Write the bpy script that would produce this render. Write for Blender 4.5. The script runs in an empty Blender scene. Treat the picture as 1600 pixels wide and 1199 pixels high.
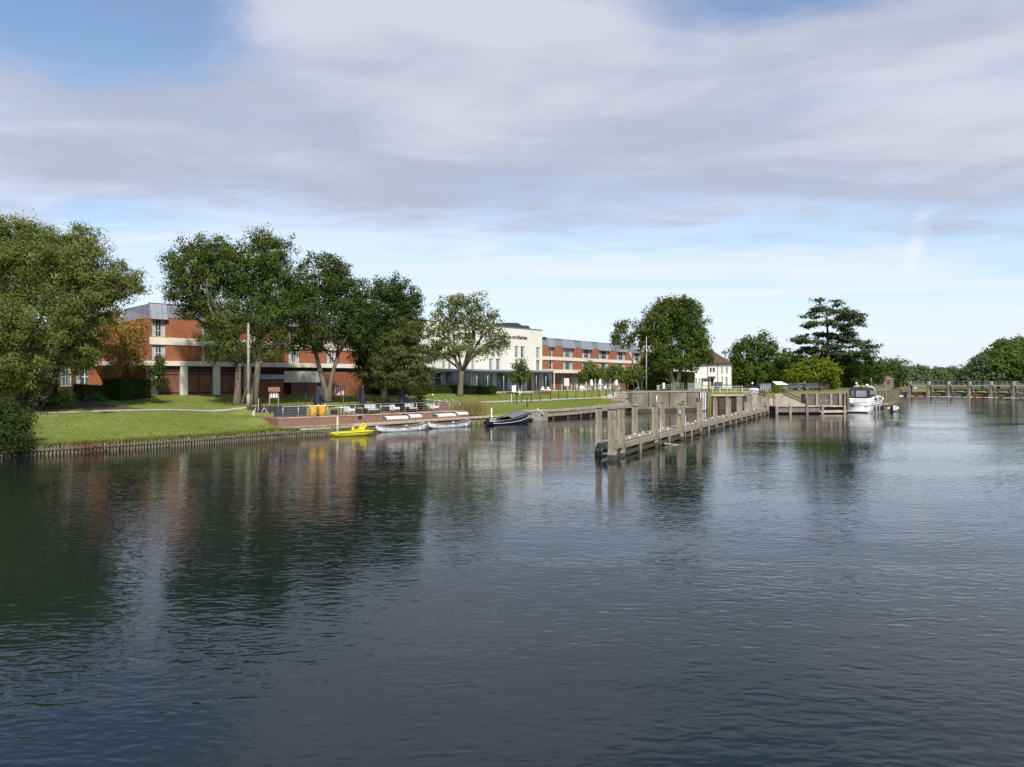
import bpy, bmesh, math, random
import numpy as np
from mathutils import Vector, Matrix

R = math.radians
scene = bpy.context.scene
col = scene.collection
random.seed(7)

# ------------------------------------------------------------------ camera
F = 1150.0            # focal length in photo pixels (photo 1600 x 1199)
HZ = 594.0            # horizon row of the photo
CH = 5.0              # camera height above the water
cam_d = bpy.data.cameras.new('camera')
cam = bpy.data.objects.new('camera', cam_d)
col.objects.link(cam)
cam.location = (0, 0, CH)
cam.rotation_euler = (R(90), 0, 0)
cam_d.sensor_fit = 'HORIZONTAL'
cam_d.sensor_width = 36.0
cam_d.lens = 36.0 * F / 1600.0
cam_d.shift_y = -(599.5 - HZ) / 1600.0
cam_d.clip_start = 0.5
cam_d.clip_end = 9000
scene.camera = cam

# ------------------------------------------------------------------ exposure
scene.view_settings.view_transform = 'Standard'
scene.view_settings.look = 'None'
scene.view_settings.exposure = 0.34
scene.view_settings.gamma = 1.0
scene.view_settings.use_curve_mapping = False
scene.render.engine = 'CYCLES'
scene.cycles.max_bounces = 6
scene.cycles.diffuse_bounces = 3
scene.cycles.glossy_bounces = 3
scene.cycles.transmission_bounces = 3
scene.cycles.transparent_max_bounces = 6
scene.cycles.sample_clamp_indirect = 6.0
scene.cycles.use_denoising = True

# ------------------------------------------------------------------ sun
SUN = Vector((0.17, -0.72, 0.77)).normalized()      # towards the sun
sun_d = bpy.data.lights.new('sun', 'SUN')
sun_d.energy = 4.2
sun_d.angle = R(1.8)
sun_d.color = (1.0, 0.935, 0.84)
sun = bpy.data.objects.new('sun', sun_d)
col.objects.link(sun)
sun.rotation_euler = (-SUN).to_track_quat('-Z', 'Y').to_euler()
sun.location = SUN * 300

# ------------------------------------------------------------------ sky
class NT:
    """small helper to write node trees"""
    def __init__(s, tree):
        s.t = tree
        s.t.nodes.clear()
    def n(s, kind, **kw):
        nd = s.t.nodes.new(kind)
        for k, v in kw.items():
            setattr(nd, k, v)
        return nd
    def link(s, a, b):
        s.t.links.new(a, b)
    def val(s, sock, v):
        if isinstance(v, (int, float)):
            sock.default_value = v
        elif isinstance(v, (tuple, list)):
            sock.default_value = v
        else:
            s.link(v, sock)
    def m(s, op, a, b=0.0, c=0.0, clamp=False):
        nd = s.n('ShaderNodeMath', operation=op, use_clamp=clamp)
        s.val(nd.inputs[0], a); s.val(nd.inputs[1], b); s.val(nd.inputs[2], c)
        return nd.outputs[0]
    def vec(s, x, y, z):
        nd = s.n('ShaderNodeCombineXYZ')
        s.val(nd.inputs[0], x); s.val(nd.inputs[1], y); s.val(nd.inputs[2], z)
        return nd.outputs[0]
    def noise(s, v, scale, detail=3, rough=0.5, dist=0.0):
        nd = s.n('ShaderNodeTexNoise')
        s.link(v, nd.inputs['Vector'])
        nd.inputs['Scale'].default_value = scale
        nd.inputs['Detail'].default_value = detail
        nd.inputs['Roughness'].default_value = rough
        nd.inputs['Distortion'].default_value = dist
        return nd.outputs['Fac']
    def ss(s, v, lo, hi):
        nd = s.n('ShaderNodeMapRange', interpolation_type='SMOOTHSTEP')
        s.val(nd.inputs[0], v)
        nd.inputs[1].default_value = lo; nd.inputs[2].default_value = hi
        nd.inputs[3].default_value = 0; nd.inputs[4].default_value = 1
        return nd.outputs[0]
    def mixc(s, f, a, b, blend='MIX'):
        nd = s.n('ShaderNodeMix', data_type='RGBA', blend_type=blend)
        s.val(nd.inputs[0], f)
        for k, v in ((6, a), (7, b)):
            if isinstance(v, (tuple, list)):
                nd.inputs[k].default_value = (*v[:3], 1)
            else:
                s.link(v, nd.inputs[k])
        return nd.outputs[2]

world = bpy.data.worlds.new('World')
scene.world = world
world.use_nodes = True
w = NT(world.node_tree)
out = w.n('ShaderNodeOutputWorld')
sky = w.n('ShaderNodeTexSky', sky_type='NISHITA', sun_disc=False)
sky.sun_elevation = math.asin(SUN.z)
sky.sun_rotation = math.atan2(SUN.x, SUN.y)
sky.air_density = 1.0
sky.dust_density = 0.7
sky.ozone_density = 3.0
bg_sky = w.n('ShaderNodeBackground')
bg_sky.inputs['Strength'].default_value = 0.13
w.link(sky.outputs[0], bg_sky.inputs['Color'])
tc = w.n('ShaderNodeTexCoord')
sep = w.n('ShaderNodeSeparateXYZ')
w.link(tc.outputs['Generated'], sep.inputs[0])
dx, dy, dz = sep.outputs
zz = w.m('ADD', w.m('MAXIMUM', dz, 0.0), 0.015)
u = w.m('DIVIDE', dx, zz)
v = w.m('DIVIDE', dy, zz)
uv = w.vec(u, v, 0.0)
uvs = w.vec(w.m('MULTIPLY', u, 0.85), w.m('MULTIPLY', v, 1.0), 3.7)
# grey cloud deck, a long bank ahead whose far edge lies some 13 degrees up
n1 = w.noise(uvs, 1.5, 8, 0.58, 0.25)
n2 = w.noise(uvs, 0.42, 3, 0.5, 0.3)
edge = w.m('MULTIPLY', w.m('SUBTRACT', 4.25, v), 0.62)
edge = w.m('MINIMUM', edge, 0.62)
hx = w.m('DIVIDE', w.m('ADD', u, 1.20), 0.70)
hy = w.m('DIVIDE', w.m('SUBTRACT', v, 1.90), 0.62)
hole = w.m('SUBTRACT', 1.0, w.m('ADD', w.m('MULTIPLY', hx, hx), w.m('MULTIPLY', hy, hy)))
hole = w.m('MULTIPLY', w.m('MAXIMUM', hole, 0.0), 1.25)
h2x = w.m('DIVIDE', w.m('SUBTRACT', u, 0.62), 0.55)
h2y = w.m('DIVIDE', w.m('SUBTRACT', v, 1.78), 0.30)
hole2 = w.m('SUBTRACT', 1.0, w.m('ADD', w.m('MULTIPLY', h2x, h2x), w.m('MULTIPLY', h2y, h2y)))
hole = w.m('ADD', hole, w.m('MULTIPLY', w.m('MAXIMUM', hole2, 0.0), 0.75))
dens = w.m('ADD', edge, w.m('MULTIPLY', w.m('SUBTRACT', n1, 0.5), 2.2))
dens = w.m('ADD', dens, w.m('MULTIPLY', w.m('SUBTRACT', n2, 0.5), 0.9))
dens = w.m('SUBTRACT', dens, hole)
dens = w.m('SUBTRACT', dens, w.m('MULTIPLY', w.ss(w.m('SUBTRACT', 1.85, v), 0.0, 0.9), 0.75))
deck = w.ss(dens, -0.38, 0.62)
deck = w.m('MULTIPLY', deck, 0.93)
lit = w.noise(w.vec(w.m('MULTIPLY', u, 0.7), v, 9.1), 1.35, 6, 0.56, 0.2)
lit = w.m('SUBTRACT', w.m('ADD', lit, w.m('MULTIPLY', w.m('SUBTRACT', 2.9, v), 0.085)), 0.0)
deckcol = w.mixc(w.ss(lit, 0.34, 0.68), (0.380, 0.408, 0.505), (0.550, 0.555, 0.640))
# thin white veil and streaks low in the sky
st = w.noise(w.vec(w.m('MULTIPLY', u, 0.16), w.m('MULTIPLY', v, 0.55), 1.3), 0.9, 6, 0.6, 0.8)
st2 = w.noise(w.vec(w.m('MULTIPLY', u, 0.35), w.m('MULTIPLY', v, 0.22), 5.0), 0.8, 4, 0.5, 0.3)
streak = w.m('MULTIPLY', w.ss(st, 0.44, 0.66), w.ss(v, 3.2, 5.4))
veil = w.m('MULTIPLY', w.ss(st2, 0.40, 0.68), w.ss(v, 2.6, 4.6))
hz = w.m('SUBTRACT', 1.0, w.ss(dz, 0.0, 0.20))
hz = w.m('MULTIPLY', hz, 0.90)
white = w.m('MAXIMUM', w.m('MAXIMUM', w.m('MULTIPLY', streak, 0.95), w.m('MULTIPLY', veil, 0.65)), hz)
# short wisp, high and thin
ta = w.m('DIVIDE', dx, w.m('MAXIMUM', dy, 0.01))
te = w.m('DIVIDE', dz, w.m('MAXIMUM', dy, 0.01))
wob = w.m('MULTIPLY', w.m('SUBTRACT', w.noise(tc.outputs['Generated'], 14, 3, 0.6), 0.5), 0.022)
wa = w.m('ADD', w.m('SUBTRACT', ta, w.m('ADD', 0.542, w.m('MULTIPLY', w.m('SUBTRACT', te, 0.15), 0.25))), wob)
wx = w.m('DIVIDE', wa, 0.016)
we = w.m('DIVIDE', w.m('SUBTRACT', te, 0.193), 0.052)
wisp = w.m('SUBTRACT', 1.0, w.m('ADD', w.m('MULTIPLY', wx, wx), w.m('MULTIPLY', we, we)))
wisp = w.m('MULTIPLY', w.m('MULTIPLY', w.m('MAXIMUM', wisp, 0.0), w.ss(dy, 0.0, 0.2)), 0.36)
def puff(ca, ce, ra, re_, tilt, gain, ns, seed):
    """a soft bank of thin cloud about azimuth/elevation slopes (ca, ce)"""
    a_ = w.m('SUBTRACT', ta, ca)
    e_ = w.m('SUBTRACT', w.m('SUBTRACT', te, ce), w.m('MULTIPLY', a_, tilt))
    xx = w.m('DIVIDE', a_, ra); ee = w.m('DIVIDE', e_, re_)
    fall = w.m('SUBTRACT', 1.0, w.m('ADD', w.m('MULTIPLY', xx, xx), w.m('MULTIPLY', ee, ee)))
    nn = w.noise(w.vec(w.m('MULTIPLY', a_, 5.0 * ns), w.m('MULTIPLY', e_, 32.0 * ns), seed), 1.0, 6, 0.6, 0.5)
    f_ = w.m('MULTIPLY', w.ss(fall, 0.0, 0.8), w.ss(nn, 0.36, 0.66))
    return w.m('MULTIPLY', w.m('MULTIPLY', f_, w.ss(dy, 0.0, 0.2)), gain)
for args in ((0.05, 0.155, 0.34, 0.050, 0.05, 0.85, 1.0, 2.0), (-0.50, 0.215, 0.34, 0.075, 0.05, 0.75, 0.7, 5.0), (0.30, 0.225, 0.20, 0.022, 0.10, 0.5, 1.2, 7.0), (-0.12, 0.10, 0.40, 0.045, 0.03, 0.6, 1.0, 8.0)):
    white = w.m('MAXIMUM', white, puff(*args))
white = w.m('MINIMUM', w.m('ADD', white, wisp), 1.0)
white = w.m('ADD', w.m('MULTIPLY', white, 0.84), w.m('MULTIPLY', w.ss(v, 0.5, 4.0), 0.17))
bg_white = w.n('ShaderNodeBackground')
bg_white.inputs['Color'].default_value = (0.675, 0.730, 0.850, 1)
bg_deck = w.n('ShaderNodeBackground')
w.link(deckcol, bg_deck.inputs['Color'])
mx1 = w.n('ShaderNodeMixShader'); mx2 = w.n('ShaderNodeMixShader')
w.link(white, mx1.inputs[0]); w.link(bg_sky.outputs[0], mx1.inputs[1]); w.link(bg_white.outputs[0], mx1.inputs[2])
w.link(deck, mx2.inputs[0]); w.link(mx1.outputs[0], mx2.inputs[1]); w.link(bg_deck.outputs[0], mx2.inputs[2])
w.link(mx2.outputs[0], out.inputs['Surface'])

# ------------------------------------------------------------------ pixel -> place
def W(px, py, D):
    return Vector(((px - 800) / F * D, D, CH - (py - HZ) / F * D))
def Wz(px, py, z):
    D = (CH - z) * F / (py - HZ)
    return W(px, py, D)
def XY(px, D):
    return ((px - 800) / F * D, D)

# ------------------------------------------------------------------ materials
MATS = {}
def mat(name, c1, c2=None, scale=2.0, rough=0.7, bump=0.0, metal=0.0, spec=0.4, detail=4, stretch=(1, 1, 1), lo=0.35, hi=0.65, bscale=None, dirt=None):
    if name in MATS:
        return MATS[name]
    mt = bpy.data.materials.new(name)
    mt.use_nodes = True
    t = NT(mt.node_tree)
    o = t.n('ShaderNodeOutputMaterial')
    p = t.n('ShaderNodeBsdfPrincipled')
    p.inputs['Roughness'].default_value = rough
    p.inputs['Metallic'].default_value = metal
    p.inputs['Specular IOR Level'].default_value = spec
    t.link(p.outputs[0], o.inputs[0])
    tcn = t.n('ShaderNodeTexCoord')
    mp = t.n('ShaderNodeMapping')
    mp.inputs['Scale'].default_value = stretch
    t.link(tcn.outputs['Object'], mp.inputs[0])
    vec = mp.outputs[0]
    if c2 is None:
        c2 = tuple(c * 0.78 for c in c1)
    nf = t.noise(vec, scale, detail, 0.6)
    colr = t.mixc(t.ss(nf, lo, hi), c1, c2)
    if dirt:
        df = t.noise(vec, scale * 0.3, 3, 0.6)
        colr = t.mixc(t.m('MULTIPLY', t.ss(df, 0.5, 0.75), 0.7), colr, dirt)
    t.link(colr, p.inputs['Base Color'])
    if bump:
        b = t.n('ShaderNodeBump')
        b.inputs['Strength'].default_value = bump
        b.inputs['Distance'].default_value = 0.05
        t.link(t.noise(vec, bscale or scale * 3, 4, 0.6), b.inputs['Height'])
        t.link(b.outputs[0], p.inputs['Normal'])
    MATS[name] = mt
    return mt

def brick_mat(name, c1, c2, mortar, bw=0.225, bh=0.075):
    mt = bpy.data.materials.new(name); mt.use_nodes = True
    t = NT(mt.node_tree)
    o = t.n('ShaderNodeOutputMaterial'); p = t.n('ShaderNodeBsdfPrincipled')
    t.link(p.outputs[0], o.inputs[0])
    p.inputs['Roughness'].default_value = 0.85
    p.inputs['Specular IOR Level'].default_value = 0.25
    tcn = t.n('ShaderNodeTexCoord'); s = t.n('ShaderNodeSeparateXYZ')
    t.link(tcn.outputs['Object'], s.inputs[0])
    vec = t.vec(t.m('ADD', s.outputs[0], s.outputs[1]), s.outputs[2], 0.0)
    b = t.n('ShaderNodeTexBrick')
    t.link(vec, b.inputs['Vector'])
    b.inputs['Scale'].default_value = 1.0
    b.inputs['Brick Width'].default_value = bw
    b.inputs['Row Height'].default_value = bh
    b.inputs['Mortar Size'].default_value = 0.006
    b.inputs['Color1'].default_value = (*c1, 1)
    b.inputs['Color2'].default_value = (*c2, 1)
    b.inputs['Mortar'].default_value = (*mortar, 1)
    big = t.noise(vec, 0.45, 4, 0.6)
    colr = t.mixc(t.m('MULTIPLY', t.ss(big, 0.4, 0.75), 0.45), b.outputs['Color'], tuple(x * 0.62 for x in c2))
    t.link(colr, p.inputs['Base Color'])
    bp = t.n('ShaderNodeBump'); bp.inputs['Strength'].default_value = 0.4; bp.inputs['Distance'].default_value = 0.01
    t.link(b.outputs['Fac'], bp.inputs['Height']); bp.invert = True
    t.link(bp.outputs[0], p.inputs['Normal'])
    MATS[name] = mt
    return mt

def leaf_mat(name, dark, light, trans=0.38, rough=0.65):
    mt = bpy.data.materials.new(name); mt.use_nodes = True
    t = NT(mt.node_tree)
    o = t.n('ShaderNodeOutputMaterial'); p = t.n('ShaderNodeBsdfPrincipled')
    tr = t.n('ShaderNodeBsdfTranslucent'); mx = t.n('ShaderNodeMixShader')
    a = t.n('ShaderNodeAttribute'); a.attribute_name = 'tint'
    c = t.mixc(a.outputs['Fac'], dark, light)
    t.link(c, p.inputs['Base Color'])
    t.link(t.mixc(0.5, c, (light[0] * 1.2, light[1] * 1.15, light[2] * 0.5)), tr.inputs['Color'])
    p.inputs['Roughness'].default_value = rough
    p.inputs['Specular IOR Level'].default_value = 0.10
    mx.inputs[0].default_value = trans
    t.link(p.outputs[0], mx.inputs[1]); t.link(tr.outputs[0], mx.inputs[2])
    t.link(mx.outputs[0], o.inputs[0])
    MATS[name] = mt
    return mt

BRICK = brick_mat('brickwork', (0.365, 0.128, 0.062), (0.290, 0.092, 0.044), (0.30, 0.17, 0.11))
BRICK_DARK = brick_mat('brickwork_brown', (0.200, 0.085, 0.048), (0.150, 0.065, 0.040), (0.20, 0.14, 0.10))
BRICK_RED = brick_mat('brickwork_terrace', (0.270, 0.132, 0.090), (0.210, 0.098, 0.068), (0.28, 0.20, 0.155))
BRICK_PURPLE = brick_mat('brickwork_purple', (0.130, 0.105, 0.102), (0.100, 0.083, 0.082), (0.16, 0.145, 0.135))
CREAM = mat('cream_render', (0.75, 0.70, 0.62), (0.69, 0.64, 0.56), 0.6, 0.8, dirt=(0.58, 0.54, 0.46))
WHITE_RENDER = mat('white_render', (0.71, 0.685, 0.59), (0.66, 0.635, 0.54), 0.4, 0.85, dirt=(0.58, 0.56, 0.49))
WHITE = mat('white_paint', (0.78, 0.77, 0.74), (0.70, 0.69, 0.66), 1.5, 0.5)
GEL = mat('white_gelcoat', (0.85, 0.84, 0.81), (0.80, 0.79, 0.76), 0.8, 0.22, spec=0.5)
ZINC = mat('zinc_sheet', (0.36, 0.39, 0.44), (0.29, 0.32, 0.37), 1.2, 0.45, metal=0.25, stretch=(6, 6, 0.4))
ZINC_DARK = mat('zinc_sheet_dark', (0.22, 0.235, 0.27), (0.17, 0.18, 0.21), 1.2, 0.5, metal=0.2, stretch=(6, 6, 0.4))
GLASS = mat('window_glass', (0.030, 0.042, 0.048), (0.050, 0.066, 0.072), 0.7, 0.06, spec=0.7)
GLASS_TEAL = mat('window_glass_teal', (0.035, 0.085, 0.088), (0.06, 0.11, 0.11), 0.6, 0.06, spec=0.7)
CURTAIN = mat('net_curtain', (0.52, 0.52, 0.50), (0.36, 0.36, 0.36), 3, 0.9, stretch=(5, 5, 0.3))
FRAME = mat('window_frame_paint', (0.62, 0.62, 0.60), None, 2, 0.5)
FRAME_GREY = mat('grey_frame_paint', (0.20, 0.215, 0.225), None, 2, 0.45)
WOOD = mat('brown_timber', (0.235, 0.112, 0.062), (0.150, 0.070, 0.038), 2.2, 0.75, bump=0.2, stretch=(6, 6, 0.5))
WOOD_DARK = mat('dark_timber', (0.062, 0.030, 0.020), (0.040, 0.020, 0.014), 2.0, 0.75, stretch=(6, 6, 0.5))
WOOD_RED = mat('red_cedar_boards', (0.270, 0.100, 0.046), (0.190, 0.064, 0.030), 2.4, 0.7, bump=0.2, stretch=(6, 6, 0.5))
OAK = mat('weathered_oak', (0.365, 0.318, 0.240), (0.205, 0.174, 0.125), 2.0, 0.85, bump=0.5, stretch=(4, 4, 0.7), dirt=(0.115, 0.105, 0.068))
OAK_WET = mat('wet_mossy_oak', (0.085, 0.078, 0.045), (0.050, 0.046, 0.028), 2.5, 0.6, bump=0.4, stretch=(3, 3, 0.8))
PILE = mat('revetment_pile', (0.190, 0.160, 0.100), (0.080, 0.070, 0.042), 2.2, 0.85, bump=0.5, stretch=(3, 3, 0.7), dirt=(0.075, 0.08, 0.035))
CONC = mat('pale_concrete', (0.350, 0.322, 0.262), (0.255, 0.232, 0.182), 0.9, 0.85, bump=0.25, dirt=(0.21, 0.185, 0.14))
CONC_OLD = mat('stained_concrete', (0.250, 0.228, 0.180), (0.145, 0.130, 0.096), 0.7, 0.9, bump=0.35, stretch=(1, 1, 0.45), dirt=(0.10, 0.092, 0.058))
STONE = mat('coping_stone', (0.490, 0.430, 0.335), (0.390, 0.340, 0.262), 1.4, 0.85, bump=0.2)
GRASS = None
SLATE = mat('slate_grey_screen', (0.055, 0.058, 0.072), (0.040, 0.042, 0.052), 3, 0.6)
NAVY = mat('navy_canvas', (0.016, 0.019, 0.034), (0.024, 0.028, 0.046), 3, 0.85, stretch=(6, 6, 0.5))
WICKER = mat('dark_wicker', (0.030, 0.026, 0.026), (0.018, 0.016, 0.016), 9, 0.7)
CUSHION = mat('white_cushion', (0.76, 0.75, 0.73), (0.68, 0.67, 0.66), 2, 0.9)
CUSHION_GREY = mat('pale_grey_cushion', (0.50, 0.49, 0.50), (0.42, 0.41, 0.42), 2, 0.9)
STEEL = mat('brushed_steel', (0.55, 0.55, 0.55), (0.45, 0.45, 0.45), 5, 0.35, metal=0.6)
GALV = mat('galvanised_steel', (0.42, 0.43, 0.43), (0.33, 0.34, 0.34), 4, 0.5, metal=0.3)
BLACK = mat('black_paint', (0.014, 0.014, 0.014), (0.022, 0.022, 0.022), 4, 0.5)
RUBBER = mat('black_rubber', (0.012, 0.012, 0.013), None, 4, 0.8)
YELLOW = mat('yellow_plastic', (0.62, 0.56, 0.035), (0.52, 0.46, 0.030), 2.0, 0.5)
YELLOW_CLOTH = mat('yellow_cloth', (0.72, 0.42, 0.035), (0.62, 0.32, 0.025), 2.4, 0.9)
TERRACOTTA = mat('terracotta', (0.40, 0.155, 0.075), (0.32, 0.115, 0.055), 3, 0.85)
BARK = mat('grey_bark', (0.175, 0.145, 0.108), (0.095, 0.078, 0.058), 1.6, 0.9, bump=0.7, stretch=(3, 3, 0.6))
BARK_PALE = mat('pale_bark', (0.330, 0.295, 0.225), (0.200, 0.175, 0.130), 1.6, 0.9, bump=0.5, stretch=(3, 3, 0.6))
BARK_DARK = mat('dark_bark', (0.075, 0.058, 0.044), (0.042, 0.033, 0.026), 1.6, 0.9, bump=0.6, stretch=(3, 3, 0.6))
BIRCH = mat('birch_bark', (0.66, 0.64, 0.60), (0.40, 0.37, 0.33), 3.0, 0.8, stretch=(0.6, 0.6, 3), lo=0.55, hi=0.75)
SOIL = mat('bare_soil', (0.085, 0.055, 0.038), (0.055, 0.036, 0.026), 2, 0.95, bump=0.5)
PATH = mat('gravel_path', (0.400, 0.375, 0.310), (0.320, 0.300, 0.240), 1.2, 0.95, bump=0.3)
PAVING = mat('brick_paving', (0.270, 0.165, 0.120), (0.210, 0.125, 0.090), 2.5, 0.9)
ROOFTILE = mat('plain_clay_tiles', (0.120, 0.066, 0.052), (0.082, 0.046, 0.038), 3.5, 0.85, bump=0.4)
BLUE = mat('light_blue_paint', (0.22, 0.42, 0.78), (0.30, 0.50, 0.80), 1, 0.3)
BLUE_CANVAS = mat('blue_canvas', (0.018, 0.030, 0.115), (0.026, 0.042, 0.15), 2, 0.8)
NAVY_HULL = mat('navy_hull', (0.020, 0.026, 0.052), (0.030, 0.036, 0.070), 1.2, 0.3)
CANVAS_GREY = mat('grey_boat_cover', (0.150, 0.150, 0.170), (0.10, 0.10, 0.12), 1.2, 0.8)
CANVAS_BLACK = mat('black_canvas', (0.020, 0.022, 0.028), (0.032, 0.034, 0.042), 2, 0.8)
VARNISH = mat('varnished_wood', (0.25, 0.12, 0.05), (0.18, 0.08, 0.032), 2, 0.35, stretch=(1, 6, 6))
GREY_FLOOR = mat('boat_floor', (0.06, 0.062, 0.07), None, 2, 0.7)
RED_FLOWER = mat('red_petals', (0.20, 0.020, 0.022), (0.12, 0.012, 0.015), 6, 0.8)
ORANGE = mat('orange_float', (0.42, 0.22, 0.10), (0.34, 0.16, 0.07), 1, 0.6)
BUOY_YELLOW = mat('yellow_float', (0.42, 0.36, 0.11), None, 1, 0.6)
LAMP_WHITE = mat('opal_globe', (0.82, 0.82, 0.80), (0.78, 0.78, 0.76), 1, 0.3)
ROCK = mat('grey_rock', (0.135, 0.125, 0.110), (0.080, 0.076, 0.066), 1.4, 0.9, bump=0.6)
CAR_GREY = mat('grey_car_paint', (0.10, 0.105, 0.115), None, 1, 0.3)
CAR_SILVER = mat('silver_car_paint', (0.38, 0.39, 0.40), None, 1, 0.3, metal=0.3)
SIGN_BLUE = mat('sign_blue', (0.06, 0.075, 0.20), None, 2, 0.5)
RED_WINDOW = mat('red_window_paint', (0.23, 0.05, 0.035), None, 2, 0.5)
CHAIR_RED = mat('maroon_seat', (0.13, 0.028, 0.034), (0.09, 0.02, 0.024), 3, 0.7)
PINK_BOARD = mat('weathered_pinkish_board', (0.205, 0.175, 0.152), (0.135, 0.115, 0.100), 1.5, 0.85, stretch=(5, 5, 0.5))

HUT_BRICK = mat('grey_brown_brick', (0.215, 0.170, 0.138), (0.160, 0.122, 0.098), 3.0, 0.9)
FIELD = mat('rough_field', (0.075, 0.095, 0.028), (0.055, 0.072, 0.020), 0.05, 0.95)
DRY_LAWN = mat('dry_lawn', (0.150, 0.160, 0.052), (0.190, 0.175, 0.075), 0.25, 0.95, bump=0.4)
def stripe_mat(name, a, b, period):
    mt = bpy.data.materials.new(name); mt.use_nodes = True
    t = NT(mt.node_tree)
    o = t.n('ShaderNodeOutputMaterial'); p = t.n('ShaderNodeBsdfPrincipled')
    p.inputs['Roughness'].default_value = 0.85
    t.link(p.outputs[0], o.inputs[0])
    tcn = t.n('ShaderNodeTexCoord'); s = t.n('ShaderNodeSeparateXYZ')
    t.link(tcn.outputs['Object'], s.inputs[0])
    f = t.m('GREATER_THAN', t.m('FRACT', t.m('DIVIDE', s.outputs[0], period)), 0.5)
    t.link(t.mixc(f, a, b), p.inputs['Base Color'])
    MATS[name] = mt
    return mt
STRIPE_RED = stripe_mat('red_stripe_canvas', (0.66, 0.60, 0.58), (0.30, 0.06, 0.06), 0.22)
STRIPE_GREEN = stripe_mat('green_stripe_canvas', (0.64, 0.64, 0.60), (0.08, 0.16, 0.13), 0.22)

# ------------------------------------------------------------------ mesh helpers
class MB:
    def __init__(s):
        s.v, s.f, s.sm = [], [], []
    def add(s, vs, fs, smooth=False):
        o = len(s.v)
        s.v.extend([tuple(p) for p in vs])
        s.f.extend([tuple(i + o for i in f) for f in fs])
        s.sm.extend([smooth] * len(fs))
        return s
    def box(s, x0, x1, y0, y1, z0, z1):
        vs = [(x0, y0, z0), (x1, y0, z0), (x1, y1, z0), (x0, y1, z0), (x0, y0, z1), (x1, y0, z1), (x1, y1, z1), (x0, y1, z1)]
        return s.add(vs, [(0, 3, 2, 1), (4, 5, 6, 7), (0, 1, 5, 4), (1, 2, 6, 5), (2, 3, 7, 6), (3, 0, 4, 7)])
    def bar(s, p, q, wd, ht=None, up=(0, 0, 1)):
        """square bar from p to q"""
        p, q = Vector(p), Vector(q)
        ht = wd if ht is None else ht
        a = (q - p).normalized()
        upv = Vector(up)
        if abs(a.dot(upv)) > 0.98:
            upv = Vector((1, 0, 0))
        b = a.cross(upv).normalized(); c = b.cross(a).normalized()
        vs = []
        for e in (p, q):
            for i, j in ((-1, -1), (1, -1), (1, 1), (-1, 1)):
                vs.append(e + b * (i * wd / 2) + c * (j * ht / 2))
        return s.add(vs, [(0, 1, 2, 3), (7, 6, 5, 4), (0, 4, 5, 1), (1, 5, 6, 2), (2, 6, 7, 3), (3, 7, 4, 0)])
    def tube(s, pts, rad, n=8, smooth=True, cap=True):
        pts = [Vector(p) for p in pts]
        if isinstance(rad, (int, float)):
            rad = [rad] * len(pts)
        vs = []
        for i, p in enumerate(pts):
            a = (pts[min(i + 1, len(pts) - 1)] - pts[max(i - 1, 0)]).normalized()
            upv = Vector((0, 0, 1)) if abs(a.z) < 0.95 else Vector((1, 0, 0))
            b = a.cross(upv).normalized(); c = b.cross(a).normalized()
            for k in range(n):
                th = 2 * math.pi * k / n
                vs.append(p + (b * math.cos(th) + c * math.sin(th)) * rad[i])
        fs = []
        for i in range(len(pts) - 1):
            for k in range(n):
                a0, a1 = i * n + k, i * n + (k + 1) % n
                fs.append((a0, a1, a1 + n, a0 + n))
        if cap:
            fs.append(tuple(range(n - 1, -1, -1)))
            fs.append(tuple((len(pts) - 1) * n + k for k in range(n)))
        return s.add(vs, fs, smooth)
    def lathe(s, prof, c=(0, 0, 0), n=12, smooth=True):
        """profile of (r, z) turned about z at c"""
        vs, fs = [], []
        for r, z in prof:
            for k in range(n):
                th = 2 * math.pi * k / n
                vs.append((c[0] + r * math.cos(th), c[1] + r * math.sin(th), c[2] + z))
        for i in range(len(prof) - 1):
            for k in range(n):
                a0, a1 = i * n + k, i * n + (k + 1) % n
                fs.append((a0, a1, a1 + n, a0 + n))
        fs.append(tuple(range(n - 1, -1, -1)))
        fs.append(tuple((len(prof) - 1) * n + k for k in range(n)))
        return s.add(vs, fs, smooth)
    def prism(s, poly, z0, z1):
        n = len(poly)
        vs = [(x, y, z0) for x, y in poly] + [(x, y, z1) for x, y in poly]
        fs = [tuple(range(n - 1, -1, -1)), tuple(range(n, 2 * n))]
        fs += [(i, (i + 1) % n, (i + 1) % n + n, i + n) for i in range(n)]
        return s.add(vs, fs)
    def sidep(s, poly, y0, y1):
        """prism of an x-z outline between y0 and y1"""
        n = len(poly)
        vs = [(x, y0, z) for x, z in poly] + [(x, y1, z) for x, z in poly]
        fs = [tuple(range(n)), tuple(range(2 * n - 1, n - 1, -1))]
        fs += [((i + 1) % n, i, i + n, (i + 1) % n + n) for i in range(n)]
        return s.add(vs, fs)
    def ball(s, c, r, n=10, sz=1.0, seed=None, jit=0.0):
        rg = random.Random(seed)
        m = max(4, n // 2 + 1)
        vs, fs = [], []
        for i in range(1, m):
            ph = math.pi * i / m
            for k in range(n):
                th = 2 * math.pi * k / n
                rr = r * (1 + jit * rg.uniform(-1, 1))
                vs.append((c[0] + rr * math.sin(ph) * math.cos(th), c[1] + rr * math.sin(ph) * math.sin(th), c[2] + rr * sz * math.cos(ph)))
        top, bot = len(vs), len(vs) + 1
        vs += [(c[0], c[1], c[2] + r * sz), (c[0], c[1], c[2] - r * sz)]
        for i in range(m - 2):
            for k in range(n):
                a0, a1 = i * n + k, i * n + (k + 1) % n
                fs.append((a0, a0 + n, a1 + n, a1))
        for k in range(n):
            fs.append((top, k, (k + 1) % n))
            fs.append((bot, (m - 2) * n + (k + 1) % n, (m - 2) * n + k))
        return s.add(vs, fs, True)
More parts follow.
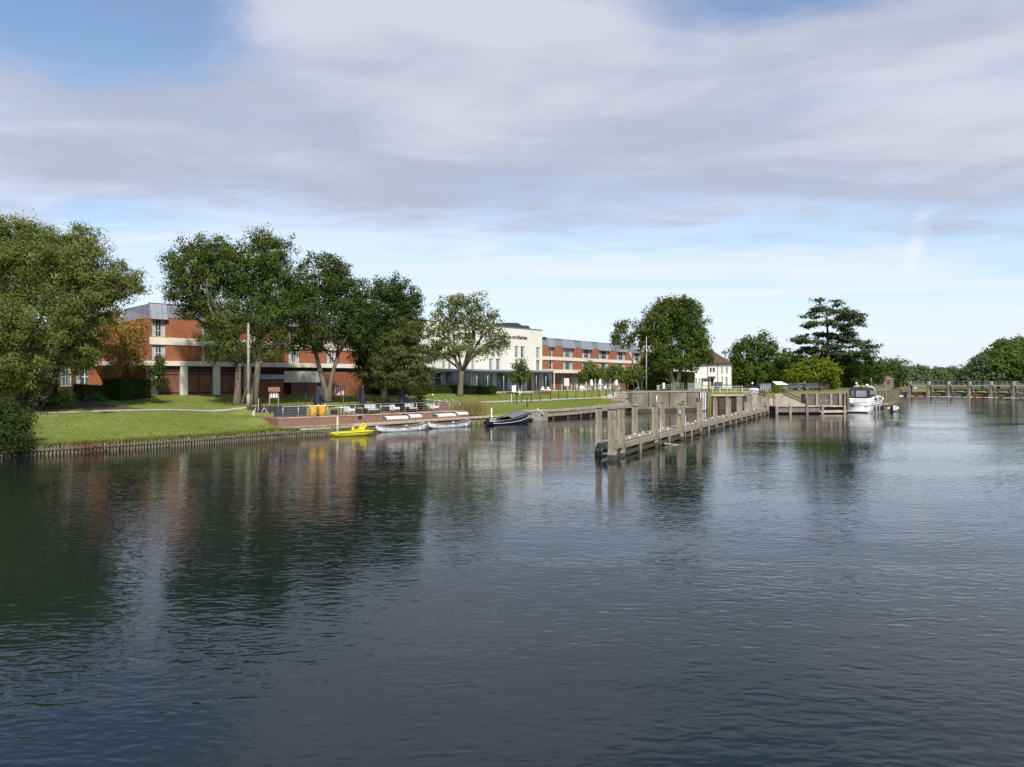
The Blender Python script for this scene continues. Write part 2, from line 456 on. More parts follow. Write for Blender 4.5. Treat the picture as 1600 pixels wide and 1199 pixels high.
    def mesh(s, name):
        me = bpy.data.meshes.new(name)
        me.from_pydata(s.v, [], s.f)
        me.polygons.foreach_set('use_smooth', s.sm)
        me.update()
        return me
    def build(s, name, m, parent=None, kind=None, bevel=0):
        me = s.mesh(name)
        if bevel:
            bm = bmesh.new(); bm.from_mesh(me)
            bmesh.ops.bevel(bm, geom=bm.edges[:], offset=bevel, segments=1, affect='EDGES')
            bm.to_mesh(me); bm.free()
        me.materials.append(m)
        return link(name, me, parent, kind)

def link(name, me, parent=None, kind=None):
    o = bpy.data.objects.new(name, me)
    col.objects.link(o)
    if parent is not None:
        o.parent = parent
    if kind:
        o['kind'] = kind
    return o

def tag(o, label, cat, group=None):
    o['label'] = label; o['category'] = cat
    if group:
        o['group'] = group
    return o

def thing(name, loc, rz, label, cat, group=None):
    o = bpy.data.objects.new(name, None)
    col.objects.link(o)
    o.location = loc; o.rotation_euler = (0, 0, rz)
    return tag(o, label, cat, group)

def dup(root, loc, rz, label=None):
    r = root.copy(); col.objects.link(r); r.location = loc; r.rotation_euler = (0, 0, rz)
    if label:
        r['label'] = label
    for ch in list(root.children):
        c = ch.copy(); col.objects.link(c); c.parent = r
        for g in ch.children:
            d = g.copy(); col.objects.link(d); d.parent = c
    return r

ORD = ['first', 'second', 'third', 'fourth', 'fifth', 'sixth', 'seventh', 'eighth', 'ninth', 'tenth', 'eleventh', 'twelfth', 'thirteenth', 'fourteenth', 'fifteenth', 'sixteenth', 'seventeenth', 'eighteenth']

# ------------------------------------------------------------------ the river bank
T = np.array((0.607, 0.794)); T = T / np.linalg.norm(T)
N = np.array((-T[1], T[0]))
P0 = np.array((-31.8, 48.7))
BANK = [(-170, -95), (-110, -28), (-70, 14), (-45, 36.4), (-31.8, 48.7), (-29, 51.3), (-24.4, 56.8), (-20.3, 63.2), (-16.6, 67.2), (-13.6, 71.2), (-9.6, 76.6), (-5.3, 82.0), (-2.2, 85.5), (8.4, 97.5), (17.9, 113.5), (20.4, 116.5), (31.9, 121.5), (50, 157), (95, 245), (210, 470)]
bs, bo = [], []
for p in BANK:
    q = np.array(p) - P0
    bs.append(q @ T); bo.append(q @ N)
bs, bo = np.array(bs), np.array(bo)
ZB_S = np.array((-250, -5, 0, 18, 32, 46, 56, 80, 86.5, 87.5, 300))
ZB = np.array((0.6, 0.60, 0.60, 0.64, 0.70, 0.80, 1.15, 1.45, 1.6, 3.0, 3.1))
ZT_S = np.array((-250, 0, 20, 60, 87, 300)); ZT = np.array((3.1, 3.2, 3.35, 3.0, 3.0, 3.1))
# terrace rectangle: front wall from TA to TBv
TA, TBv = np.array((-21.0, 67.0)), np.array((-5.6, 83.6))
TL = float(np.linalg.norm(TBv - TA)); TE = (TBv - TA) / TL; TN = np.array((-TE[1], TE[0])); TD = 5.6; TZ = 1.52

def sstep(x, a, b):
    t = np.clip((x - a) / (b - a), 0, 1)
    return t * t * (3 - 2 * t)
def sd(x, y):
    qx, qy = x - P0[0], y - P0[1]
    s = qx * T[0] + qy * T[1]
    d = qx * N[0] + qy * N[1] - np.interp(s, bs, bo)
    return s, d
def zland(x, y):
    x = np.asarray(x, float); y = np.asarray(y, float)
    s, d = sd(x, y)
    zb = np.interp(s, ZB_S, ZB); zt = np.interp(s, ZT_S, ZT)
    z = zb + (zt - zb) * np.clip(d / 23.0, 0, 1)
    z = z + 0.05 * np.sin(x * 0.31 + 1.3) * np.sin(y * 0.27) * np.clip(d / 4, 0, 1)
    a = (x - TA[0]) * TE[0] + (y - TA[1]) * TE[1]
    b = (x - TA[0]) * TN[0] + (y - TA[1]) * TN[1]
    wnd = sstep(a, -3.0, 1.0) * (1 - sstep(a, TL - 1.0, TL + 5.0))
    lift = wnd * sstep(b, TD - 0.35, TD + 0.1) * (1 - sstep(b, TD + 2, TD + 16))
    z = z + np.maximum(0, 2.5 - z) * lift
    inside = wnd * (1 - sstep(b, TD - 0.4, TD - 0.1)) * sstep(b, -0.6, 0.0)
    z = np.where(inside > 0.6, np.minimum(z, 0.6), z)
    side = sstep(a, -6.0, -1.2) * (a < -0.55) * sstep(b, 0.2, 1.6) * (1 - sstep(b, TD + 2, TD + 10))
    z = z + np.maximum(0, 1.66 - z) * side
    z = z - 0.10 * ((s > 51.6) & (s < 86.4)) * (1 - np.clip(d / 0.9, 0, 1))
    z = np.where((b <= 0.05) & (a > -0.8) & (a < TL + 4), np.minimum(z, 0.62), z)
    return z
def G(px, py, lift=0.0):
    """point of the left bank seen at a pixel"""
    D = np.arange(40, 330, 0.05)
    X = (px - 800) / F * D
    ray = CH - (py - HZ) / F * D
    hit = np.nonzero((ray <= zland(X, D)) & (sd(X, D)[1] > 0))[0]
    i = hit[0] if len(hit) else len(D) - 1
    return Vector((X[i], D[i], float(zland(X[i], D[i])) + lift))
def AT(px, D, lift=0.0):
    x, y = XY(px, D)
    return Vector((x, y, float(zland(x, y)) + lift))
def gz(x, y):
    return float(zland(x, y))
def bank_pt(s, d=0.0):
    o = np.interp(s, bs, bo) + d
    return P0 + T * s + N * o

# grass
def grass_mat():
    mt = bpy.data.materials.new('lawn_grass'); mt.use_nodes = True
    t = NT(mt.node_tree)
    o = t.n('ShaderNodeOutputMaterial'); p = t.n('ShaderNodeBsdfPrincipled')
    t.link(p.outputs[0], o.inputs[0])
    p.inputs['Roughness'].default_value = 0.9
    p.inputs['Specular IOR Level'].default_value = 0.15
    tcn = t.n('ShaderNodeTexCoord'); vec = tcn.outputs['Object']
    a = t.ss(t.noise(vec, 0.16, 5, 0.6), 0.36, 0.64)
    b = t.ss(t.noise(vec, 1.1, 4, 0.65), 0.35, 0.70)
    f = t.ss(t.noise(vec, 9, 3, 0.7), 0.3, 0.7)
    c = t.mixc(a, (0.132, 0.178, 0.030), (0.205, 0.222, 0.058))
    c = t.mixc(t.m('MULTIPLY', b, 0.7), c, (0.095, 0.130, 0.022))
    c = t.mixc(t.m('MULTIPLY', f, 0.35), c, (0.215, 0.225, 0.055))
    dry = t.ss(t.noise(vec, 0.30, 5, 0.65), 0.56, 0.74)
    c = t.mixc(t.m('MULTIPLY', dry, 0.8), c, (0.245, 0.205, 0.075))
    t.link(c, p.inputs['Base Color'])
    bp = t.n('ShaderNodeBump'); bp.inputs['Strength'].default_value = 0.8; bp.inputs['Distance'].default_value = 0.06
    t.link(t.noise(vec, 14, 4, 0.7), bp.inputs['Height']); t.link(bp.outputs[0], p.inputs['Normal'])
    return mt
GRASS = grass_mat()

def grid_mesh(name, X, Y, Z, m, kind='structure', smooth=True):
    a, b = X.shape
    vs = np.stack([X, Y, Z], -1).reshape(-1, 3)
    i = np.arange(a - 1)[:, None] * b + np.arange(b - 1)[None, :]
    fs = np.stack([i, i + b, i + b + 1, i + 1], -1).reshape(-1, 4)
    me = bpy.data.meshes.new(name)
    me.vertices.add(len(vs)); me.vertices.foreach_set('co', vs.astype(np.float32).ravel())
    me.loops.add(fs.size); me.loops.foreach_set('vertex_index', fs.astype(np.int32).ravel())
    me.polygons.add(len(fs)); me.polygons.foreach_set('loop_start', np.arange(0, fs.size, 4, dtype=np.int32))
    me.polygons.foreach_set('use_smooth', np.ones(len(fs), bool))
    me.update(); me.validate()
    me.materials.append(m)
    o = link(name, me, None, kind)
    return o

ss_ = np.concatenate([np.linspace(-240, -20, 60), np.arange(-19, 86, 0.8), [86.2, 86.8, 87.4, 88], np.linspace(90, 340, 60)])
dd_ = np.concatenate([[0.0, 0.02], np.arange(0.4, 34, 0.5), np.linspace(35, 60, 12), np.linspace(70, 420, 20)])
S_, D_ = np.meshgrid(ss_, dd_, indexing='ij')
O_ = np.interp(S_, bs, bo) + D_
GX = P0[0] + T[0] * S_ + N[0] * O_; GY = P0[1] + T[1] * S_ + N[1] * O_
GZ = zland(GX, GY)
GZ[:, 0] = -0.6
lawn = grid_mesh('lawn', GX, GY, GZ, GRASS)

# far land and the banks upstream
mb = MB(); mb.prism([(-900, 430), (900, 430), (950, 1150), (-950, 1150)], -0.5, 1.9)
mb.build('far_ground', FIELD, kind='structure')
mb = MB(); mb.prism([(152, 262), (162, 236), (190, 205), (260, 150), (900, 120), (900, 429), (175, 429), (160, 330)], -0.5, 1.6)
mb.build('far_bank_ground', FIELD, kind='structure')

# water
def water_mat(name, amp, deep):
    mt = bpy.data.materials.new(name); mt.use_nodes = True
    t = NT(mt.node_tree)
    o = t.n('ShaderNodeOutputMaterial'); p = t.n('ShaderNodeBsdfPrincipled')
    t.link(p.outputs[0], o.inputs[0])
    p.inputs['Base Color'].default_value = (*deep, 1)
    p.inputs['Roughness'].default_value = 0.03
    p.inputs['IOR'].default_value = 1.333
    p.inputs['Specular IOR Level'].default_value = 0.5
    g = t.n('ShaderNodeNewGeometry')
    def mapped(sx, sy, rot, off=0.0):
        mp = t.n('ShaderNodeMapping')
        mp.inputs['Rotation'].default_value = (0, 0, rot)
        mp.inputs['Scale'].default_value = (sx, sy, 1)
        mp.inputs['Location'].default_value = (off, off * 0.7, off)
        t.link(g.outputs['Position'], mp.inputs[0])
        return mp.outputs[0]
    patch = t.noise(mapped(0.045, 0.10, 0.25), 1.0, 3, 0.55)
    amount = t.m('ADD', 0.36, t.m('MULTIPLY', t.ss(patch, 0.32, 0.68), 1.0))
    sp_ = t.n('ShaderNodeSeparateXYZ'); t.link(g.outputs['Position'], sp_.inputs[0])
    amount = t.m('MULTIPLY', amount, t.m('SUBTRACT', 1.50, t.m('MULTIPLY', t.ss(sp_.outputs[1], 10.0, 50.0), 0.60)))
    h = t.m('MULTIPLY', t.noise(mapped(0.55, 1.25, 0.22), 1.0, 2, 0.5, 0.35), 0.066)
    nr = t.noise(mapped(1.35, 3.0, -0.10, 5), 1.0, 1, 0.5, 0.4)
    rid = t.m('SUBTRACT', 1.0, t.m('SQRT', t.m('ADD', t.m('POWER', t.m('MULTIPLY', t.m('SUBTRACT', nr, 0.5), 2.0), 2.0), 0.004)))
    h = t.m('ADD', h, t.m('MULTIPLY', rid, 0.055))
    h = t.m('ADD', h, t.m('MULTIPLY', t.noise(mapped(2.3, 4.4, 0.12, 8), 1.0, 1, 0.5, 0.3), 0.036))
    h = t.m('ADD', h, t.m('MULTIPLY', t.noise(mapped(4.2, 7.0, 0.35, 11), 1.0, 2, 0.5, 0.3), 0.027))
    h = t.m('MULTIPLY', t.m('MULTIPLY', h, amount), amp)
    b = t.n('ShaderNodeBump'); b.inputs['Strength'].default_value = 1.0; b.inputs['Distance'].default_value = 1.0
    t.link(h, b.inputs['Height']); t.link(b.outputs[0], p.inputs['Normal'])
    return mt
WATER = water_mat('river_water', 0.158, (0.0064, 0.0116, 0.0130))
mb = MB(); mb.add([(-700, -300, 0), (900, -300, 0), (900, 429, 0), (-700, 429, 0)], [(0, 1, 2, 3)])
mb.build('river_water', WATER, kind='structure')

# path along the lawn
def ribbon(name, pix, width, m, lift=0.03, step=1.0):
    pts = [np.array(G(*p))[:2] for p in pix]
    dense = []
    for a, b in zip(pts[:-1], pts[1:]):
        k = max(1, int(np.linalg.norm(b - a) / step))
        for i in range(k):
            dense.append(a + (b - a) * i / k)
    dense.append(pts[-1])
    dense = np.array(dense)
    for _ in range(6):
        dense[1:-1] = (dense[:-2] + 2 * dense[1:-1] + dense[2:]) / 4
    tn = np.gradient(dense, axis=0); tn /= np.linalg.norm(tn, axis=1)[:, None]
    nn = np.stack([-tn[:, 1], tn[:, 0]], 1)
    offs = np.linspace(-width / 2, width / 2, 5)
    X = dense[:, 0][:, None] + nn[:, 0][:, None] * offs; Y = dense[:, 1][:, None] + nn[:, 1][:, None] * offs
    return grid_mesh(name, X, Y, zland(X, Y) + lift, m)
ribbon('path', [(45, 646), (150, 643.5), (290, 640.5), (370, 638.2), (400, 637.2)], 0.9, PATH, 0.035)
ribbon('path', [(715, 630.5), (735, 629.6), (800, 627.8), (860, 625.2), (925, 621.8), (960, 619.8), (990, 616.8), (1012, 613.6)], 2.0, PATH, 0.05)
ribbon('path', [(585, 613.5), (625, 619.5), (668, 625.5), (720, 629.5)], 1.0, PATH, 0.05)
# bare soil under the shrubs on the left
def patch(name, cx, cy, rx, ry, m, lift=0.05, seed=1):
    rg = random.Random(seed)
    X, Y = [], []
    for k in range(25):
        th = 2 * math.pi * k / 24
        j = 1 + 0.12 * math.sin(3 * th + seed) + 0.08 * math.sin(7 * th)
        X.append([cx + rx * j * math.cos(th) * q for q in np.linspace(0.01, 1, 8)])
        Y.append([cy + ry * j * math.sin(th) * q for q in np.linspace(0.01, 1, 8)])
    X, Y = np.array(X), np.array(Y)
    return grid_mesh(name, X, Y, zland(X, Y) + lift, m)
c = G(100, 631.5); patch('soil_bed', c.x, c.y, 6.5, 2.3, SOIL, 0.03)

# ------------------------------------------------------------------ buildings
class Fac:
    """a building whose front runs along local +x from A0; local +y goes into the building"""
    def __init__(s, A0, A1, zb, name, label, cat='building'):
        s.A0 = Vector((*A0, 0)); d = Vector((*A1, 0)) - s.A0
        s.L = d.length; s.e = d.normalized(); s.nin = Vector((-s.e.y, s.e.x, 0)); s.zb = zb
        s.root = thing(name, (A0[0], A0[1], zb), math.atan2(s.e.y, s.e.x), label, cat)
    def fx(s, px, off=0.0):
        r = (px - 800) / F
        o = s.A0 + s.nin * off
        return (r * o.y - o.x) / (s.e.x - r * s.e.y)
    def fz(s, px, py, off=0.0):
        x = s.fx(px, off)
        D = (s.A0 + s.nin * off + s.e * x).y
        return CH - (py - HZ) / F * D - s.zb

def wall_open(mb, x0, x1, z0, z1, y0, y1, ops):
    """a wall slab with rectangular openings (ox0, ox1, oz0, oz1)"""
    xs = sorted({x0, x1, *[min(max(o[k], x0), x1) for o in ops for k in (0, 1)]})
    zs = sorted({z0, z1, *[min(max(o[k], z0), z1) for o in ops for k in (2, 3)]})
    for j in range(len(zs) - 1):
        run = None
        for i in range(len(xs) - 1):
            cx, cz = (xs[i] + xs[i + 1]) / 2, (zs[j] + zs[j + 1]) / 2
            hole = any(o[0] < cx < o[1] and o[2] < cz < o[3] for o in ops)
            if hole:
                if run is not None:
                    mb.box(run, xs[i], y0, y1, zs[j], zs[j + 1]); run = None
            elif run is None:
                run = xs[i]
        if run is not None:
            mb.box(run, x1, y0, y1, zs[j], zs[j + 1])

def window(root, x0, x1, z0, z1, y, cols=2, rows=2, fm=None, gm=None, curtain=None, t=0.07, seed=0):
    fm = fm or FRAME; gm = gm or GLASS
    mb = MB()
    mb.box(x0, x0 + t, y, y + 0.08, z0, z1); mb.box(x1 - t, x1, y, y + 0.08, z0, z1)
    mb.box(x0 + t, x1 - t, y, y + 0.08, z1 - t, z1); mb.box(x0 + t, x1 - t, y, y + 0.08, z0, z0 + t)
    for i in range(1, cols):
        xx = x0 + (x1 - x0) * i / cols
        mb.box(xx - t * 0.45, xx + t * 0.45, y + 0.004, y + 0.076, z0 + t, z1 - t)
    for j in range(1, rows):
        zz_ = z0 + (z1 - z0) * j / rows
        mb.box(x0 + t, x1 - t, y + 0.01, y + 0.07, zz_ - t * 0.4, zz_ + t * 0.4)
    f = mb.build('window', fm, root)
    for i in range(cols):
        xa = x0 + (x1 - x0) * i / cols + 0.01; xb = x0 + (x1 - x0) * (i + 1) / cols - 0.01
        MB().box(xa, xb, y + 0.035, y + 0.05, z0 + 0.02, z1 - 0.02).build('pane', gm, f)
    if curtain:
        rg = random.Random(seed)
        mb = MB()
        for side in (0, 1):
            wd = (x1 - x0) * rg.uniform(0.14, 0.32)
            a, b = (x0 + t, x0 + t + wd) if side == 0 else (x1 - t - wd, x1 - t)
            k = 5
            for q in range(k):
                xa = a + (b - a) * q / k; xb = a + (b - a) * (q + 1) / k
                yy = y + 0.022 + 0.006 * (q % 2)
                mb.box(xa, xb, yy, yy + 0.008, z0 + t, z1 - t)
        mb.build('curtain', CURTAIN, f)
    return f

# ---- the brick wing on the left
BW = Fac((-39.3, 80.0), (-20.5, 98.0), 3.35, 'hotel_wing', 'red brick hotel wing with white bands and garage doors behind the big double tree')
r = BW.root
LX = 34.0
cols_x = [(0.12, 1.55), (5.5, 6.95), (10.8, 12.25), (16.1, 17.55), (21.4, 22.85), (26.7, 28.15)]
up = [(a, b, 6.40, 8.45) for a, b in cols_x]; lo_ = [(a, b, 3.76, 5.50) for a, b in cols_x]
mb = MB(); wall_open(mb, 0.0, LX, 3.75, 5.53, 0, 0.3, lo_); wall_open(mb, 0.0, LX, 6.32, 8.5, 0, 0.3, up)
mb.build('brick_wall', BRICK, r)
mb = MB(); mb.box(0.0, 0.3, 0.3, 11, 3.75, 8.5).box(0.3, LX, 10.7, 11, 0, 8.5).box(LX - 0.3, LX, 0.3, 10.7, 0, 8.5)
mb.build('gable_wall', BRICK, r)
mb = MB(); mb.box(-0.06, LX + 0.05, -0.10, 0.28, 5.53, 6.32); mb.build('white_band', CREAM, r)
mb = MB(); mb.box(-0.10, 30.0, -0.30, 0.28, 3.22, 3.75).box(-0.10, 0.25, 0.28, 8.0, 3.22, 3.75); mb.build('fascia', CREAM, r)
mb = MB(); mb.box(0.0, LX, 0.30, 10.7, 3.3, 3.5).box(0.3, LX - .3, 0.35, 10.7, 5.7, 5.9); mb.build('floor_slab', CREAM, r)
mb = MB(); mb.box(0.3, LX - .3, 3.2, 3.35, 3.5, 8.5); mb.build('room_partition', CURTAIN, r)
for i, (a, b) in enumerate(cols_x):
    window(r, a, b, 6.40, 8.45, 0.12, 2, 3, curtain=True, seed=i)
    window(r, a, b, 3.78, 5.50, 0.12, 2, 2, curtain=True, seed=i + 20, gm=GLASS_TEAL if i > 2 else GLASS)
# sheet metal roof: standing seam fascia and a box over each window column
def zinc_roof(root, L, dorm, z0=8.5, z1=10.0, depth=10.9):
    m1 = MB()
    m1.add([(0, -0.05, z0), (L, -0.05, z0), (L, 0.42, z1), (0, 0.42, z1), (0, depth, z0), (L, depth, z0), (L, depth - .4, z1), (0.42, depth - .4, z1), (0.42, 0.42, z1)],
           [(0, 1, 2, 3), (3, 2, 6, 7), (0, 3, 7, 4), (1, 5, 6, 2), (5, 4, 7, 6), (0, 4, 5, 1)])
    roof = m1.build('roof', ZINC_DARK, root)
    m2 = MB()
    x = 0.4
    while x < L:
        m2.bar((x, -0.06, z0), (x, 0.41, z1 + 0.02), 0.035, 0.06)
        x += 0.55
    y = 0.9
    while y < depth - 0.5:
        m2.bar((-0.01, y, z0), (0.40 * 1.0, y, z1 + 0.02), 0.035, 0.06)
        y += 0.7
    m2.build('standing_seam', ZINC, roof)
    m3 = MB(); m3.box(-0.08, L + 0.08, 0.34, 0.46, z1, z1 + 0.10).box(0.34, 0.46, 0.46, depth - 0.3, z1, z1 + 0.10)
    m3.build('roof_edge', SLATE, roof)
    for a, b in dorm:
        m4 = MB()
        zb_ = z0 - 0.22
        vs = []
        for xx in (a, b):
            vs += [(xx, -0.42, zb_), (xx, 0.30, zb_), (xx, 0.30, z1 - 0.02), (xx, 0.06, z1 - 0.02)]
        m4.add(vs, [(0, 3, 2, 1), (4, 5, 6, 7), (0, 4, 7, 3), (3, 7, 6, 2), (0, 1, 5, 4), (1, 2, 6, 5)])
        d = m4.build('roof_box', ZINC, root)
        m5 = MB()
        k = max(3, int((b - a) / 0.45))
        for i in range(1, k):
            xx = a + (b - a) * i / k
            m5.bar((xx, -0.43, zb_ + .02), (xx, 0.05, z1 - 0.02), 0.03, 0.05)
        m5.build('seam', ZINC_DARK, d)
zinc_roof(r, LX, [(a - 0.15, b + 0.15) for a, b in cols_x])
# piers and garage doors
for i, px in enumerate((-0.05, 3.1, 6.75, 10.45)):
    MB().box(px, px + (0.72 if i == 0 else 0.78), -0.22, 1.2, -0.4, 3.22).build('pier', CREAM, r)
def plank_wall(x0, x1, y, z0, z1, m, name, parent, wd=0.2, seed=0, gap=0.018):
    mb = MB(); rg = random.Random(seed)
    x = x0
    while x < x1 - 0.01:
        b = min(x + wd, x1)
        mb.box(x, b - gap, y + rg.uniform(0, 0.012), y + 0.05, z0, z1)
        x += wd
    mb.box(x0, x1, y + 0.05, y + 0.07, z0, z1)
    return mb.build(name, m, parent)
for i, (a, b) in enumerate(((0.67, 3.1), (3.88, 6.75), (7.53, 10.45))):
    mid = (a + b) / 2
    MB().box(a, b, 0.06, 0.28, 2.55, 3.22).build('door_head', WOOD_DARK, r)
    for c0, c1 in ((a, mid - 0.02), (mid + 0.02, b)):
        d = plank_wall(c0, c1, 0.10, -0.3, 2.55, WOOD, 'garage_door', r, 0.17, i)
        for z_ in (0.15, 2.2):
            MB().box(c0 + 0.02, c1 - 0.02, 0.075, 0.095, z_, z_ + .15).build('door_rail', WOOD_DARK, d)
plank_wall(11.3, 31.0, 0.22, -0.4, 3.22, WOOD_DARK, 'boarded_wall', r, 0.22, 5)
plank_wall(20.8, 27.0, 0.02, -0.4, 2.7, WOOD_RED, 'boarded_screen', r, 0.25, 9)
MB().box(BW.fx(444, -.5), BW.fx(503, -.5), -0.6, -0.45, 1.35, 2.75).build('white_panel', WHITE_RENDER, r)
plank_wall(BW.fx(455, -.5), BW.fx(497, -.5), -0.55, -0.4, 1.33, WOOD, 'timber_screen', r, 0.16, 12)
mb = MB(); mb.add([(26.6, -1.6, 2.3), (28.4, -1.6, 3.1), (28.4, 0.1, 3.1), (26.6, 0.1, 2.3), (26.6, -1.6, 1.75), (28.4, -1.6, 2.0), (28.4, 0.1, 2.0), (26.6, 0.1, 1.75)],
                  [(0, 1, 2, 3), (7, 6, 5, 4), (0, 4, 5, 1), (1, 5, 6, 2), (2, 6, 7, 3), (3, 7, 4, 0)])
mb.build('porch_canopy', CREAM, r)
mb = MB(); mb.box(0.67, 0.9, 1.2, 9.9, -0.4, 3.2).box(-4.5, 0.0, 6.5, 6.8, -0.4, 3.2); mb.build('recessed_wall', BRICK, r)
mb = MB(); mb.box(-3.9, -0.1, -0.2, 6.5, 3.22, 3.62); mb.build('porch_roof', CREAM, r)

# ---- brown block behind the willow, further left
LW = Fac((-56.5, 69.0), (-44.9, 84.2), 3.2, 'hotel_block', 'brick hotel block with white windows half hidden behind the willow')
r = LW.root
LL = LW.L
wz = [(1.0, 3.3)]
ops = []
for px0, px1 in ((-40, -15), (20, 45), (70, 83), (94, 112), (119, 147)):
    ops.append((LW.fx(px0), LW.fx(px1), 1.1, 3.2))
ups = [(o[0], o[1], 4.3, 6.2) for o in ops]
mb = MB(); wall_open(mb, 0, LL - 3.0, -0.5, 3.6, 0, 0.3, ops); wall_open(mb, 0, LL - 3.0, 3.6, 6.9, 0, 0.3, ups)
mb.build('brown_brick_wall', BRICK_DARK, r)
mb = MB(); mb.box(LL - 3.0, LL, 0, 0.3, -0.5, 9.2).box(LL - 0.3, LL, 0.3, 9, -0.5, 9.2).box(LL - 3, LL - 2.7, 0.3, 9, 6.9, 9.2).box(0, 0.3, 0.3, 9, -.5, 6.9).box(0.3, LL - .3, 8.7, 9, -.5, 6.9)
mb.build('brick_wall', BRICK, r)
MB().box(0.3, LL - .3, 2.5, 2.6, -0.5, 6.9).build('room_partition', CURTAIN, r)
mb = MB(); mb.box(-0.2, LL - 3.0, -0.25, 9.1, 6.9, 7.25); mb.build('roof', ZINC_DARK, r)
mb = MB(); mb.box(LL - 3.06, LL + 0.06, -0.06, 9.05, 9.2, 9.45); mb.build('parapet', ZINC_DARK, r)
for i, o in enumerate(ops):
    window(r, o[0], o[1], o[2], o[3], 0.1, 2, 2, fm=WHITE, gm=GLASS_TEAL, curtain=True, t=0.11, seed=i)
    window(r, ups[i][0], ups[i][1], ups[i][2], ups[i][3], 0.1, 2, 2, fm=WHITE, curtain=True, t=0.11, seed=i + 9)

# ---- white rendered middle block
WB = Fac((-19.6, 108.9), (5.7, 139.0), 3.0, 'hotel_block', 'white rendered hotel block with dark lettering behind the pale open tree')
r = WB.root
LM = WB.L
def wx(px0, px1): return WB.fx(px0), WB.fx(px1)
zu = (6.05, 8.15); zl = (3.05 + .75, 5.75)
ups, los = [], []
for a, b in ((804, 811), (813.5, 820.5), (837.5, 844), (769, 774.5), (777, 783), (735, 741), (744, 750), (699, 704), (707, 713)):
    x0, x1 = wx(a, b); ups.append((x0, x1, *zu))
for a, b in ((764, 771), (775, 782), (837.5, 844), (805, 811.5), (814, 820.5), (727, 733), (736, 742), (691, 697), (700, 706), (650, 656), (660, 666)):
    x0, x1 = wx(a, b); los.append((x0, x1, *zl))
ZTOP = 11.35
mb = MB(); wall_open(mb, 0, LM, 3.5, 5.9, 0, 0.35, los); wall_open(mb, 0, LM, 5.9, ZTOP, 0, 0.35, ups)
mb.box(0, 0.35, 0.35, 14, 3.5, ZTOP).box(LM - 0.35, LM, 0.35, 14, -0.4, ZTOP).box(0.35, LM - .35, 13.7, 14, -.4, ZTOP)
mb.build('white_wall', WHITE_RENDER, r)
MB().box(-0.08, LM + 0.08, -0.08, 14.08, ZTOP, ZTOP + 0.14).build('coping', ZINC_DARK, r)
MB().box(0.35, LM - 0.35, 2.6, 2.7, 0, ZTOP - .2).build('room_partition', CURTAIN, r)
mb = MB(); mb.box(0.35, LM - .35, 0.36, 13.6, 5.75, 5.95).box(0.35, LM - .35, .36, 13.6, ZTOP - .3, ZTOP - .1); mb.build('floor_slab', CREAM, r)
for i, o in enumerate(ups):
    f = window(r, *o, 0.14, 2, 2, fm=FRAME, curtain=True, seed=i)
    MB().box(o[0] - .05, o[1] + .05, -0.05, 0.13, o[2] - 0.09, o[2] - 0.004).build('sill', CREAM, f)
for i, o in enumerate(los):
    f = window(r, *o, 0.14, 2, 2, fm=FRAME, curtain=True, seed=i + 40)
    MB().box(o[0] - .05, o[1] + .05, -0.05, 0.13, o[2] - 0.09, o[2] - 0.004).build('sill', CREAM, f)
# plant on the roof
a, b = WB.fx(792, 4), WB.fx(815, 4)
mb = MB(); mb.sidep([(a, ZTOP), (b, ZTOP), (b, ZTOP + 1.15), (b - 1.2, ZTOP + 1.5), (a, ZTOP + 1.35)], 4, 7); mb.build('roof_plant', SLATE, r)
a, b = WB.fx(816.5, 4), WB.fx(831, 4)
mb = MB(); mb.sidep([(a, ZTOP), (b, ZTOP), (b, ZTOP + 0.3), (a + 1.8, ZTOP + 1.15), (a + .3, ZTOP + 1.1)], 4, 7); mb.build('roof_plant', SLATE, r)
mb = MB(); mb.box(LM, LM + 2.6, 1.5, 9, 0, 9.9); mb.build('link_wall', WHITE_RENDER, r)
MB().box(LM, LM + 2.9, 1.3, 9.2, 9.9, 10.3).build('link_roof', SLATE, r)
# lettering on the front
def text_mesh(txt, size, depth):
    cu = bpy.data.curves.new('lettering', 'FONT')
    cu.body = txt; cu.size = size; cu.extrude = depth; cu.resolution_u = 2
    cu.offset = 0.012
    o = bpy.data.objects.new('lettering', cu); col.objects.link(o)
    dg = bpy.context.evaluated_depsgraph_get()
    me = bpy.data.meshes.new_from_object(o.evaluated_get(dg))
    bpy.data.objects.remove(o); bpy.data.curves.remove(cu)
    return me
me = text_mesh('runnymede-on-thames', 1.0, 0.04)
xs = [v_.co.x for v_ in me.vertices]
x_end = WB.fx(823.3); x_dash = WB.fx(795.0)
# the visible part "-on-thames" is a little over half of the whole word
tot = max(xs) - min(xs)
k = (x_end - x_dash) / (tot * 0.565)
for v_ in me.vertices:
    v_.co = Vector(((v_.co.x - max(xs)) * k + x_end, -0.03 - v_.co.z, v_.co.y * max(k, 1.0) * 1.05 + WB.fz(815, 530.3)))
me.materials.clear(); me.materials.append(SLATE)
link('lettering', me, r)
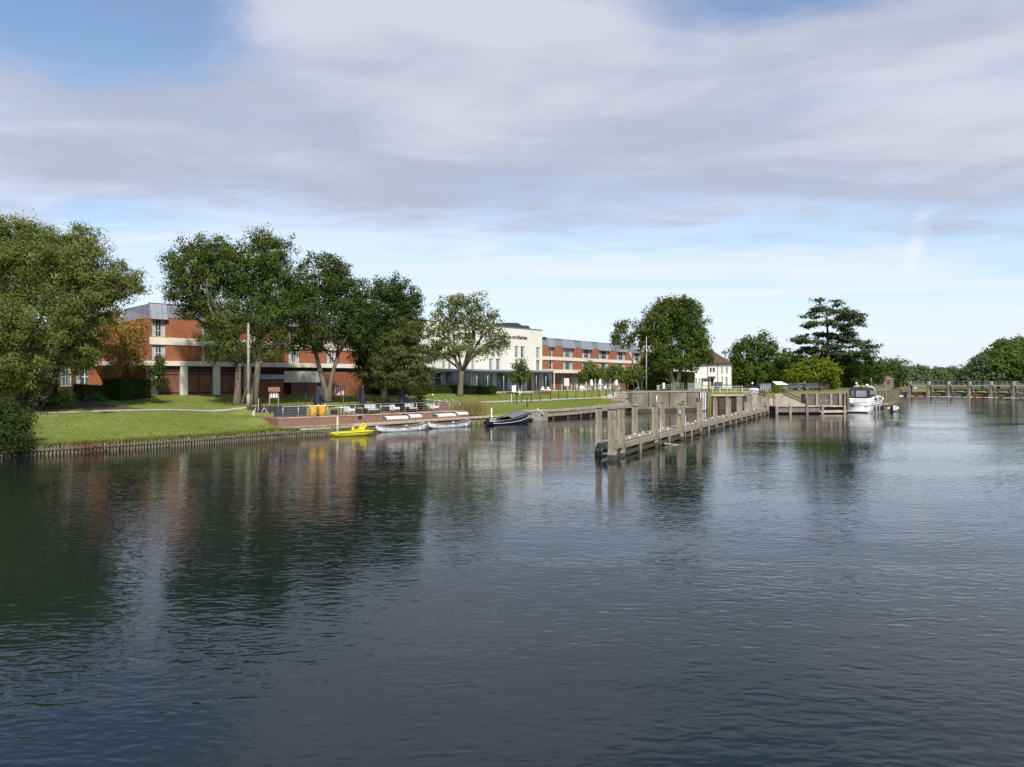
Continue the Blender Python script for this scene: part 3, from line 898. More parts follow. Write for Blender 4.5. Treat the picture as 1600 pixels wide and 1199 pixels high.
# flat grey canopy over the ground floor with glazing set back
xa, xb = WB.fx(600, -4), WB.fx(862, -4)
poly = [(xa, -4.6), (xb - 1.5, -4.6)] + [(xb - 1.5 + 3.6 * math.sin(q), -1.0 - 3.6 * math.cos(q)) for q in np.linspace(0.15, 1.57, 7)] + [(xb + 2.1, 0.9), (LM + .02, 0.9), (LM + .02, -0.02), (xa, -0.02)]
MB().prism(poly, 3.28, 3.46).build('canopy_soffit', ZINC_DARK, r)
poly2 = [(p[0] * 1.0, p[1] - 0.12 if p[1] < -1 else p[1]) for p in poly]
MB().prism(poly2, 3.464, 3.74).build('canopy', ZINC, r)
y_g = -1.3
x = xa; i = 0
rg = random.Random(4)
while x < LM + 1.2:
    wd = rg.choice((1.1, 1.5, 1.5, 1.9))
    b = min(x + wd, LM + 1.2)
    fr = MB(); fr.box(x, x + 0.09, y_g, y_g + 0.12, 0, 3.28).box(x + .09, b, y_g + .01, y_g + 0.1, 2.35, 2.43).box(x + .09, b, y_g + .01, y_g + .1, 0, 0.12)
    f = fr.build('glazing_bar', FRAME_GREY if rg.random() < 0.75 else WHITE, r)
    MB().box(x + 0.09, b, y_g + 0.05, y_g + 0.065, 0.1, 3.27).build('pane', GLASS_TEAL if rg.random() < .45 else GLASS, f)
    if rg.random() < 0.38:
        m9 = MB(); q = x + 0.1
        while q < b - 0.3:
            m9.box(q, q + 0.13, y_g + 0.035, y_g + 0.045, 0.15, 3.2); q += 0.17
        m9.build('blind', CURTAIN, f)
    x = b; i += 1
for px in (672, 690, 722, 745, 762, 787, 806, 822, 838, 853):
    xx = WB.fx(px, -4.1)
    MB().tube([(xx, -4.1, 0), (xx, -4.1, 3.28)], 0.075, 8).build('column', GALV, r)
MB().box(xa, LM, -1.15, -1.05, -0.5, 0.0).build('plinth', CONC, r)
MB().prism([(xa, -6.0), (LM + 5, -6.0), (LM + 5, 0.9), (xa, 0.9)], -0.6, 0.03).build('terrace_slab', STONE, r)

# ---- brick wing on the right
RW = Fac((6.0, 141.2), (27.8, 173.0), 2.95, 'hotel_wing', 'long brick hotel wing with zinc roof boxes right of the white block')
r = RW.root
LR = 56.0
wins = [RW.fx(a) for a in (857.8, 864)], [RW.fx(a) for a in (880, 895)], [RW.fx(a) for a in (909.5, 923)], [RW.fx(a) for a in (936, 951)], [RW.fx(a) for a in (964, 977)]
wins = [tuple(x) for x in wins]
step = wins[4][0] - wins[3][0]
wins += [(wins[4][0] + step * k, wins[4][1] + step * k) for k in (1, 2)]
up = [(a, b, 6.65, 8.45) for a, b in wins]; lo_ = [(a, b, 3.95, 5.75) for a, b in wins]
mb = MB(); wall_open(mb, 0, LR, 4.1, 5.95, 0, 0.3, lo_); wall_open(mb, 0, LR, 6.6, 8.7, 0, 0.3, up)
mb.box(LR - .3, LR, 0.3, 11, 0, 8.7).box(0, .3, .3, 11, 4.1, 8.7).box(0.3, LR - .3, 10.7, 11, 0, 8.7)
mb.build('brick_wall', BRICK, r)
mb = MB(); mb.box(0, LR + .05, -0.10, 0.28, 5.95, 6.6); mb.build('white_band', CREAM, r)
mb = MB(); mb.box(0, LR + .05, -0.22, 0.28, 3.45, 4.1); mb.build('fascia', CREAM, r)
mb = MB(); mb.box(0.3, LR - .3, 0.3, 10.7, 3.5, 3.7).box(0.3, LR - .3, 0.3, 10.7, 6, 6.2); mb.build('floor_slab', CREAM, r)
MB().box(0.3, LR - .3, 2.8, 2.9, 0, 8.7).build('room_partition', CURTAIN, r)
for i, (a, b) in enumerate(wins):
    c_ = 1 if b - a < 1.6 else (3 if i % 2 else 4)
    window(r, a, b, 6.65, 8.45, 0.14, max(1, c_), 2, curtain=True, seed=i + 60)
    window(r, a, b, 4.1, 5.75, 0.14, max(1, c_), 2, curtain=True, seed=i + 80)
zinc_roof(r, LR, [(a - 0.35, b + 0.35) for a, b in wins], 8.7, 10.15)
# its ground floor: posts, boarded doors, a white panel
gl = []
for k in range(14):
    x0 = 1.0 + k * 3.9
    gl.append((x0 + .3, x0 + 3.3, 0.0, 2.6))
mb = MB(); wall_open(mb, 0, LR, -0.4, 3.45, 1.3, 1.55, gl); mb.build('ground_floor_wall', BRICK_RED, r)
for k, o in enumerate(gl):
    if k % 4 == 1:
        plank_wall(o[0], o[1], 1.36, 0, 2.6, WOOD_RED, 'boarded_door', r, 0.2, k)
    else:
        window(r, *o, 1.38, 4, 2, fm=WHITE if k % 2 else FRAME_GREY, curtain=True, t=0.09, seed=k + 100)
MB().box(RW.fx(880, -1.5), RW.fx(889, -1.5), -1.55, -1.47, 0.9, 2.4).build('white_screen', WHITE, r)
for px in (866, 873, 880.5, 895, 905, 916, 930, 944, 960, 975):
    xx = RW.fx(px, -1.6)
    MB().box(xx - .07, xx + .07, -1.67, -1.53, 0, 3.4).build('post', WOOD_DARK if px % 2 else WHITE, r)
MB().prism([(0, -4.5), (LR, -4.5), (LR, 1.3), (0, 1.3)], -0.8, 0.03).build('terrace_slab', STONE, r)

# ---- lock cottage
CT = Fac(((1052 - 800) / F * 171, 171.0), ((1142 - 800) / F * 167, 167.0), 3.2, 'lock_cottage', 'white lock cottage with brown tiled hipped roof beside the lock')
r = CT.root; LC = CT.L
H = 5.55
ops = []
for px0, px1, z0, z1 in ((1109, 1112, 3.6, 4.6), (1113.5, 1117, 3.6, 4.6), (1126, 1129.5, 3.2, 4.7), (1134, 1137.5, 3.2, 4.7), (1127, 1129.5, 0.4, 2.5), (1133, 1137, 0.4, 2.5), (1110.5, 1115, 0.2, 2.3), (1086, 1089, 1.0, 2.2), (1091, 1094, 1.0, 2.2), (1099.5, 1102.5, 1.1, 2.1)):
    ops.append((CT.fx(px0), CT.fx(px1), z0, z1))
mb = MB(); wall_open(mb, 0, LC, -0.4, H, 0, 0.3, ops)
mb.box(0, .3, .3, 7.5, -.4, H).box(LC - .3, LC, .3, 7.5, -.4, H).box(.3, LC - .3, 7.2, 7.5, -.4, H); mb.build('white_wall', WHITE, r)
for i, o in enumerate(ops):
    if i == 6:
        d = MB().box(o[0], o[1], 0.12, 0.18, o[2], o[3]).build('door', WOOD_DARK, r)
        MB().box(o[1] - .18, o[1] - .12, 0.06, 0.12, 1.2, 1.32).build('handle', STEEL, d)
    else:
        window(r, *o, 0.08, 1 if o[1] - o[0] < .6 else 2, 2, fm=WHITE if i > 1 else FRAME_GREY, t=0.06, curtain=i > 1, seed=i + 200)
MB().box(0.3, LC - .3, 2.2, 2.3, 0, H).build('room_partition', CURTAIN, r)
ov = 0.4
mb = MB(); mb.add([(-ov, -ov, H), (LC + ov, -ov, H), (LC + ov, 7.5 + ov, H), (-ov, 7.5 + ov, H), (3.8, 3.75, H + 3.1), (LC - 4.2, 3.75, H + 3.1)],
                  [(0, 1, 5, 4), (1, 2, 5), (2, 3, 4, 5), (3, 0, 4), (0, 3, 2, 1)])
roof = mb.build('roof', ROOFTILE, r)
mb = MB()
for k in range(1, 12):   # tile courses
    q = k / 12
    a = Vector((-ov, -ov, H)).lerp(Vector((3.8, 3.75, H + 3.1)), q); b = Vector((LC + ov, -ov, H)).lerp(Vector((LC - 4.2, 3.75, H + 3.1)), q); c = Vector((LC + ov, 7.9, H)).lerp(Vector((LC - 4.2, 3.75, H + 3.1)), q)
    mb.bar(a, b, 0.05, 0.03); mb.bar(b, c, 0.05, 0.03)
mb.bar((3.8, 3.75, H + 3.12), (LC - 4.2, 3.75, H + 3.12), 0.2, 0.12)
mb.build('tile_course', ROOFTILE, roof)
for px in (1106, 1121.5):
    xx = CT.fx(px); MB().tube([(xx, -0.07, 0), (xx, -0.07, H)], 0.05, 6).build('downpipe', BLACK, r)
mb = MB(); mb.box(-ov, LC + ov, -ov - .1, -ov, H - .1, H + .02); mb.build('gutter', BLACK, r)
mb = MB(); mb.box(CT.fx(1107), CT.fx(1118), -0.9, -0.002, 2.45, 2.6); mb.build('porch_roof', ROOFTILE, r)
mb = MB(); mb.box(5.2, 6.0, 4.2, 5.0, H + 2, H + 4.0).box(5.1, 6.1, 4.1, 5.1, H + 4.0, H + 4.2); mb.build('chimney', BRICK_DARK, r)

# ------------------------------------------------------------------ trees
def quads_mesh(name, P, Nn, size, aspect, tint, rng, m):
    n = len(P)
    Nn = Nn / np.linalg.norm(Nn, axis=1)[:, None]
    rv = rng.normal(size=(n, 3))
    a = np.cross(Nn, rv); a /= np.linalg.norm(a, axis=1)[:, None] + 1e-9
    b = np.cross(Nn, a)
    L = size[:, None]; Wd = (size * aspect)[:, None]
    fold = Nn * (Wd * 0.25)
    v_ = np.stack([P - a * L * .5, P + b * Wd * .5 - fold, P + a * L * .5, P - b * Wd * .5 - fold], 1).reshape(-1, 3)
    me = bpy.data.meshes.new(name)
    me.vertices.add(n * 4); me.vertices.foreach_set('co', v_.astype(np.float32).ravel())
    me.loops.add(n * 4); me.loops.foreach_set('vertex_index', np.arange(n * 4, dtype=np.int32))
    me.polygons.add(n); me.polygons.foreach_set('loop_start', np.arange(0, n * 4, 4, dtype=np.int32))
    at = me.attributes.new('tint', 'FLOAT', 'FACE'); at.data.foreach_set('value', tint.astype(np.float32))
    me.update(); me.validate()
    me.materials.append(m)
    return me

def scatter(lobes, rng, leaf, dens=5.0, aspect=0.62, shell=0.45, clump=None, up=0.35, flat=0.75, rag=0.16):
    """leaf clumps through a list of ellipsoids (x, y, z, rx, ry, rz)"""
    Ps, Ns, Ts, Cl = [], [], [], []
    for (cx, cy, cz, rx, ry, rz, *more_) in lobes:
        area = math.pi * rx * rz
        n = max(40, int(dens * (more_[0] if more_ else 1.0) * area / (0.5 * leaf * leaf * aspect)))
        cs = clump or max(0.32, 0.135 * min(rx, rz * 1.3))
        nc = max(6, int(1.45 * (more_[0] if more_ else 1.0) ** 0.7 * area / (cs * cs * 2.2)))
        dr = rng.normal(size=(nc, 3)); dr /= np.linalg.norm(dr, axis=1)[:, None]
        rad = shell + (1.0 - shell) * rng.random(nc) ** 0.6
        rad *= 1 + rag * rng.normal(size=nc)
        C = dr * rad[:, None] * np.array((rx, ry, rz))
        wts = 0.4 + rng.random(nc)
        idx = rng.choice(nc, n, p=wts / wts.sum())
        off = np.clip(rng.normal(size=(n, 3)), -2, 2) * cs * np.array((1, 1, flat)) * (0.6 + 0.8 * rng.random(nc))[idx][:, None]
        p = C[idx] + off
        out_ = p / np.array((rx, ry, rz))
        out_ /= np.linalg.norm(out_, axis=1)[:, None] + 1e-6
        nn = out_ * 0.55 + off / (cs + 1e-6) * 0.55 + rng.normal(size=(n, 3)) * 0.5 + np.array((0, 0, up))
        tc_ = rng.random(nc)
        t = np.clip(0.75 * tc_[idx] + 0.4 * rng.random(n) - 0.08, 0, 1)
        Ps.append(p + np.array((cx, cy, cz))); Ns.append(nn); Ts.append(t); Cl.append(C + np.array((cx, cy, cz)))
    return np.concatenate(Ps), np.concatenate(Ns), np.concatenate(Ts), Cl

def px_lobes(base, specs, shrink=0.97):
    """crown masses read off the photograph at the tree's own distance -> local ellipsoids; spec = px, py, rx, ry[, depth offset m[, depth radius factor]]"""
    out_ = []
    for sp in specs:
        dyo = sp[4] if len(sp) > 4 else 0.0
        k = sp[5] if len(sp) > 5 else 1.0
        D = base.y + dyo
        c = W(sp[0], sp[1], D) - base
        rx, rz = sp[2] / F * D * shrink, sp[3] / F * D * shrink
        out_.append((c.x, c.y, c.z, rx, max(rx, rz) * k if k else rx, rz, sp[6] if len(sp) > 6 else 1.0))
    return out_

LEAF = {
    'hornbeam': leaf_mat('hornbeam_leaves', (0.030, 0.055, 0.014), (0.080, 0.114, 0.025)),
    'willow': leaf_mat('willow_leaves', (0.064, 0.095, 0.018), (0.225, 0.255, 0.072)),
    'ash': leaf_mat('broad_leaves', (0.043, 0.077, 0.014), (0.128, 0.166, 0.032)),
    'dark': leaf_mat('dark_leaves', (0.035, 0.065, 0.014), (0.102, 0.136, 0.028)),
    'open': leaf_mat('pale_leaves', (0.088, 0.125, 0.027), (0.190, 0.215, 0.066)),
    'yew': leaf_mat('olive_needles', (0.065, 0.090, 0.025), (0.135, 0.150, 0.044)),
    'cedar': leaf_mat('cedar_needles', (0.034, 0.064, 0.027), (0.076, 0.105, 0.037), 0.2),
    'lime': leaf_mat('yellow_green_leaves', (0.100, 0.147, 0.013), (0.200, 0.240, 0.024)),
    'mid': leaf_mat('mid_green_leaves', (0.077, 0.119, 0.022), (0.160, 0.195, 0.042)),
    'autumn': leaf_mat('turning_leaves', (0.213, 0.175, 0.044), (0.420, 0.270, 0.070)),
    'hedge': leaf_mat('hedge_leaves', (0.030, 0.051, 0.013), (0.071, 0.098, 0.022)),
    'far': leaf_mat('far_leaves', (0.106, 0.150, 0.062), (0.165, 0.200, 0.085)),  # distance haze is put into this paler blue-green leaf colour
    'reed': leaf_mat('dry_grass_blades', (0.275, 0.229, 0.091), (0.403, 0.342, 0.146)),
    'shrub': leaf_mat('grey_green_leaves', (0.114, 0.138, 0.069), (0.183, 0.201, 0.104)),
}

def limb(mb, p, q, r0, r1, rng, bow=0.12, n=6, k=5):
    p, q = np.array(p, float), np.array(q, float)
    L = np.linalg.norm(q - p)
    off = rng.normal(size=3) * bow * L; off[2] = abs(off[2]) * 0.6
    pts = []
    for i in range(k + 1):
        t = i / k
        pts.append(p + (q - p) * t + off * math.sin(math.pi * t) * (1 - 0.3 * t) + rng.normal(size=3) * 0.012 * L * (0 < i < k))
    mb.tube(pts, [r0 + (r1 - r0) * (i / k) ** 0.8 for i in range(k + 1)], n)
    return pts

def tree(name, label, base, specs, leafm, bark, stems, seed, leaf=None, dens=5.0, cat='tree', group=None, limbs=True, local=False, **kw):
    """stems: list of (dx0, dx1, height, r0, r1) metres from the base; the limbs run from the stem tops into the crown masses"""
    rng = np.random.default_rng(seed)
    root = thing(name, base, 0, label, cat, group)
    lobes = specs if local else px_lobes(base, specs)
    leaf = leaf or max(0.20, 0.0029 * base.y)
    P, Nn, t, Cl = scatter(lobes, rng, leaf, dens, **kw)
    keep = P[:, 2] > 0.15
    P, Nn, t = P[keep], Nn[keep], t[keep]
    me = quads_mesh('crown', P, Nn, leaf * (0.65 + 0.7 * rng.random(len(P))), kw.get('aspect', 0.62), t, rng, LEAF[leafm])
    link('crown', me, root)
    mb = MB()
    tops = []
    for st in stems:
        dx0, dx1, h, r0, r1 = st[:5]
        dy0 = st[5] if len(st) > 5 else 0.0
        k = 6
        pts, rad = [], []
        sw = rng.normal() * 0.02 * h
        for i in range(k + 1):
            q = i / k
            pts.append((dx0 + (dx1 - dx0) * q ** 1.3 + sw * math.sin(3.0 * q), dy0 * q + 0.5 * sw * math.sin(4 * q), h * q - 0.25 * (i == 0)))
            rad.append((r0 + (r1 - r0) * q) * (1.45 if i == 0 else (1.08 if i == 1 else 1)))
        mb.tube(pts, rad, 10)
        tops.append((np.array(pts[-1]), r1, np.array(pts[-2])))
    if limbs:
        for li, L in enumerate(lobes):
            c = np.array(L[:3])
            tp, r1, tp2 = min(tops, key=lambda q: np.linalg.norm((q[0] - c)[:2]))
            st_ = tp if rng.random() < 0.6 else tp2 + (tp - tp2) * rng.random()
            if c[2] < st_[2] - 0.5:
                st_ = st_ * np.array((1, 1, 0)) + np.array((0, 0, max(0.5, c[2] - 0.6)))
            end = c + np.array((0, 0, 0.25 * L[5]))
            pts = limb(mb, st_, end, r1 * 0.62, r1 * 0.14 + 0.02, rng)
            cl = Cl[li]
            for j in rng.choice(len(cl), min(len(cl), 7), replace=False):
                s0 = pts[int(rng.integers(2, len(pts)))]
                limb(mb, s0, cl[j], r1 * 0.16 + 0.015, 0.012, rng, 0.08, 5, 3)
    mb.build('trunk', bark, root)
    return root

def bush(name, label, base, specs, leafm, seed, cat='shrub', leaf=None, dens=6.0, local=False, stemm=None, **kw):
    rng = np.random.default_rng(seed)
    root = thing(name, base, 0, label, cat)
    lobes = specs if local else px_lobes(base, specs)
    leaf = leaf or max(0.14, 0.0026 * base.y)
    P, Nn, t, Cl = scatter(lobes, rng, leaf, dens, **kw)
    keep = P[:, 2] > -0.2
    me = quads_mesh('foliage', P[keep], Nn[keep], leaf * (0.65 + 0.7 * rng.random(keep.sum())), 0.62, t[keep], rng, LEAF[leafm])
    link('foliage', me, root)
    mb = MB()
    for k in range(7):
        L = lobes[k % len(lobes)]
        limb(mb, (rng.normal() * 0.15, rng.normal() * 0.15, -0.1), (L[0] + rng.normal() * L[3] * .4, L[1] + rng.normal() * L[4] * .4, L[2] + .3 * L[5]), 0.05, 0.012, rng, 0.1, 5, 3)
    mb.build('stem', stemm or BARK_DARK, root)
    return root

def hedge(name, label, p, q, wd, ht, seed, leafm='hedge'):
    rng = np.random.default_rng(seed)
    p, q = Vector(p), Vector(q)
    d = q - p; d.z = 0; L = d.length; ang = math.atan2(d.y, d.x)
    root = thing(name, p, ang, label, 'hedge')
    n = int(60 * (L * ht * 2 + L * wd))
    leaf = max(0.12, 0.0022 * p.y)
    n = int(5 * (L * ht * 2 + L * wd) / (0.5 * leaf * leaf * .6))
    f = rng.choice(3, n, p=np.array((L * ht, L * ht, L * wd)) / (2 * L * ht + L * wd))
    x = rng.random(n) * L
    en = rng.random(n) < wd / (L + wd); x = np.where(en & (f < 2), np.where(rng.random(n) < .5, -.03, L + .03), x)
    y = np.where(en & (f < 2), (rng.random(n) - .5) * wd, 0) + np.where(en & (f < 2), 0, 1) * np.where(f == 0, -wd / 2, np.where(f == 1, wd / 2, (rng.random(n) - .5) * wd)) + rng.normal(size=n) * 0.07
    z = np.where(f == 2, ht, rng.random(n) * ht) + rng.normal(size=n) * 0.06 + 0.07 * np.sin(x * 1.7 + seed)
    nn = np.stack([rng.normal(size=n) * .6, np.where(f == 0, -1, np.where(f == 1, 1, 0)) + rng.normal(size=n) * .5, np.where(f == 2, 1, 0.3) + rng.normal(size=n) * .4], 1)
    me = quads_mesh('foliage', np.stack([x, y, z], 1), nn, leaf * (.7 + .6 * rng.random(n)), .62, np.clip(rng.random(n) * .8 + .15 * np.sin(x * 2), 0, 1), rng, LEAF[leafm])
    link('foliage', me, root)
    mb = MB(); mb.box(0.06, L - .06, -wd / 2 + .1, wd / 2 - .1, -0.2, ht - .12); mb.build('branches', BARK_DARK, root)
    return root

# the willow at the left edge
b = G(52, 640)
tree('willow_tree', 'broad green willow overhanging the lawn at the left edge of the river bank', b,
     [(20, 425, 62, 60, 1), (95, 410, 62, 58, 0), (140, 428, 48, 52, 1.5), (50, 385, 50, 42, 2), (-40, 420, 70, 80, 2), (158, 466, 30, 34, 0), (198, 452, 26, 16, 1, .7), (206, 436, 14, 10, 1, .7),
      (60, 490, 70, 52, -2.5), (120, 500, 50, 44, 0), (15, 530, 60, 45, -2.5), (-50, 520, 60, 70, 0), (95, 545, 42, 30, 0.5), (30, 575, 45, 26, -3), (-30, 590, 50, 40, -2), (130, 548, 24, 22, 1.5), (120, 372, 26, 18, 1), (10, 360, 30, 20, 1), (110, 560, 36, 22, 0), (45, 590, 34, 22, -3), (212, 446, 16, 9, 1, .7, .8), (185, 430, 18, 16, 1)],
     'willow', BARK_DARK, [(0, 0.3, 3.4, 0.55, 0.42), (-.5, -2.2, 3.2, 0.4, 0.3), (.6, 2.4, 4.2, 0.30, 0.22)], 11, dens=4.4, up=0.1, rag=0.26, aspect=0.42, leaf=0.23)
# turning creeper-like tree in front of the gable
b = G(204, 622); b.y += 0
tree('autumn_tree', 'thin tree with turning orange leaves in front of the brick gable', b,
     [(190, 535, 26, 36, 0), (212, 520, 20, 26, 0.6), (180, 565, 24, 30, 0), (212, 552, 16, 26, 0.5), (170, 520, 20, 28, 0)],
     'autumn', BARK_DARK, [(0, -.3, 3.0, 0.10, 0.07)], 12, dens=2.3, rag=0.25)
b = Vector((*XY(247, 78.3), 0)); b.z = gz(b.x, b.y)
tree('small_tree', 'slim dark green young tree against the first white pier', b,
     [(246, 567, 11, 11, 0), (243, 583, 9, 12, 0), (250, 578, 9, 11, .2), (245, 600, 8, 9, 0)],
     'ash', BARK_DARK, [(0, .1, 1.4, 0.06, 0.05)], 13, dens=4.5)
# twin trunks in front of the garages
b = AT(370, 74.5)
tree('maple_tree', 'tall leafy tree with straight grey trunk in front of the garage doors', b,
     [(300, 412, 38, 34, 0), (335, 392, 38, 26, 1), (280, 448, 24, 26, -1), (330, 450, 42, 40, 1), (312, 480, 26, 24, 0), (358, 420, 34, 42, 1.5), (355, 500, 34, 36, 0), (335, 530, 22, 24, -1, 1, .55), (330, 558, 16, 14, -1, 1, .4), (360, 545, 24, 24, -1, 1, .6), (285, 478, 16, 16, 0, 1, .5), (268, 452, 10, 18, 0, 1, .6)],
     'ash', BARK, [(0, 0.15, 4.2, 0.36, 0.27)], 21, dens=4.4, rag=0.2)
b = AT(396, 75.5)
tree('maple_tree', 'tallest leafy tree with leaning trunk just behind the wooden flagpole', b,
     [(410, 398, 44, 34, 2), (395, 440, 44, 46, 2), (435, 440, 32, 46, 2.5), (415, 500, 40, 38, 1), (437, 530, 24, 26, 1, 1, .6), (392, 550, 20, 20, 0, 1, .6), (450, 480, 22, 36, 2), (412, 377, 22, 14, 2), (425, 555, 18, 10, 0, 1, .5)],
     'ash', BARK, [(0, 0.55, 4.3, 0.42, 0.28)], 22, dens=4.4, rag=0.2)
b = AT(513, 81.0)
tree('maple_tree', 'round headed tree with forked pale trunk between the two striped deckchairs', b,
     [(500, 440, 44, 36, 0), (540, 460, 38, 40, .5), (470, 470, 34, 44, 0), (505, 500, 50, 44, -.5), (555, 500, 26, 40, .5), (480, 530, 28, 20, -1, 1, .6), (535, 526, 28, 18, 0, 1, .8), (562, 526, 16, 18, 0, 1, .7), (460, 540, 14, 16, -1, 1, .5), (515, 415, 30, 14, 0), (500, 544, 16, 8, 0, 1, .4)],
     'dark', BARK, [(0, -1.35, 5.6, 0.36, 0.20, -.3), (0.05, 1.0, 5.2, 0.30, 0.18, .2)], 23, dens=4.4, rag=0.2)
b = AT(600, 87.5)
tree('hornbeam_tree', 'dark dense tree with pointed top left of the white hotel block', b,
     [(612, 452, 28, 22, 2), (600, 485, 40, 34, 2), (630, 480, 24, 30, 2.5), (575, 500, 28, 32, 0), (590, 540, 40, 36, 0), (640, 510, 24, 28, 2), (620, 540, 34, 34, 2), (580, 575, 28, 26, -1), (570, 545, 20, 30, -1), (645, 470, 10, 20, 2.5)],
     'hornbeam', BARK_DARK, [(0, 0, 3.5, 0.40, 0.3)], 24, dens=5.4, rag=0.18)
b = AT(627, 81.0)
tree('yew_tree', 'low spreading olive conifer in front of the dark pointed tree', b,
     [(630, 530, 24, 26, 0), (645, 520, 14, 16, 0), (618, 560, 36, 18, -.5), (650, 555, 30, 20, 0), (612, 583, 34, 14, -.6), (655, 580, 32, 14, -.2), (635, 590, 36, 16, -.8), (640, 510, 9, 12, 0), (608, 598, 24, 10, 0), (660, 596, 22, 10, .3)],
     'yew', BARK_DARK, [(0, 0, 4.5, 0.22, 0.12)], 25, dens=5.0, rag=0.18, flat=.45)
b = AT(719, 107.0)
tree('field_maple_tree', 'pale open crowned tree with stout straight trunk before the white hotel block', b,
     [(700, 485, 26, 22, 0), (735, 475, 28, 18, .5), (760, 505, 26, 24, 0), (685, 515, 24, 26, -1), (725, 515, 30, 26, 1), (775, 535, 20, 20, .4), (745, 545, 28, 16, -.6), (700, 545, 26, 16, 0), (680, 550, 16, 16, 0), (715, 470, 20, 10, 0), (788, 530, 9, 12, 0)],
     'open', BARK, [(0, 0.25, 3.6, 0.44, 0.34)], 26, dens=2.6, rag=0.2)
b = AT(813, 118.0)
tree('birch_tree', 'little birch with twin white stems on the hotel lawn', b,
     [(812, 572, 11, 11, 0), (805, 585, 12, 12, 0), (822, 583, 12, 12, 0), (814, 592, 16, 9, 0), (814, 565, 5, 6, 0)],
     'ash', BIRCH, [(-.15, -.45, 2.2, 0.085, 0.07), (.1, .4, 2.3, 0.085, 0.07)], 27, dens=2.9, rag=0.2)
for i, (px, lab, sp) in enumerate((
        (921, 'rounded little tree nearest the hotel doors in the row before the right wing', [(915, 582, 14, 13, 0), (925, 578, 16, 14, 0), (910, 590, 9, 9, 0), (935, 586, 12, 11, 0)]),
        (952, 'rounded little tree in the middle of the row before the right wing', [(947, 583, 14, 12, 0), (958, 580, 14, 12, .3), (962, 590, 10, 8, 0)]),
        (980, 'rounded little tree beside the lamp mast in the row before the right wing', [(972, 583, 13, 12, 0), (986, 584, 14, 13, 0), (998, 582, 10, 14, 0), (980, 590, 12, 8, 0)]))):
    b = AT(px, 131.0 + 2 * i)
    tree('small_lawn_tree', lab, b, sp, 'mid', BARK_PALE, [(0, .1, 2.0, 0.10, 0.08)], 30 + i, dens=3.6, group='small trees before the right hotel wing')
b = W(999, 607, 148); b.z = gz(b.x, b.y)
tree('poplar_tree', 'slender tree with long bare pale stems left of the big dark tree', b,
     [(968, 520, 14, 15, 0), (975, 508, 12, 10, 0), (985, 530, 12, 14, 0), (970, 538, 10, 9, 0), (994, 515, 9, 14, 1), (962, 530, 9, 9, 0)],
     'ash', BIRCH, [(0, -1.8, 7.5, 0.22, 0.15), (.5, .3, 8.0, 0.20, 0.14)], 34, dens=2.8, rag=0.2)
b = W(1055, 607, 140); b.z = gz(b.x, b.y)
tree('horse_chestnut_tree', 'very large dark tree with forked pale trunk behind the lock wall', b,
     [(1050, 490, 42, 24, 0), (1030, 510, 32, 30, -1), (1075, 500, 30, 30, 0), (1020, 540, 24, 26, -1), (1050, 530, 40, 28, 1), (1085, 540, 26, 26, -1), (1098, 553, 16, 16, -1), (1035, 562, 30, 18, -1), (1072, 568, 28, 14, -2), (1015, 570, 18, 18, 0), (1060, 475, 30, 12, 0), (1008, 525, 12, 18, 0), (1090, 520, 16, 20, 0), (1108, 562, 8, 8, -1), (1020, 590, 20, 16, 4), (1062, 590, 14, 12, 5)],
     'ash', BARK_PALE, [(-.1, -1.1, 4.4, 0.40, 0.30), (.2, 1.1, 4.6, 0.36, 0.28)], 35, dens=5.0)
b = Vector((*XY(1180, 180), 3.0))
tree('lime_tree', 'round dense green tree right of the lock cottage', b,
     [(1165, 555, 24, 26, 0), (1185, 540, 28, 20, 0), (1205, 560, 20, 26, 0), (1160, 580, 20, 20, -1), (1190, 580, 28, 20, -2), (1150, 560, 10, 16, 0), (1215, 575, 10, 18, 0)],
     'ash', BARK, [(0, 0, 3, 0.4, 0.3)], 36, dens=5.0)
b = Vector((*XY(1232, 185), 3.0))
tree('lime_tree', 'dark green tree filling the gap left of the cedar', b,
     [(1232, 565, 16, 22, 0), (1245, 575, 18, 22, 0), (1225, 588, 14, 14, 0)], 'ash', BARK, [(0, 0, 3, 0.3, 0.2)], 37, dens=5.0)
b = Vector((*XY(1293, 165), 3.0))
ced = []
rgc = random.Random(3)
tiers = [(1280, 470, 8, 3.5), (1282, 482, 16, 3.5), (1306, 473, 10, 4), (1276, 487, 14, 3.5), (1270, 495, 14, 3), (1310, 488, 26, 6), (1335, 491, 18, 3.5), (1325, 497, 30, 4), (1275, 505, 16, 3.5), (1300, 506, 26, 5), (1262, 509, 14, 3), (1330, 508, 18, 4), (1345, 500, 12, 3), (1320, 516, 18, 4), (1285, 523, 26, 4), (1255, 527, 14, 3.5), (1310, 526, 26, 5), (1330, 524, 12, 3), (1270, 534, 26, 5), (1325, 534, 26, 4), (1350, 533, 16, 3), (1245, 533, 10, 3), (1300, 542, 34, 6), (1345, 541, 20, 4), (1366, 541, 10, 2.5), (1355, 550, 14, 4), (1265, 548, 24, 6), (1325, 553, 30, 6)]
for (px, py, rx, ry) in tiers:
    ced.append((px, py, rx * 1.12, ry * 1.28, rgc.uniform(-3, 3), 0.9))
tree('cedar_tree', 'dark cedar with flat spreading tiers behind the yellow green weeping tree', b, ced, 'cedar', BARK_DARK, [(0, -.3, 17.5, 0.55, 0.12), (1.2, 4.0, 13, 0.4, 0.10)], 38, dens=5.3, shell=0.2, flat=0.32, up=0.9, rag=0.25, clump=0.55)
b = Vector((*XY(1343, 168), 3.0))
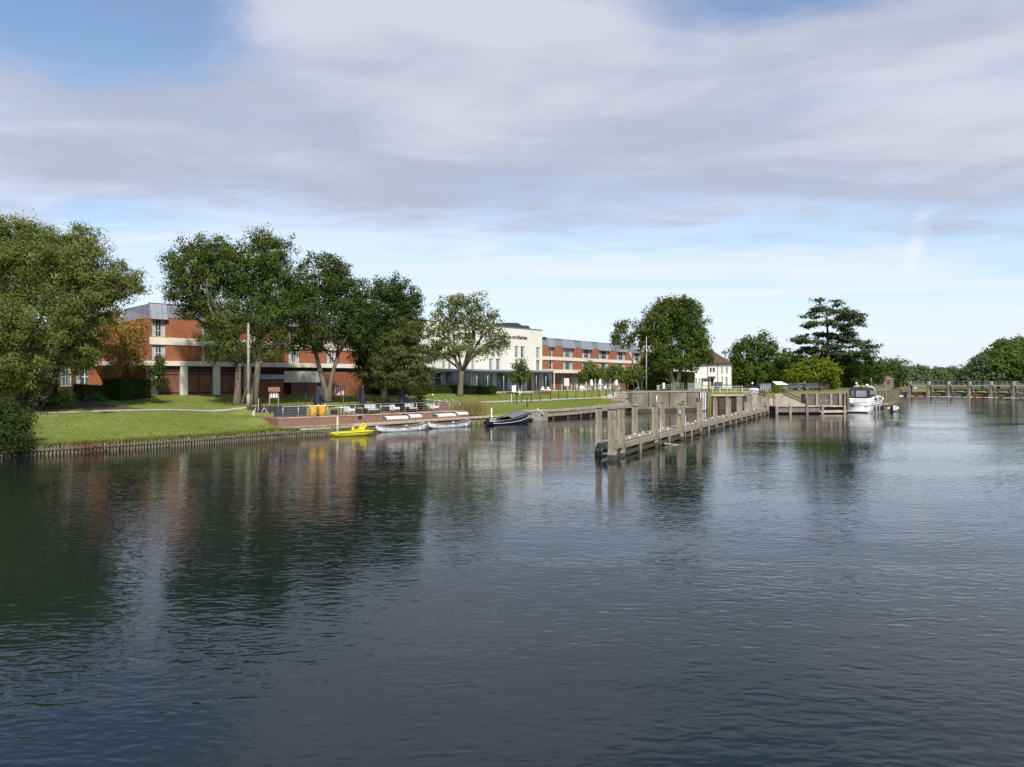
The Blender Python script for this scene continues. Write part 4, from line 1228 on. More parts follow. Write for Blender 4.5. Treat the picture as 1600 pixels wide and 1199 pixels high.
tree('oak_tree', 'broad dark bush-like tree under the right side of the cedar', b,
     [(1338, 572, 32, 24, 0), (1360, 576, 20, 22, 0), (1290, 568, 30, 20, 4), (1262, 572, 24, 20, 5), (1320, 580, 24, 24, 1), (1345, 592, 28, 12, -1), (1372, 590, 8, 12, 0), (1300, 570, 22, 24, 3)], 'dark', BARK_DARK, [(0, 0, 2.5, 0.4, 0.3)], 39, dens=5.0)
b = Vector((*XY(1281, 141), 2.86))
tree('weeping_tree', 'low dome of yellow green weeping foliage on the island lawn', b,
     [(1262, 574, 24, 15, 0), (1285, 576, 24, 17, -.5), (1243, 584, 19, 12, 0), (1300, 582, 12, 14, 0), (1300, 590, 12, 16, 0), (1270, 588, 30, 8, -1), (1232, 590, 7, 6, 0), (1303, 600, 9, 8, 0)], 'lime', BARK, [(0, 0, 2.2, 0.22, 0.16)], 40, dens=5.0, up=0.6)
b = Vector((*XY(1219, 122), 2.5))
bush('willow_shrub', 'tall yellow green shrub at the top of the lock ramp', b, [(1216, 609, 9, 7, 0), (1214, 615, 10, 6, 0), (1222, 615, 8, 7, 0)], 'lime', 41)
b = Vector((*XY(1344, 140), 2.86))
bush('rounded_shrub', 'small rounded bush beside the lamp on the island lawn', b, [(1344, 606, 7, 7, 0)], 'mid', 42)
for i, (px0, px1, py, z) in enumerate(((1212, 1224, 629, 1.6),)):
    b = Vector((*XY(1222, 114), 1.35))
    bush('ivy_bank', 'patch of low green growth at the foot of the lock ramp', b, [(1217, 628, 6, 4, 0), (1228, 628, 8, 4, 0)], 'mid', 43)
b = Vector((*XY(1186, 118.5), 2.35))
bush('wall_shrub', 'green weeds hanging over the concrete lock pier', b, [(1182, 617, 6, 4, 0), (1192, 616, 7, 4, 0), (1188, 622, 5, 5, 0)], 'mid', 44)
# bare pollard poking up beside the cottage
b = Vector((*XY(1136.5, 176), 3.2))
root = thing('pollard_tree', b, 0, 'thin bare stem with a dark tuft on top behind the cottage roof', 'tree')
rng = np.random.default_rng(50)
mb = MB(); limb(mb, (0, 0, 0), (-.55, 0, 8.0), 0.28, 0.14, rng, .02); limb(mb, (-.4, 0, 5.2), (.6, .3, 8.0), 0.12, 0.08, rng, .02); mb.build('trunk', BARK_PALE, root)
P, Nn, t, _ = scatter([(-.6, 0, 8.4, .6, .6, .5)], rng, 0.4, 4.0)
link('crown', quads_mesh('crown', P, Nn, np.full(len(P), 0.4), .5, t, rng, LEAF['dark']), root)
# trees of the far right bank
for i, (px, D, lab, sp) in enumerate((
        (1535, 262, 'front willow-like tree nearest the weir on the far right bank', [(1535, 566, 16, 14, 0), (1548, 575, 22, 16, 0), (1526, 585, 14, 8, 0), (1520, 570, 7, 10, 0), (1550, 588, 24, 7, -1)]),
        (1580, 262, 'tall rounded green tree in the right bank wood beyond the weir', [(1565, 552, 22, 18, 0), (1585, 562, 26, 24, -1), (1560, 572, 20, 18, -2), (1590, 585, 26, 10, -2), (1575, 545, 18, 12, 0)]),
        (1615, 270, 'tallest dark tree at the right edge beyond the weir', [(1605, 545, 24, 18, 0), (1630, 560, 30, 28, 0), (1600, 575, 24, 18, -1), (1640, 540, 24, 20, 0), (1600, 591, 34, 9, -2), (1645, 589, 30, 10, -2)]),
        (1650, 258, 'outermost tree of the right bank wood beyond the weir', [(1655, 560, 26, 30, 0), (1680, 555, 26, 30, 0), (1660, 590, 34, 10, 0)]),
        (1560, 275, 'pale bushy tree set back in the right bank wood', [(1545, 560, 14, 14, 0), (1570, 540, 16, 12, 0), (1600, 535, 20, 10, 0)]))):
    b = Vector((*XY(px, D), 1.6))
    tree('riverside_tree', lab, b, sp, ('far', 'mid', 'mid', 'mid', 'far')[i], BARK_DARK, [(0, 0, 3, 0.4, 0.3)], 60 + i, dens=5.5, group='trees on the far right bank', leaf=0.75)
# the far tree line above the weir
far = [(1378, 330, [(1378, 585, 14, 11, 0)], 'on the far bank just right of the cedar'), (1398, 380, [(1398, 580, 17, 12, 0), (1390, 588, 14, 8, 0)], 'with the highest rounded top, above the weir keeper hut'),
       (1427, 420, [(1422, 588, 14, 8, 0), (1438, 587, 14, 9, 0)], 'above the left end of the weir'), (1462, 450, [(1455, 589, 14, 7, 0), (1470, 588, 12, 8, 0)], 'above the second bay of the weir'),
       (1492, 450, [(1488, 588, 12, 8, 0), (1500, 590, 12, 7, 0)], 'above the middle of the weir'), (1518, 440, [(1514, 586, 14, 9, 0), (1530, 584, 12, 10, 0)], 'above the weir beside the right bank wood'),
       (1360, 400, [(1352, 586, 20, 10, 0)], 'far behind the island lawn')]
for i, (px, D, sp, where) in enumerate(far):
    b = Vector((*XY(px, D), 1.8))
    sp = [(q[0], q[1] - 5, q[2] * 1.2, q[3] * 1.35, 0) for q in sp] + [(px, 593, 26, 9, -2)]
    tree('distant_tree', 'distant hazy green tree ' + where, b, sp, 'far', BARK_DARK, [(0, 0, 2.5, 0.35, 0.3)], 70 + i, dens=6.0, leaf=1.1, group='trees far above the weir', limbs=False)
rngw = np.random.default_rng(99)
lob = []
for k in range(110):
    x = -520 + k * 11 + rngw.normal() * 4; y = 540 + rngw.normal() * 14
    lob.append((x, y, 5.0, 8.5, 7, 6.5 + rngw.random() * 2.5))
P, Nn, t, _ = scatter(lob, rngw, 1.7, 5.0)
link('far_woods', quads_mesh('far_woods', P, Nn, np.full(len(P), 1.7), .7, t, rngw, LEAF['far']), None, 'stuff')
# a wood behind the hotel and the cottage
lob = []
for k in range(16):
    x, y = 38 + k * 4.2 + rngw.normal(), 205 + rngw.normal() * 5
    lob.append((x, y, 6.0, 4.5, 4.5, 4.2))
P, Nn, t, _ = scatter(lob, rngw, 0.8, 4.5)
link('woodland', quads_mesh('woodland', P, Nn, np.full(len(P), 0.8), .65, t, rngw, LEAF['dark']), None, 'stuff')

# shrubs and hedges
b = Vector((*XY(15, 48.5), 0.35))
bush('riverside_bush', 'dense dark bush hanging over the water at the left edge', b,
     [(10, 650, 28, 24, 0), (25, 680, 24, 22, -.4), (-15, 660, 34, 40, 0), (5, 700, 26, 14, -.8), (35, 700, 12, 12, -.2), (32, 655, 14, 20, .6)], 'hedge', 80, dens=5.0)
b = G(90, 640)
bush('garden_shrub', 'light green rounded shrub on the soil bed under the willow', b, [(88, 626, 15, 11, 0), (100, 622, 10, 8, .2), (80, 634, 12, 6, 0)], 'mid', 81, dens=4)
b = G(137, 627)
bush('low_shrub', 'grey green low spreading shrub beside the dark hedge', b, [(135, 620, 16, 5, 0), (150, 623, 12, 4, 0), (122, 617, 10, 4, 0)], 'shrub', 82, dens=4)
p = G(121, 626.0); q = G(174, 623.5)
hedge('clipped_hedge', 'dark clipped hedge under the white framed windows', p, q, 1.2, 1.35, 83)
p = G(175, 625.0); q = G(222, 620.5)
hedge('clipped_hedge', 'taller dark hedge in front of the recessed porch', p, q, 2.0, 1.9, 84)
p = G(35, 636); q = G(80, 634)
hedge('clipped_hedge', 'deeply shaded hedge behind the willow trunk', p, q, 2.0, 2.3, 85)
p = AT(668, 108.5); q = AT(728, 112.8)
hedge('clipped_hedge', 'low green hedge either side of the stout pale trunk', p, q, 1.0, 1.05, 86)
p = AT(729, 112.9); q = AT(772, 117.0)
hedge('clipped_hedge', 'low green hedge stretching right under the glazed canopy', p, q, 1.0, 1.0, 87)
p = AT(590, 99.0); q = AT(662, 106.0)
hedge('clipped_hedge', 'shaded hedge under the spreading conifer', p, q, 1.2, 1.1, 88)
p = Vector((*XY(985, 150), gz(*XY(985, 150)))); q = Vector((*XY(1078, 160), gz(*XY(1078, 160))))
hedge('tall_hedge', 'tall very dark hedge under the largest tree beside the cottage', p, q, 2.5, 3.6, 89)

# ------------------------------------------------------------------ timber edge of the lawn
rv = thing('timber_revetment', (*bank_pt(0, 0), 0), 0, 'weathered timber pile edging along the water below the sloping lawn', 'revetment')
o0 = Vector((*bank_pt(0, 0), 0))
rg = random.Random(21)
protos = []
for k in range(4):
    mb = MB(); h = 0.64 + 0.03 * k
    mb.tube([(0, 0, -0.5), (0.01 * k, 0, h)], [0.075, 0.068], 7)
    protos.append(mb.mesh('pile'))
    protos[-1].materials.append(PILE)
s_end = 26.5
s = -6.0
while s < s_end:
    p = bank_pt(s, -0.09)
    o = link('pile', protos[rg.randrange(4)], rv)
    o.location = Vector((p[0], p[1], np.interp(s, ZB_S, ZB) - 0.72 + rg.uniform(-.05, .03))) - o0
    o.rotation_euler = (rg.uniform(-.05, .05), rg.uniform(-.05, .05), rg.uniform(0, 6))
    s += 0.215 + rg.uniform(-.02, .03)
mb = MB()
for a in np.arange(-6, s_end, 1.5):
    p, q = bank_pt(a, .02), bank_pt(min(a + 1.5, s_end), .02)
    mb.bar(Vector((*p, np.interp(a, ZB_S, ZB) - .38)) - o0, Vector((*q, np.interp(a + 1.5, ZB_S, ZB) - .38)) - o0, .04, .62)
mb.build('back_board', PILE, rv)
mb = MB()
for a in np.arange(-6, s_end, 1.5):
    p, q = bank_pt(a, -0.17), bank_pt(min(a + 1.5, s_end), -0.17)
    za, zb_ = np.interp(a, ZB_S, ZB) - 0.24, np.interp(a + 1.5, ZB_S, ZB) - 0.24
    mb.bar(Vector((*p, za)) - o0, Vector((*q, zb_)) - o0, 0.05, 0.12)
mb.build('waling', PILE, rv)
# rough grass along the edge
def tufts(name, pts, hgt, wd, m, seed, spread=0.12):
    rng = np.random.default_rng(seed)
    P = np.array(pts)
    n = len(P)
    h = hgt * (0.5 + rng.random(n)); a = rng.random(n) * 6.28
    d = np.stack([np.cos(a), np.sin(a), np.zeros(n)], 1)
    lean = rng.normal(size=(n, 3)) * spread * h[:, None] * np.array((1, 1, 0))
    v_ = np.stack([P - d * wd, P + d * wd, P + lean + np.array((0, 0, 1)) * h[:, None]], 1).reshape(-1, 3)
    me = bpy.data.meshes.new(name)
    me.vertices.add(n * 3); me.vertices.foreach_set('co', v_.astype(np.float32).ravel())
    me.loops.add(n * 3); me.loops.foreach_set('vertex_index', np.arange(n * 3, dtype=np.int32))
    me.polygons.add(n); me.polygons.foreach_set('loop_start', np.arange(0, n * 3, 3, dtype=np.int32))
    at = me.attributes.new('tint', 'FLOAT', 'FACE'); at.data.foreach_set('value', rng.random(n).astype(np.float32))
    me.update(); me.materials.append(m)
    return me
rng = np.random.default_rng(5)
pts = []
for s in np.arange(-6, 26.5, 0.006):
    d = abs(rng.normal()) * 0.25 - 0.10
    p = bank_pt(s, d); pts.append((p[0], p[1], float(zland(p[0], p[1])) - 0.02 if d > 0.03 else np.interp(s, ZB_S, ZB) - .05))
blade = leaf_mat('edge_grass', (0.11, 0.15, 0.02), (0.26, 0.25, 0.07))
link('edge_grass', tufts('edge_grass', pts, 0.24, 0.028, blade, 6, .35), None, 'stuff')
n = 60000
S1 = rng.random(n) * 100 - 12; D1 = 0.3 + rng.random(n) ** 1.2 * 24
Oo = np.interp(S1, bs, bo) + D1
gx = P0[0] + T[0] * S1 + N[0] * Oo; gy = P0[1] + T[1] * S1 + N[1] * Oo
a_ = (gx - TA[0]) * TE[0] + (gy - TA[1]) * TE[1]; b_ = (gx - TA[0]) * TN[0] + (gy - TA[1]) * TN[1]
ok = ~((a_ > -1.0) & (a_ < TL + 3) & (b_ > -4) & (b_ < TD + 0.6))
pz = zland(gx, gy)
lawnblade = leaf_mat('lawn_blades', (0.105, 0.150, 0.016), (0.230, 0.265, 0.048))
link('lawn_grass', tufts('lawn_grass', np.stack([gx, gy, pz - .01], 1)[ok], 0.075, 0.035, lawnblade, 8, .5), None, 'stuff')
# red flowers at the water's edge
c = W(146, 700, 51.0); sf = float(sd(c.x, c.y)[0]); c = Vector((*bank_pt(sf, -.02), 0))
fl = thing('flower_patch', (c.x, c.y, 0.30), math.atan2(T[1], T[0]), 'patch of dark red flowers trailing over the timber edging', 'flowers')
P, Nn, t, _ = scatter([(-.5, -.24, .10, .24, .12, .11), (.32, -.24, .04, .30, .12, .10)], rng, 0.08, 4)
me = quads_mesh('blossom', P, Nn, np.full(len(P), .09), .8, t, rng, RED_FLOWER); link('blossom', me, fl)
MB().tube([(-.6, -.2, -.1), (0, -.22, .1), (.6, -.2, 0)], 0.02, 5).build('stem', BARK_DARK, fl)

# ------------------------------------------------------------------ quay below the terrace and on to the lock
def quay(name, label, s0, s1, z_of, wd, m_top, m_face, seg=2.0, overhang=0.12, face_in=0.0):
    """a stretch of quay: coping stones one by one over a face of boards"""
    org = Vector((*bank_pt((s0 + s1) / 2, 0), 0))
    root = thing(name, org, 0, label, 'quay')
    rg = random.Random(int(s0 * 10))
    s = s0
    while s < s1 - 0.2:
        e = min(s + seg * rg.uniform(.85, 1.1), s1)
        z = z_of(s)
        pts = [bank_pt(s + .012, -overhang), bank_pt(e - .012, -overhang), bank_pt(e - .012, wd), bank_pt(s + .012, wd)]
        poly = [(p[0] - org.x, p[1] - org.y) for p in pts]
        MB().prism(poly, z - 0.16 + rg.uniform(-.008, .008), z + rg.uniform(-.012, .012)).build('coping_stone', m_top, root)
        s = e
    mb = MB(); k = int((s1 - s0) / 0.28)
    for i in range(k):
        a = s0 + (s1 - s0) * i / k; b = a + (s1 - s0) / k - 0.02
        z = z_of(a) - 0.165
        j = rg.uniform(0, .05)
        pts = [bank_pt(a, 0.02 + face_in - j), bank_pt(b, 0.02 + face_in - j), bank_pt(b, 0.25 + face_in), bank_pt(a, .25 + face_in)]
        mb.prism([(p[0] - org.x, p[1] - org.y) for p in pts], -0.5, z)
    f = mb.build('face_boards', m_face, root)
    s = s0 + .4
    while s < s1:
        p = bank_pt(s, -0.05); MB().box(p[0] - org.x - .1, p[0] - org.x + .1, p[1] - org.y - .1, p[1] - org.y + .1, -.5, z_of(s) - .17).build('fender_pile', PILE, root)
        s += 2.4
    return root
quay('river_quay', 'low quay with pale stone coping in front of the brick terrace wall', 20.8, 51.5, lambda s: 0.72 + 0.004 * (s - 20), 1.0, STONE, PILE)
# ground between quay and terrace wall
pp = [bank_pt(s_, 0.95) for s_ in np.linspace(21.5, 51.5, 12)]
back = [TA + TE * (a_q) for a_q in np.linspace(TL + 2, -1.2, 8)]
MB().prism([tuple(p) for p in pp] + [tuple(p + TN * 0.02) for p in back], 0.3, 0.70).build('towpath', PATH, kind='structure')
# timber and concrete quay from the dark boat to the lock
q2 = thing('timber_quay', (*bank_pt(70, 0), 0), 0, 'long pale timber quay with two ledges beside the green lawn', 'quay')
org = Vector((*bank_pt(70, 0), 0))
rg = random.Random(77)
s = 51.6
while s < 86.4:
    e = min(s + 3.1, 86.4)
    zt = np.interp((s + e) / 2, ZB_S, ZB) + 0.05
    for lv, (d0, d1, za, zb_, m_) in enumerate(((-0.04, 0.55, zt - 0.42, zt, CONC), (-0.45, 0.25, zt - 0.80, zt - 0.46, OAK))):
        pts = [bank_pt(s + .015, d0), bank_pt(e - .015, d0), bank_pt(e - .015, d1), bank_pt(s + .015, d1)]
        MB().prism([(p[0] - org.x, p[1] - org.y) for p in pts], za, zb_ + rg.uniform(-.012, .012)).build('quay_beam', m_, q2)
    p = bank_pt(s + .3, -0.25)
    MB().box(p[0] - org.x - .13, p[0] - org.x + .13, p[1] - org.y - .13, p[1] - org.y + .13, -.5, zt - .82).build('quay_pile', OAK_WET, q2)
    s = e
mb = MB()
pts = [bank_pt(x_, -.07) for x_ in np.linspace(51.6, 86.4, 24)]; bk = [bank_pt(x_, .35) for x_ in np.linspace(86.4, 51.6, 16)]
mb.prism([(p[0] - org.x, p[1] - org.y) for p in pts + bk], -.5, 1.0); mb.build('quay_face', OAK_WET, q2)
# concrete block with a leaning white board at its near end
c = G(833, 640)
b = thing('landing_block', (c.x, c.y - 1.2, 0), math.atan2(T[1], T[0]), 'pale concrete landing block at the bow of the dark boat', 'landing')
MB().box(-1.3, 1.3, -1.3, 0.9, -.4, 1.12).build('block', CONC, b, bevel=.03)
MB().box(-1.35, 1.35, -1.36, 0.95, 1.122, 1.24).build('block_top', STONE, b)
MB().box(-.2, .02, -1.33, -1.302, .55, .68).build('mooring_ring', BLACK, b)
o = MB().box(-.55, .55, -.09, .09, -.03, .03).build('white_board', WHITE, None)
o.location = W(844, 642.5, c.y - 2.2); o.rotation_euler = (0, R(40), R(10)); tag(o, 'white board leaning down beside the concrete landing block', 'board')

# ------------------------------------------------------------------ brick terrace
ta = math.atan2(TE[1], TE[0])
tr = thing('brick_terrace', (TA[0], TA[1], 0), ta, 'raised terrace with red brick wall and steel railing above the quay', 'terrace')
MB().box(0, TL, 0, 0.30, 0.3, TZ - 0.06).build('front_wall', BRICK_RED, tr)
MB().box(-.3, 0, 0, TD, 0.3, TZ - .06).build('side_wall', BRICK_RED, tr)
MB().box(TL, TL + .3, 0, TD, .3, TZ - .06).build('side_wall', BRICK_RED, tr)
k = 22
for i in range(k):
    MB().box(-.32 + (TL + .64) * i / k + .006, -.32 + (TL + .64) * (i + 1) / k - .006, -0.04, 0.36, TZ - .055, TZ + .02).build('coping_stone', STONE if i % 3 else CONC, tr)
MB().box(0, TL, .36, TD, .6, TZ).build('paving', PAVING, tr)
MB().box(-.3, TL + .3, TD, TD + .25, .6, 2.46).build('rear_wall', SLATE, tr)
for i in range(14):
    a = 0.3 + i * (TL - .6) / 13
    MB().box(a - .1, a + .1, TD - .03, TD - .002, TZ, 2.44).build('rear_post', WOOD_DARK, tr)
rail = MB()
posts_x = np.linspace(.25, TL - .3, 15)
for a in posts_x:
    MB().tube([(a, .16, TZ + .02), (a, .16, TZ + 1.02)], .028, 6).build('rail_post', STEEL, tr)
MB().tube([(.2, .16, TZ + 1.04), (TL - .3, .16, TZ + 1.04)], .03, 6).build('handrail', STEEL, tr)
mb = MB()
for zz_ in (.28, .52, .78):
    mb.tube([(.2, .16, TZ + zz_), (TL - .3, .16, TZ + zz_)], .006, 4, cap=False)
mb.build('wire', STEEL, tr)
for a in (8.6, 14.2):
    MB().box(a - .22, a + .22, -.06, -.002, 1.12, 1.42).build('vent_grille', BLACK, tr)
def TP(px, b_=2.0, z=TZ):
    """a spot on the terrace under a photo column, b_ metres behind its front wall"""
    r_ = (px - 800) / F
    o = TA + TN * b_
    a = (r_ * o[1] - o[0]) / (TE[0] - r_ * TE[1])
    p = o + TE * a
    return Vector((p[0], p[1], z))
# slate screens at the near end
for i, (a, b_) in enumerate(((428.5, 444), (445, 459), (460, 478.5))):
    p, q = TP(a, 1.6), TP(b_, 1.6)
    s_ = thing('wind_screen', p, ta, ('slate grey terrace screen at the lawn end of the railing', 'middle slate grey terrace screen', 'slate grey terrace screen beside the yellow cloths')[i], 'screen', 'slate grey terrace screens')
    L = (q - p).length
    MB().box(.05, L - .05, 0, .04, .08, .98).build('panel', SLATE, s_)
    MB().box(0, .05, -.01, .05, 0, 1.02).build('post', BLACK, s_); MB().box(L - .05, L, -.01, .05, 0, 1.02).build('post', BLACK, s_)
# closed navy parasols
def parasol(px, b_, h, label, seed):
    p = TP(px, b_)
    root = thing('parasol', p, 0, label, 'parasol', 'closed parasols on the terrace')
    MB().lathe([(.34, 0), (.34, .07), (.06, .1), (.06, .16)], n=10).build('base', BLACK, root)
    MB().tube([(0, 0, .1), (0, 0, h)], .03, 8).build('pole', STEEL, root)
    rg = random.Random(seed)
    prof = [(.13, .75), (.27, .80), (.31, 1.1), (.27, 1.6), (.18, 2.05), (.08, h - .15), (.03, h)]
    n = 16; vs, fs = [], []
    for r_, z in prof:
        for k in range(n):
            th = 2 * math.pi * k / n
            rr = r_ * (1 + (.16 if k % 2 else -.14))
            vs.append((rr * math.cos(th), rr * math.sin(th), z))
    for i in range(len(prof) - 1):
        for k in range(n):
            a0, a1 = i * n + k, i * n + (k + 1) % n
            fs.append((a0, a1, a1 + n, a0 + n))
    mb = MB(); mb.add(vs, fs, True); cpy = mb.build('canopy', NAVY, root)
    MB().lathe([(.20, 1.32), (.235, 1.36), (.20, 1.40)], n=12).build('tie', BLACK, cpy)
    MB().ball((0, 0, h + .03), .05, 8).build('finial', STEEL, root)
    return root
parasol(496, 2.4, 2.75, 'closed navy parasol behind the yellow cloths', 1)
parasol(567, 2.4, 2.75, 'closed navy parasol between two white sofas', 2)
parasol(628, 2.4, 2.85, 'closed dark parasol in front of the spreading conifer', 3)
# yellow cloths
for i, (px, lab) in enumerate(((490, 'yellow cloth bundle with a flaring corner at the screens'), (503, 'yellow cloth bundle nearer the white sofas'))):
    p = TP(px, 1.1)
    root = thing('yellow_cloth_cover', p, ta + .3 * i, lab, 'cloth cover', 'yellow cloths tied round the terrace tables')
    n = 14; prof = [(.26, 0.02), (.34, .35), (.42, .7), (.46, .92)]
    vs, fs = [], []
    for q, (r_, z) in enumerate(prof):
        for k in range(n):
            th = 2 * math.pi * k / n
            cr = 1 + .22 * math.cos(4 * th) * q / 3
            zz_ = z + (.30 * max(0, math.cos(2 * th)) ** 3 if q == 3 else 0)
            rr = r_ * cr * (1 + .05 * ((k * 7) % 3 - 1))
            vs.append((rr * math.cos(th), rr * math.sin(th), zz_))
    for a in range(len(prof) - 1):
        for k in range(n):
            fs.append((a * n + k, a * n + (k + 1) % n, (a + 1) * n + (k + 1) % n, (a + 1) * n + k))
    mb = MB(); mb.add(vs, fs, True); mb.build('cloth', YELLOW_CLOTH, root)
    MB().lathe([(.25, .02), (.33, .5), (.36, .80), (.02, .84)], n=12).build('table', WICKER, root)
# terrace furniture
def sofa(px, b_, wd, label, grey=False, rz=0.0):
    root = thing('outdoor_sofa', TP(px, b_), ta + rz, label, 'sofa', 'white cushioned outdoor seats')
    h = wd / 2
    mb = MB(); mb.box(-h, h, -.4, .4, .06, .34); mb.build('base', WICKER, root)
    MB().box(-h, h, .4, .52, .06, .74).build('backrest', WICKER, root)
    for s_ in (-1, 1):
        MB().box(s_ * h - .05, s_ * h + .05, -.4, .4, .345, .58).build('arm', WICKER, root)
    c_ = CUSHION_GREY if grey else CUSHION
    k = 2 if wd > 1.3 else 1
    for i in range(k):
        a, b2 = -h + .07 + (wd - .14) * i / k, -h + .05 + (wd - .14) * (i + 1) / k
        MB().box(a, b2, -.42, .30, .345, .50).build('seat_cushion', c_, root, bevel=.03)
        o = MB().box(a, b2, .24, .39, .505, .92).build('back_cushion', c_, root, bevel=.03)
    return root
def chair(px, b_, label, rz=0.0):
    root = thing('outdoor_armchair', TP(px, b_), ta + rz, label, 'armchair', 'white shell armchairs on the terrace')
    mb = MB(); mb.box(-.38, .38, -.36, .36, .32, .40); mb.build('seat', CUSHION, root, bevel=.03)
    MB().sidep([(-.40, .30), (-.32, .30), (-.28, .80), (-.40, .86)], -.38, .38).build('shell_back', CUSHION, root)
    for s_ in (-1, 1):
        MB().box(-.34, .34, s_ * .38 - .035, s_ * .38 + .035, .40, .60).build('arm', CUSHION, root)
    MB().box(-.26, .28, -.3, .3, .405, .50).build('seat_pad', SLATE, root, bevel=.03)
    for sx in (-.33, .33):
        for sy in (-.32, .32):
            MB().tube([(sx, sy, 0), (sx, sy, .32)], .02, 6).build('leg', STEEL, root)
    return root
def table(px, b_, label, wd=.9):
    root = thing('outdoor_table', TP(px, b_), ta, label, 'table', 'white topped tables on the terrace')
    MB().box(-wd / 2, wd / 2, -.4, .4, .68, .73).build('table_top', CUSHION, root)
    for sx in (-1, 1):
        for sy in (-.33, .33):
            MB().box(sx * (wd / 2 - .06) - .025, sx * (wd / 2 - .06) + .025, sy - .025, sy + .025, 0, .68).build('leg', BLACK, root)
    return root
chair(547, 1.4, 'white shell armchair beside the first white table')
table(533, 2.2, 'white topped table right of the yellow cloths')
sofa(581, 1.5, 1.5, 'pale grey sofa right of the middle parasol', True)
table(605, 2.2, 'white topped table between the grey sofa and an armchair')
chair(617, 1.4, 'white shell armchair left of the dark parasol')
sofa(643, 1.5, 1.3, 'pale grey sofa beside the terracotta pot', True)
table(667, 2.0, 'white topped table near the steps')
chair(679, 1.2, 'white shell armchair closest to the reed bed')
for i, (px, lab) in enumerate(((522, 'dark wicker stool left of the white armchair'), (560, 'dark wicker stool under the middle parasol'), (592, 'dark wicker stool behind the bunting boat'))):
    root = thing('wicker_stool', TP(px, 2.6), ta, lab, 'stool', 'dark wicker stools')
    MB().box(-.26, .26, -.26, .26, .05, .42).build('base', WICKER, root); MB().box(-.26, .26, -.26, .26, .425, .50).build('seat_pad', SLATE, root, bevel=.02)
# terracotta pot with a dark bush
p = TP(656, 3.6)
pot = thing('planter', p, 0, 'terracotta pot with a clipped dark plant on the terrace', 'planter')
MB().lathe([(.26, 0), (.40, .78), (.46, .80), (.46, .92), (.36, .92)], n=14).build('pot', TERRACOTTA, pot)
P, Nn, t, _ = scatter([(0, 0, 1.35, .42, .42, .48)], rng, .12, 5)
link('foliage', quads_mesh('foliage', P, Nn, np.full(len(P), .12), .6, t, rng, LEAF['hedge']), pot)
# small globe lamps behind the terrace
for i, (px, lab) in enumerate(((635, 'little globe lamp post behind the dark parasol'), (676, 'little globe lamp post beside the terrace steps'))):
    c = TP(px, TD + .6, 2.45)
    root = thing('globe_lamp', c, 0, lab, 'lamp', 'globe lamps behind the terrace')
    MB().tube([(0, 0, 0), (0, 0, .62)], .035, 6).build('post', BLACK, root); MB().ball((0, 0, .74), .13, 10).build('globe', LAMP_WHITE, root)
# black iron posts along the back of the terrace
for i, px in enumerate((478, 505, 533, 559, 585, 607)):
    c = TP(px, TD + .8, 2.4)
    root = thing('fence_post', c, 0, ORD[i] + ' black iron post behind the terrace counting from the slate screens', 'post', 'black posts behind the terrace')
    MB().tube([(0, 0, -.3), (0, 0, 1.15)], .045, 8).build('shaft', BLACK, root); MB().ball((0, 0, 1.17), .06, 8).build('cap', BLACK, root)
# brick steps at the far end with handrails
c = TP(700, 3.6)
st = thing('brick_steps', c, ta, 'short brick steps with thin handrails at the far end of the terrace', 'steps')
for i in range(5):
    MB().box(-1.2, 1.0, .34 * i, .34 * (i + 1) - .005, -.4, .17 * (i + 1)).build('step', BRICK_RED, st)
    MB().box(-1.22, 1.02, .34 * i - .03, .34 * i + .06, .17 * (i + 1) + .002, .17 * (i + 1) + .03).build('nosing', CONC, st)
for sx in (-1.2, -.1, 1.0):
    mb = MB(); mb.tube([(sx, 0, 0), (sx, 0, 1.0), (sx, 1.7, 1.85), (sx, 1.7, .8)], .022, 6); mb.build('handrail', STEEL, st)
# reed bed
c = G(731, 652)
bed = TP(733, 0.8)
rb = thing('ornamental_grass', (bed.x, bed.y, 1.0), ta, 'tall feathery golden grass at the end of the terrace', 'grasses')
pts = [(rng.normal() * 1.05, rng.normal() * .5, 0) for _ in range(2600)]
link('blade', tufts('blade', pts, 1.5, .018, LEAF['reed'], 31, .22), rb)
lp = [(rng.normal() * 1.0, rng.normal() * .5, 0) for _ in range(900)]
link('leaf', tufts('leaf', lp, 1.1, .02, LEAF['shrub'], 32, .3), rb)
MB().box(-2.3, 2.2, -.7, 1.2, -.5, .05).build('bed_wall', BRICK_RED, rb)

# ------------------------------------------------------------------ things on the lawn
c = G(388, 638)
fp = thing('flagpole', c, 0, 'tall plain timber pole standing on the lawn before the big tree', 'pole')
MB().tube([(0, 0, -.3), (0, 0, 3.4), (0, 0, 8.05)], [.135, .125, .10], 10).build('shaft', OAK, fp)
MB().lathe([(.17, 0), (.17, 1.3), (.13, 1.32)], n=10).build('sleeve', CONC, fp)
MB().lathe([(.12, 8.05), (.12, 8.1), (.02, 8.16)], n=10).build('cap', GALV, fp)
mb = MB(); mb.bar((0, 0, 2.6), (-1.0, .9, .1), .09); mb.build('stay', OAK, fp)
c = G(428, 634.5)
nb = thing('notice_board', c, ta * .6, 'small roofed notice board with three white sheets on the lawn', 'notice board')
for sx in (-.42, .42):
    MB().box(sx - .05, sx + .05, -.05, .05, -.2, 1.0 + .45).build('post', OAK, nb)
MB().box(-.40, .40, -.04, .06, .72, 1.42).build('board', WOOD_DARK, nb)
for sx in (-.24, 0, .24):
    MB().box(sx - .085, sx + .085, -.052, -.042, .80, 1.33).build('sheet', WHITE, nb)
MB().add([(-.55, -.25, 1.40), (.55, -.25, 1.40), (.55, 0, 1.85), (-.55, 0, 1.85), (.55, .25, 1.40), (-.55, .25, 1.40)], [(0, 1, 2, 3), (3, 2, 4, 5), (0, 3, 5), (1, 4, 2), (0, 5, 4, 1)]).build('roof', WOOD, nb)
c = G(406, 639)
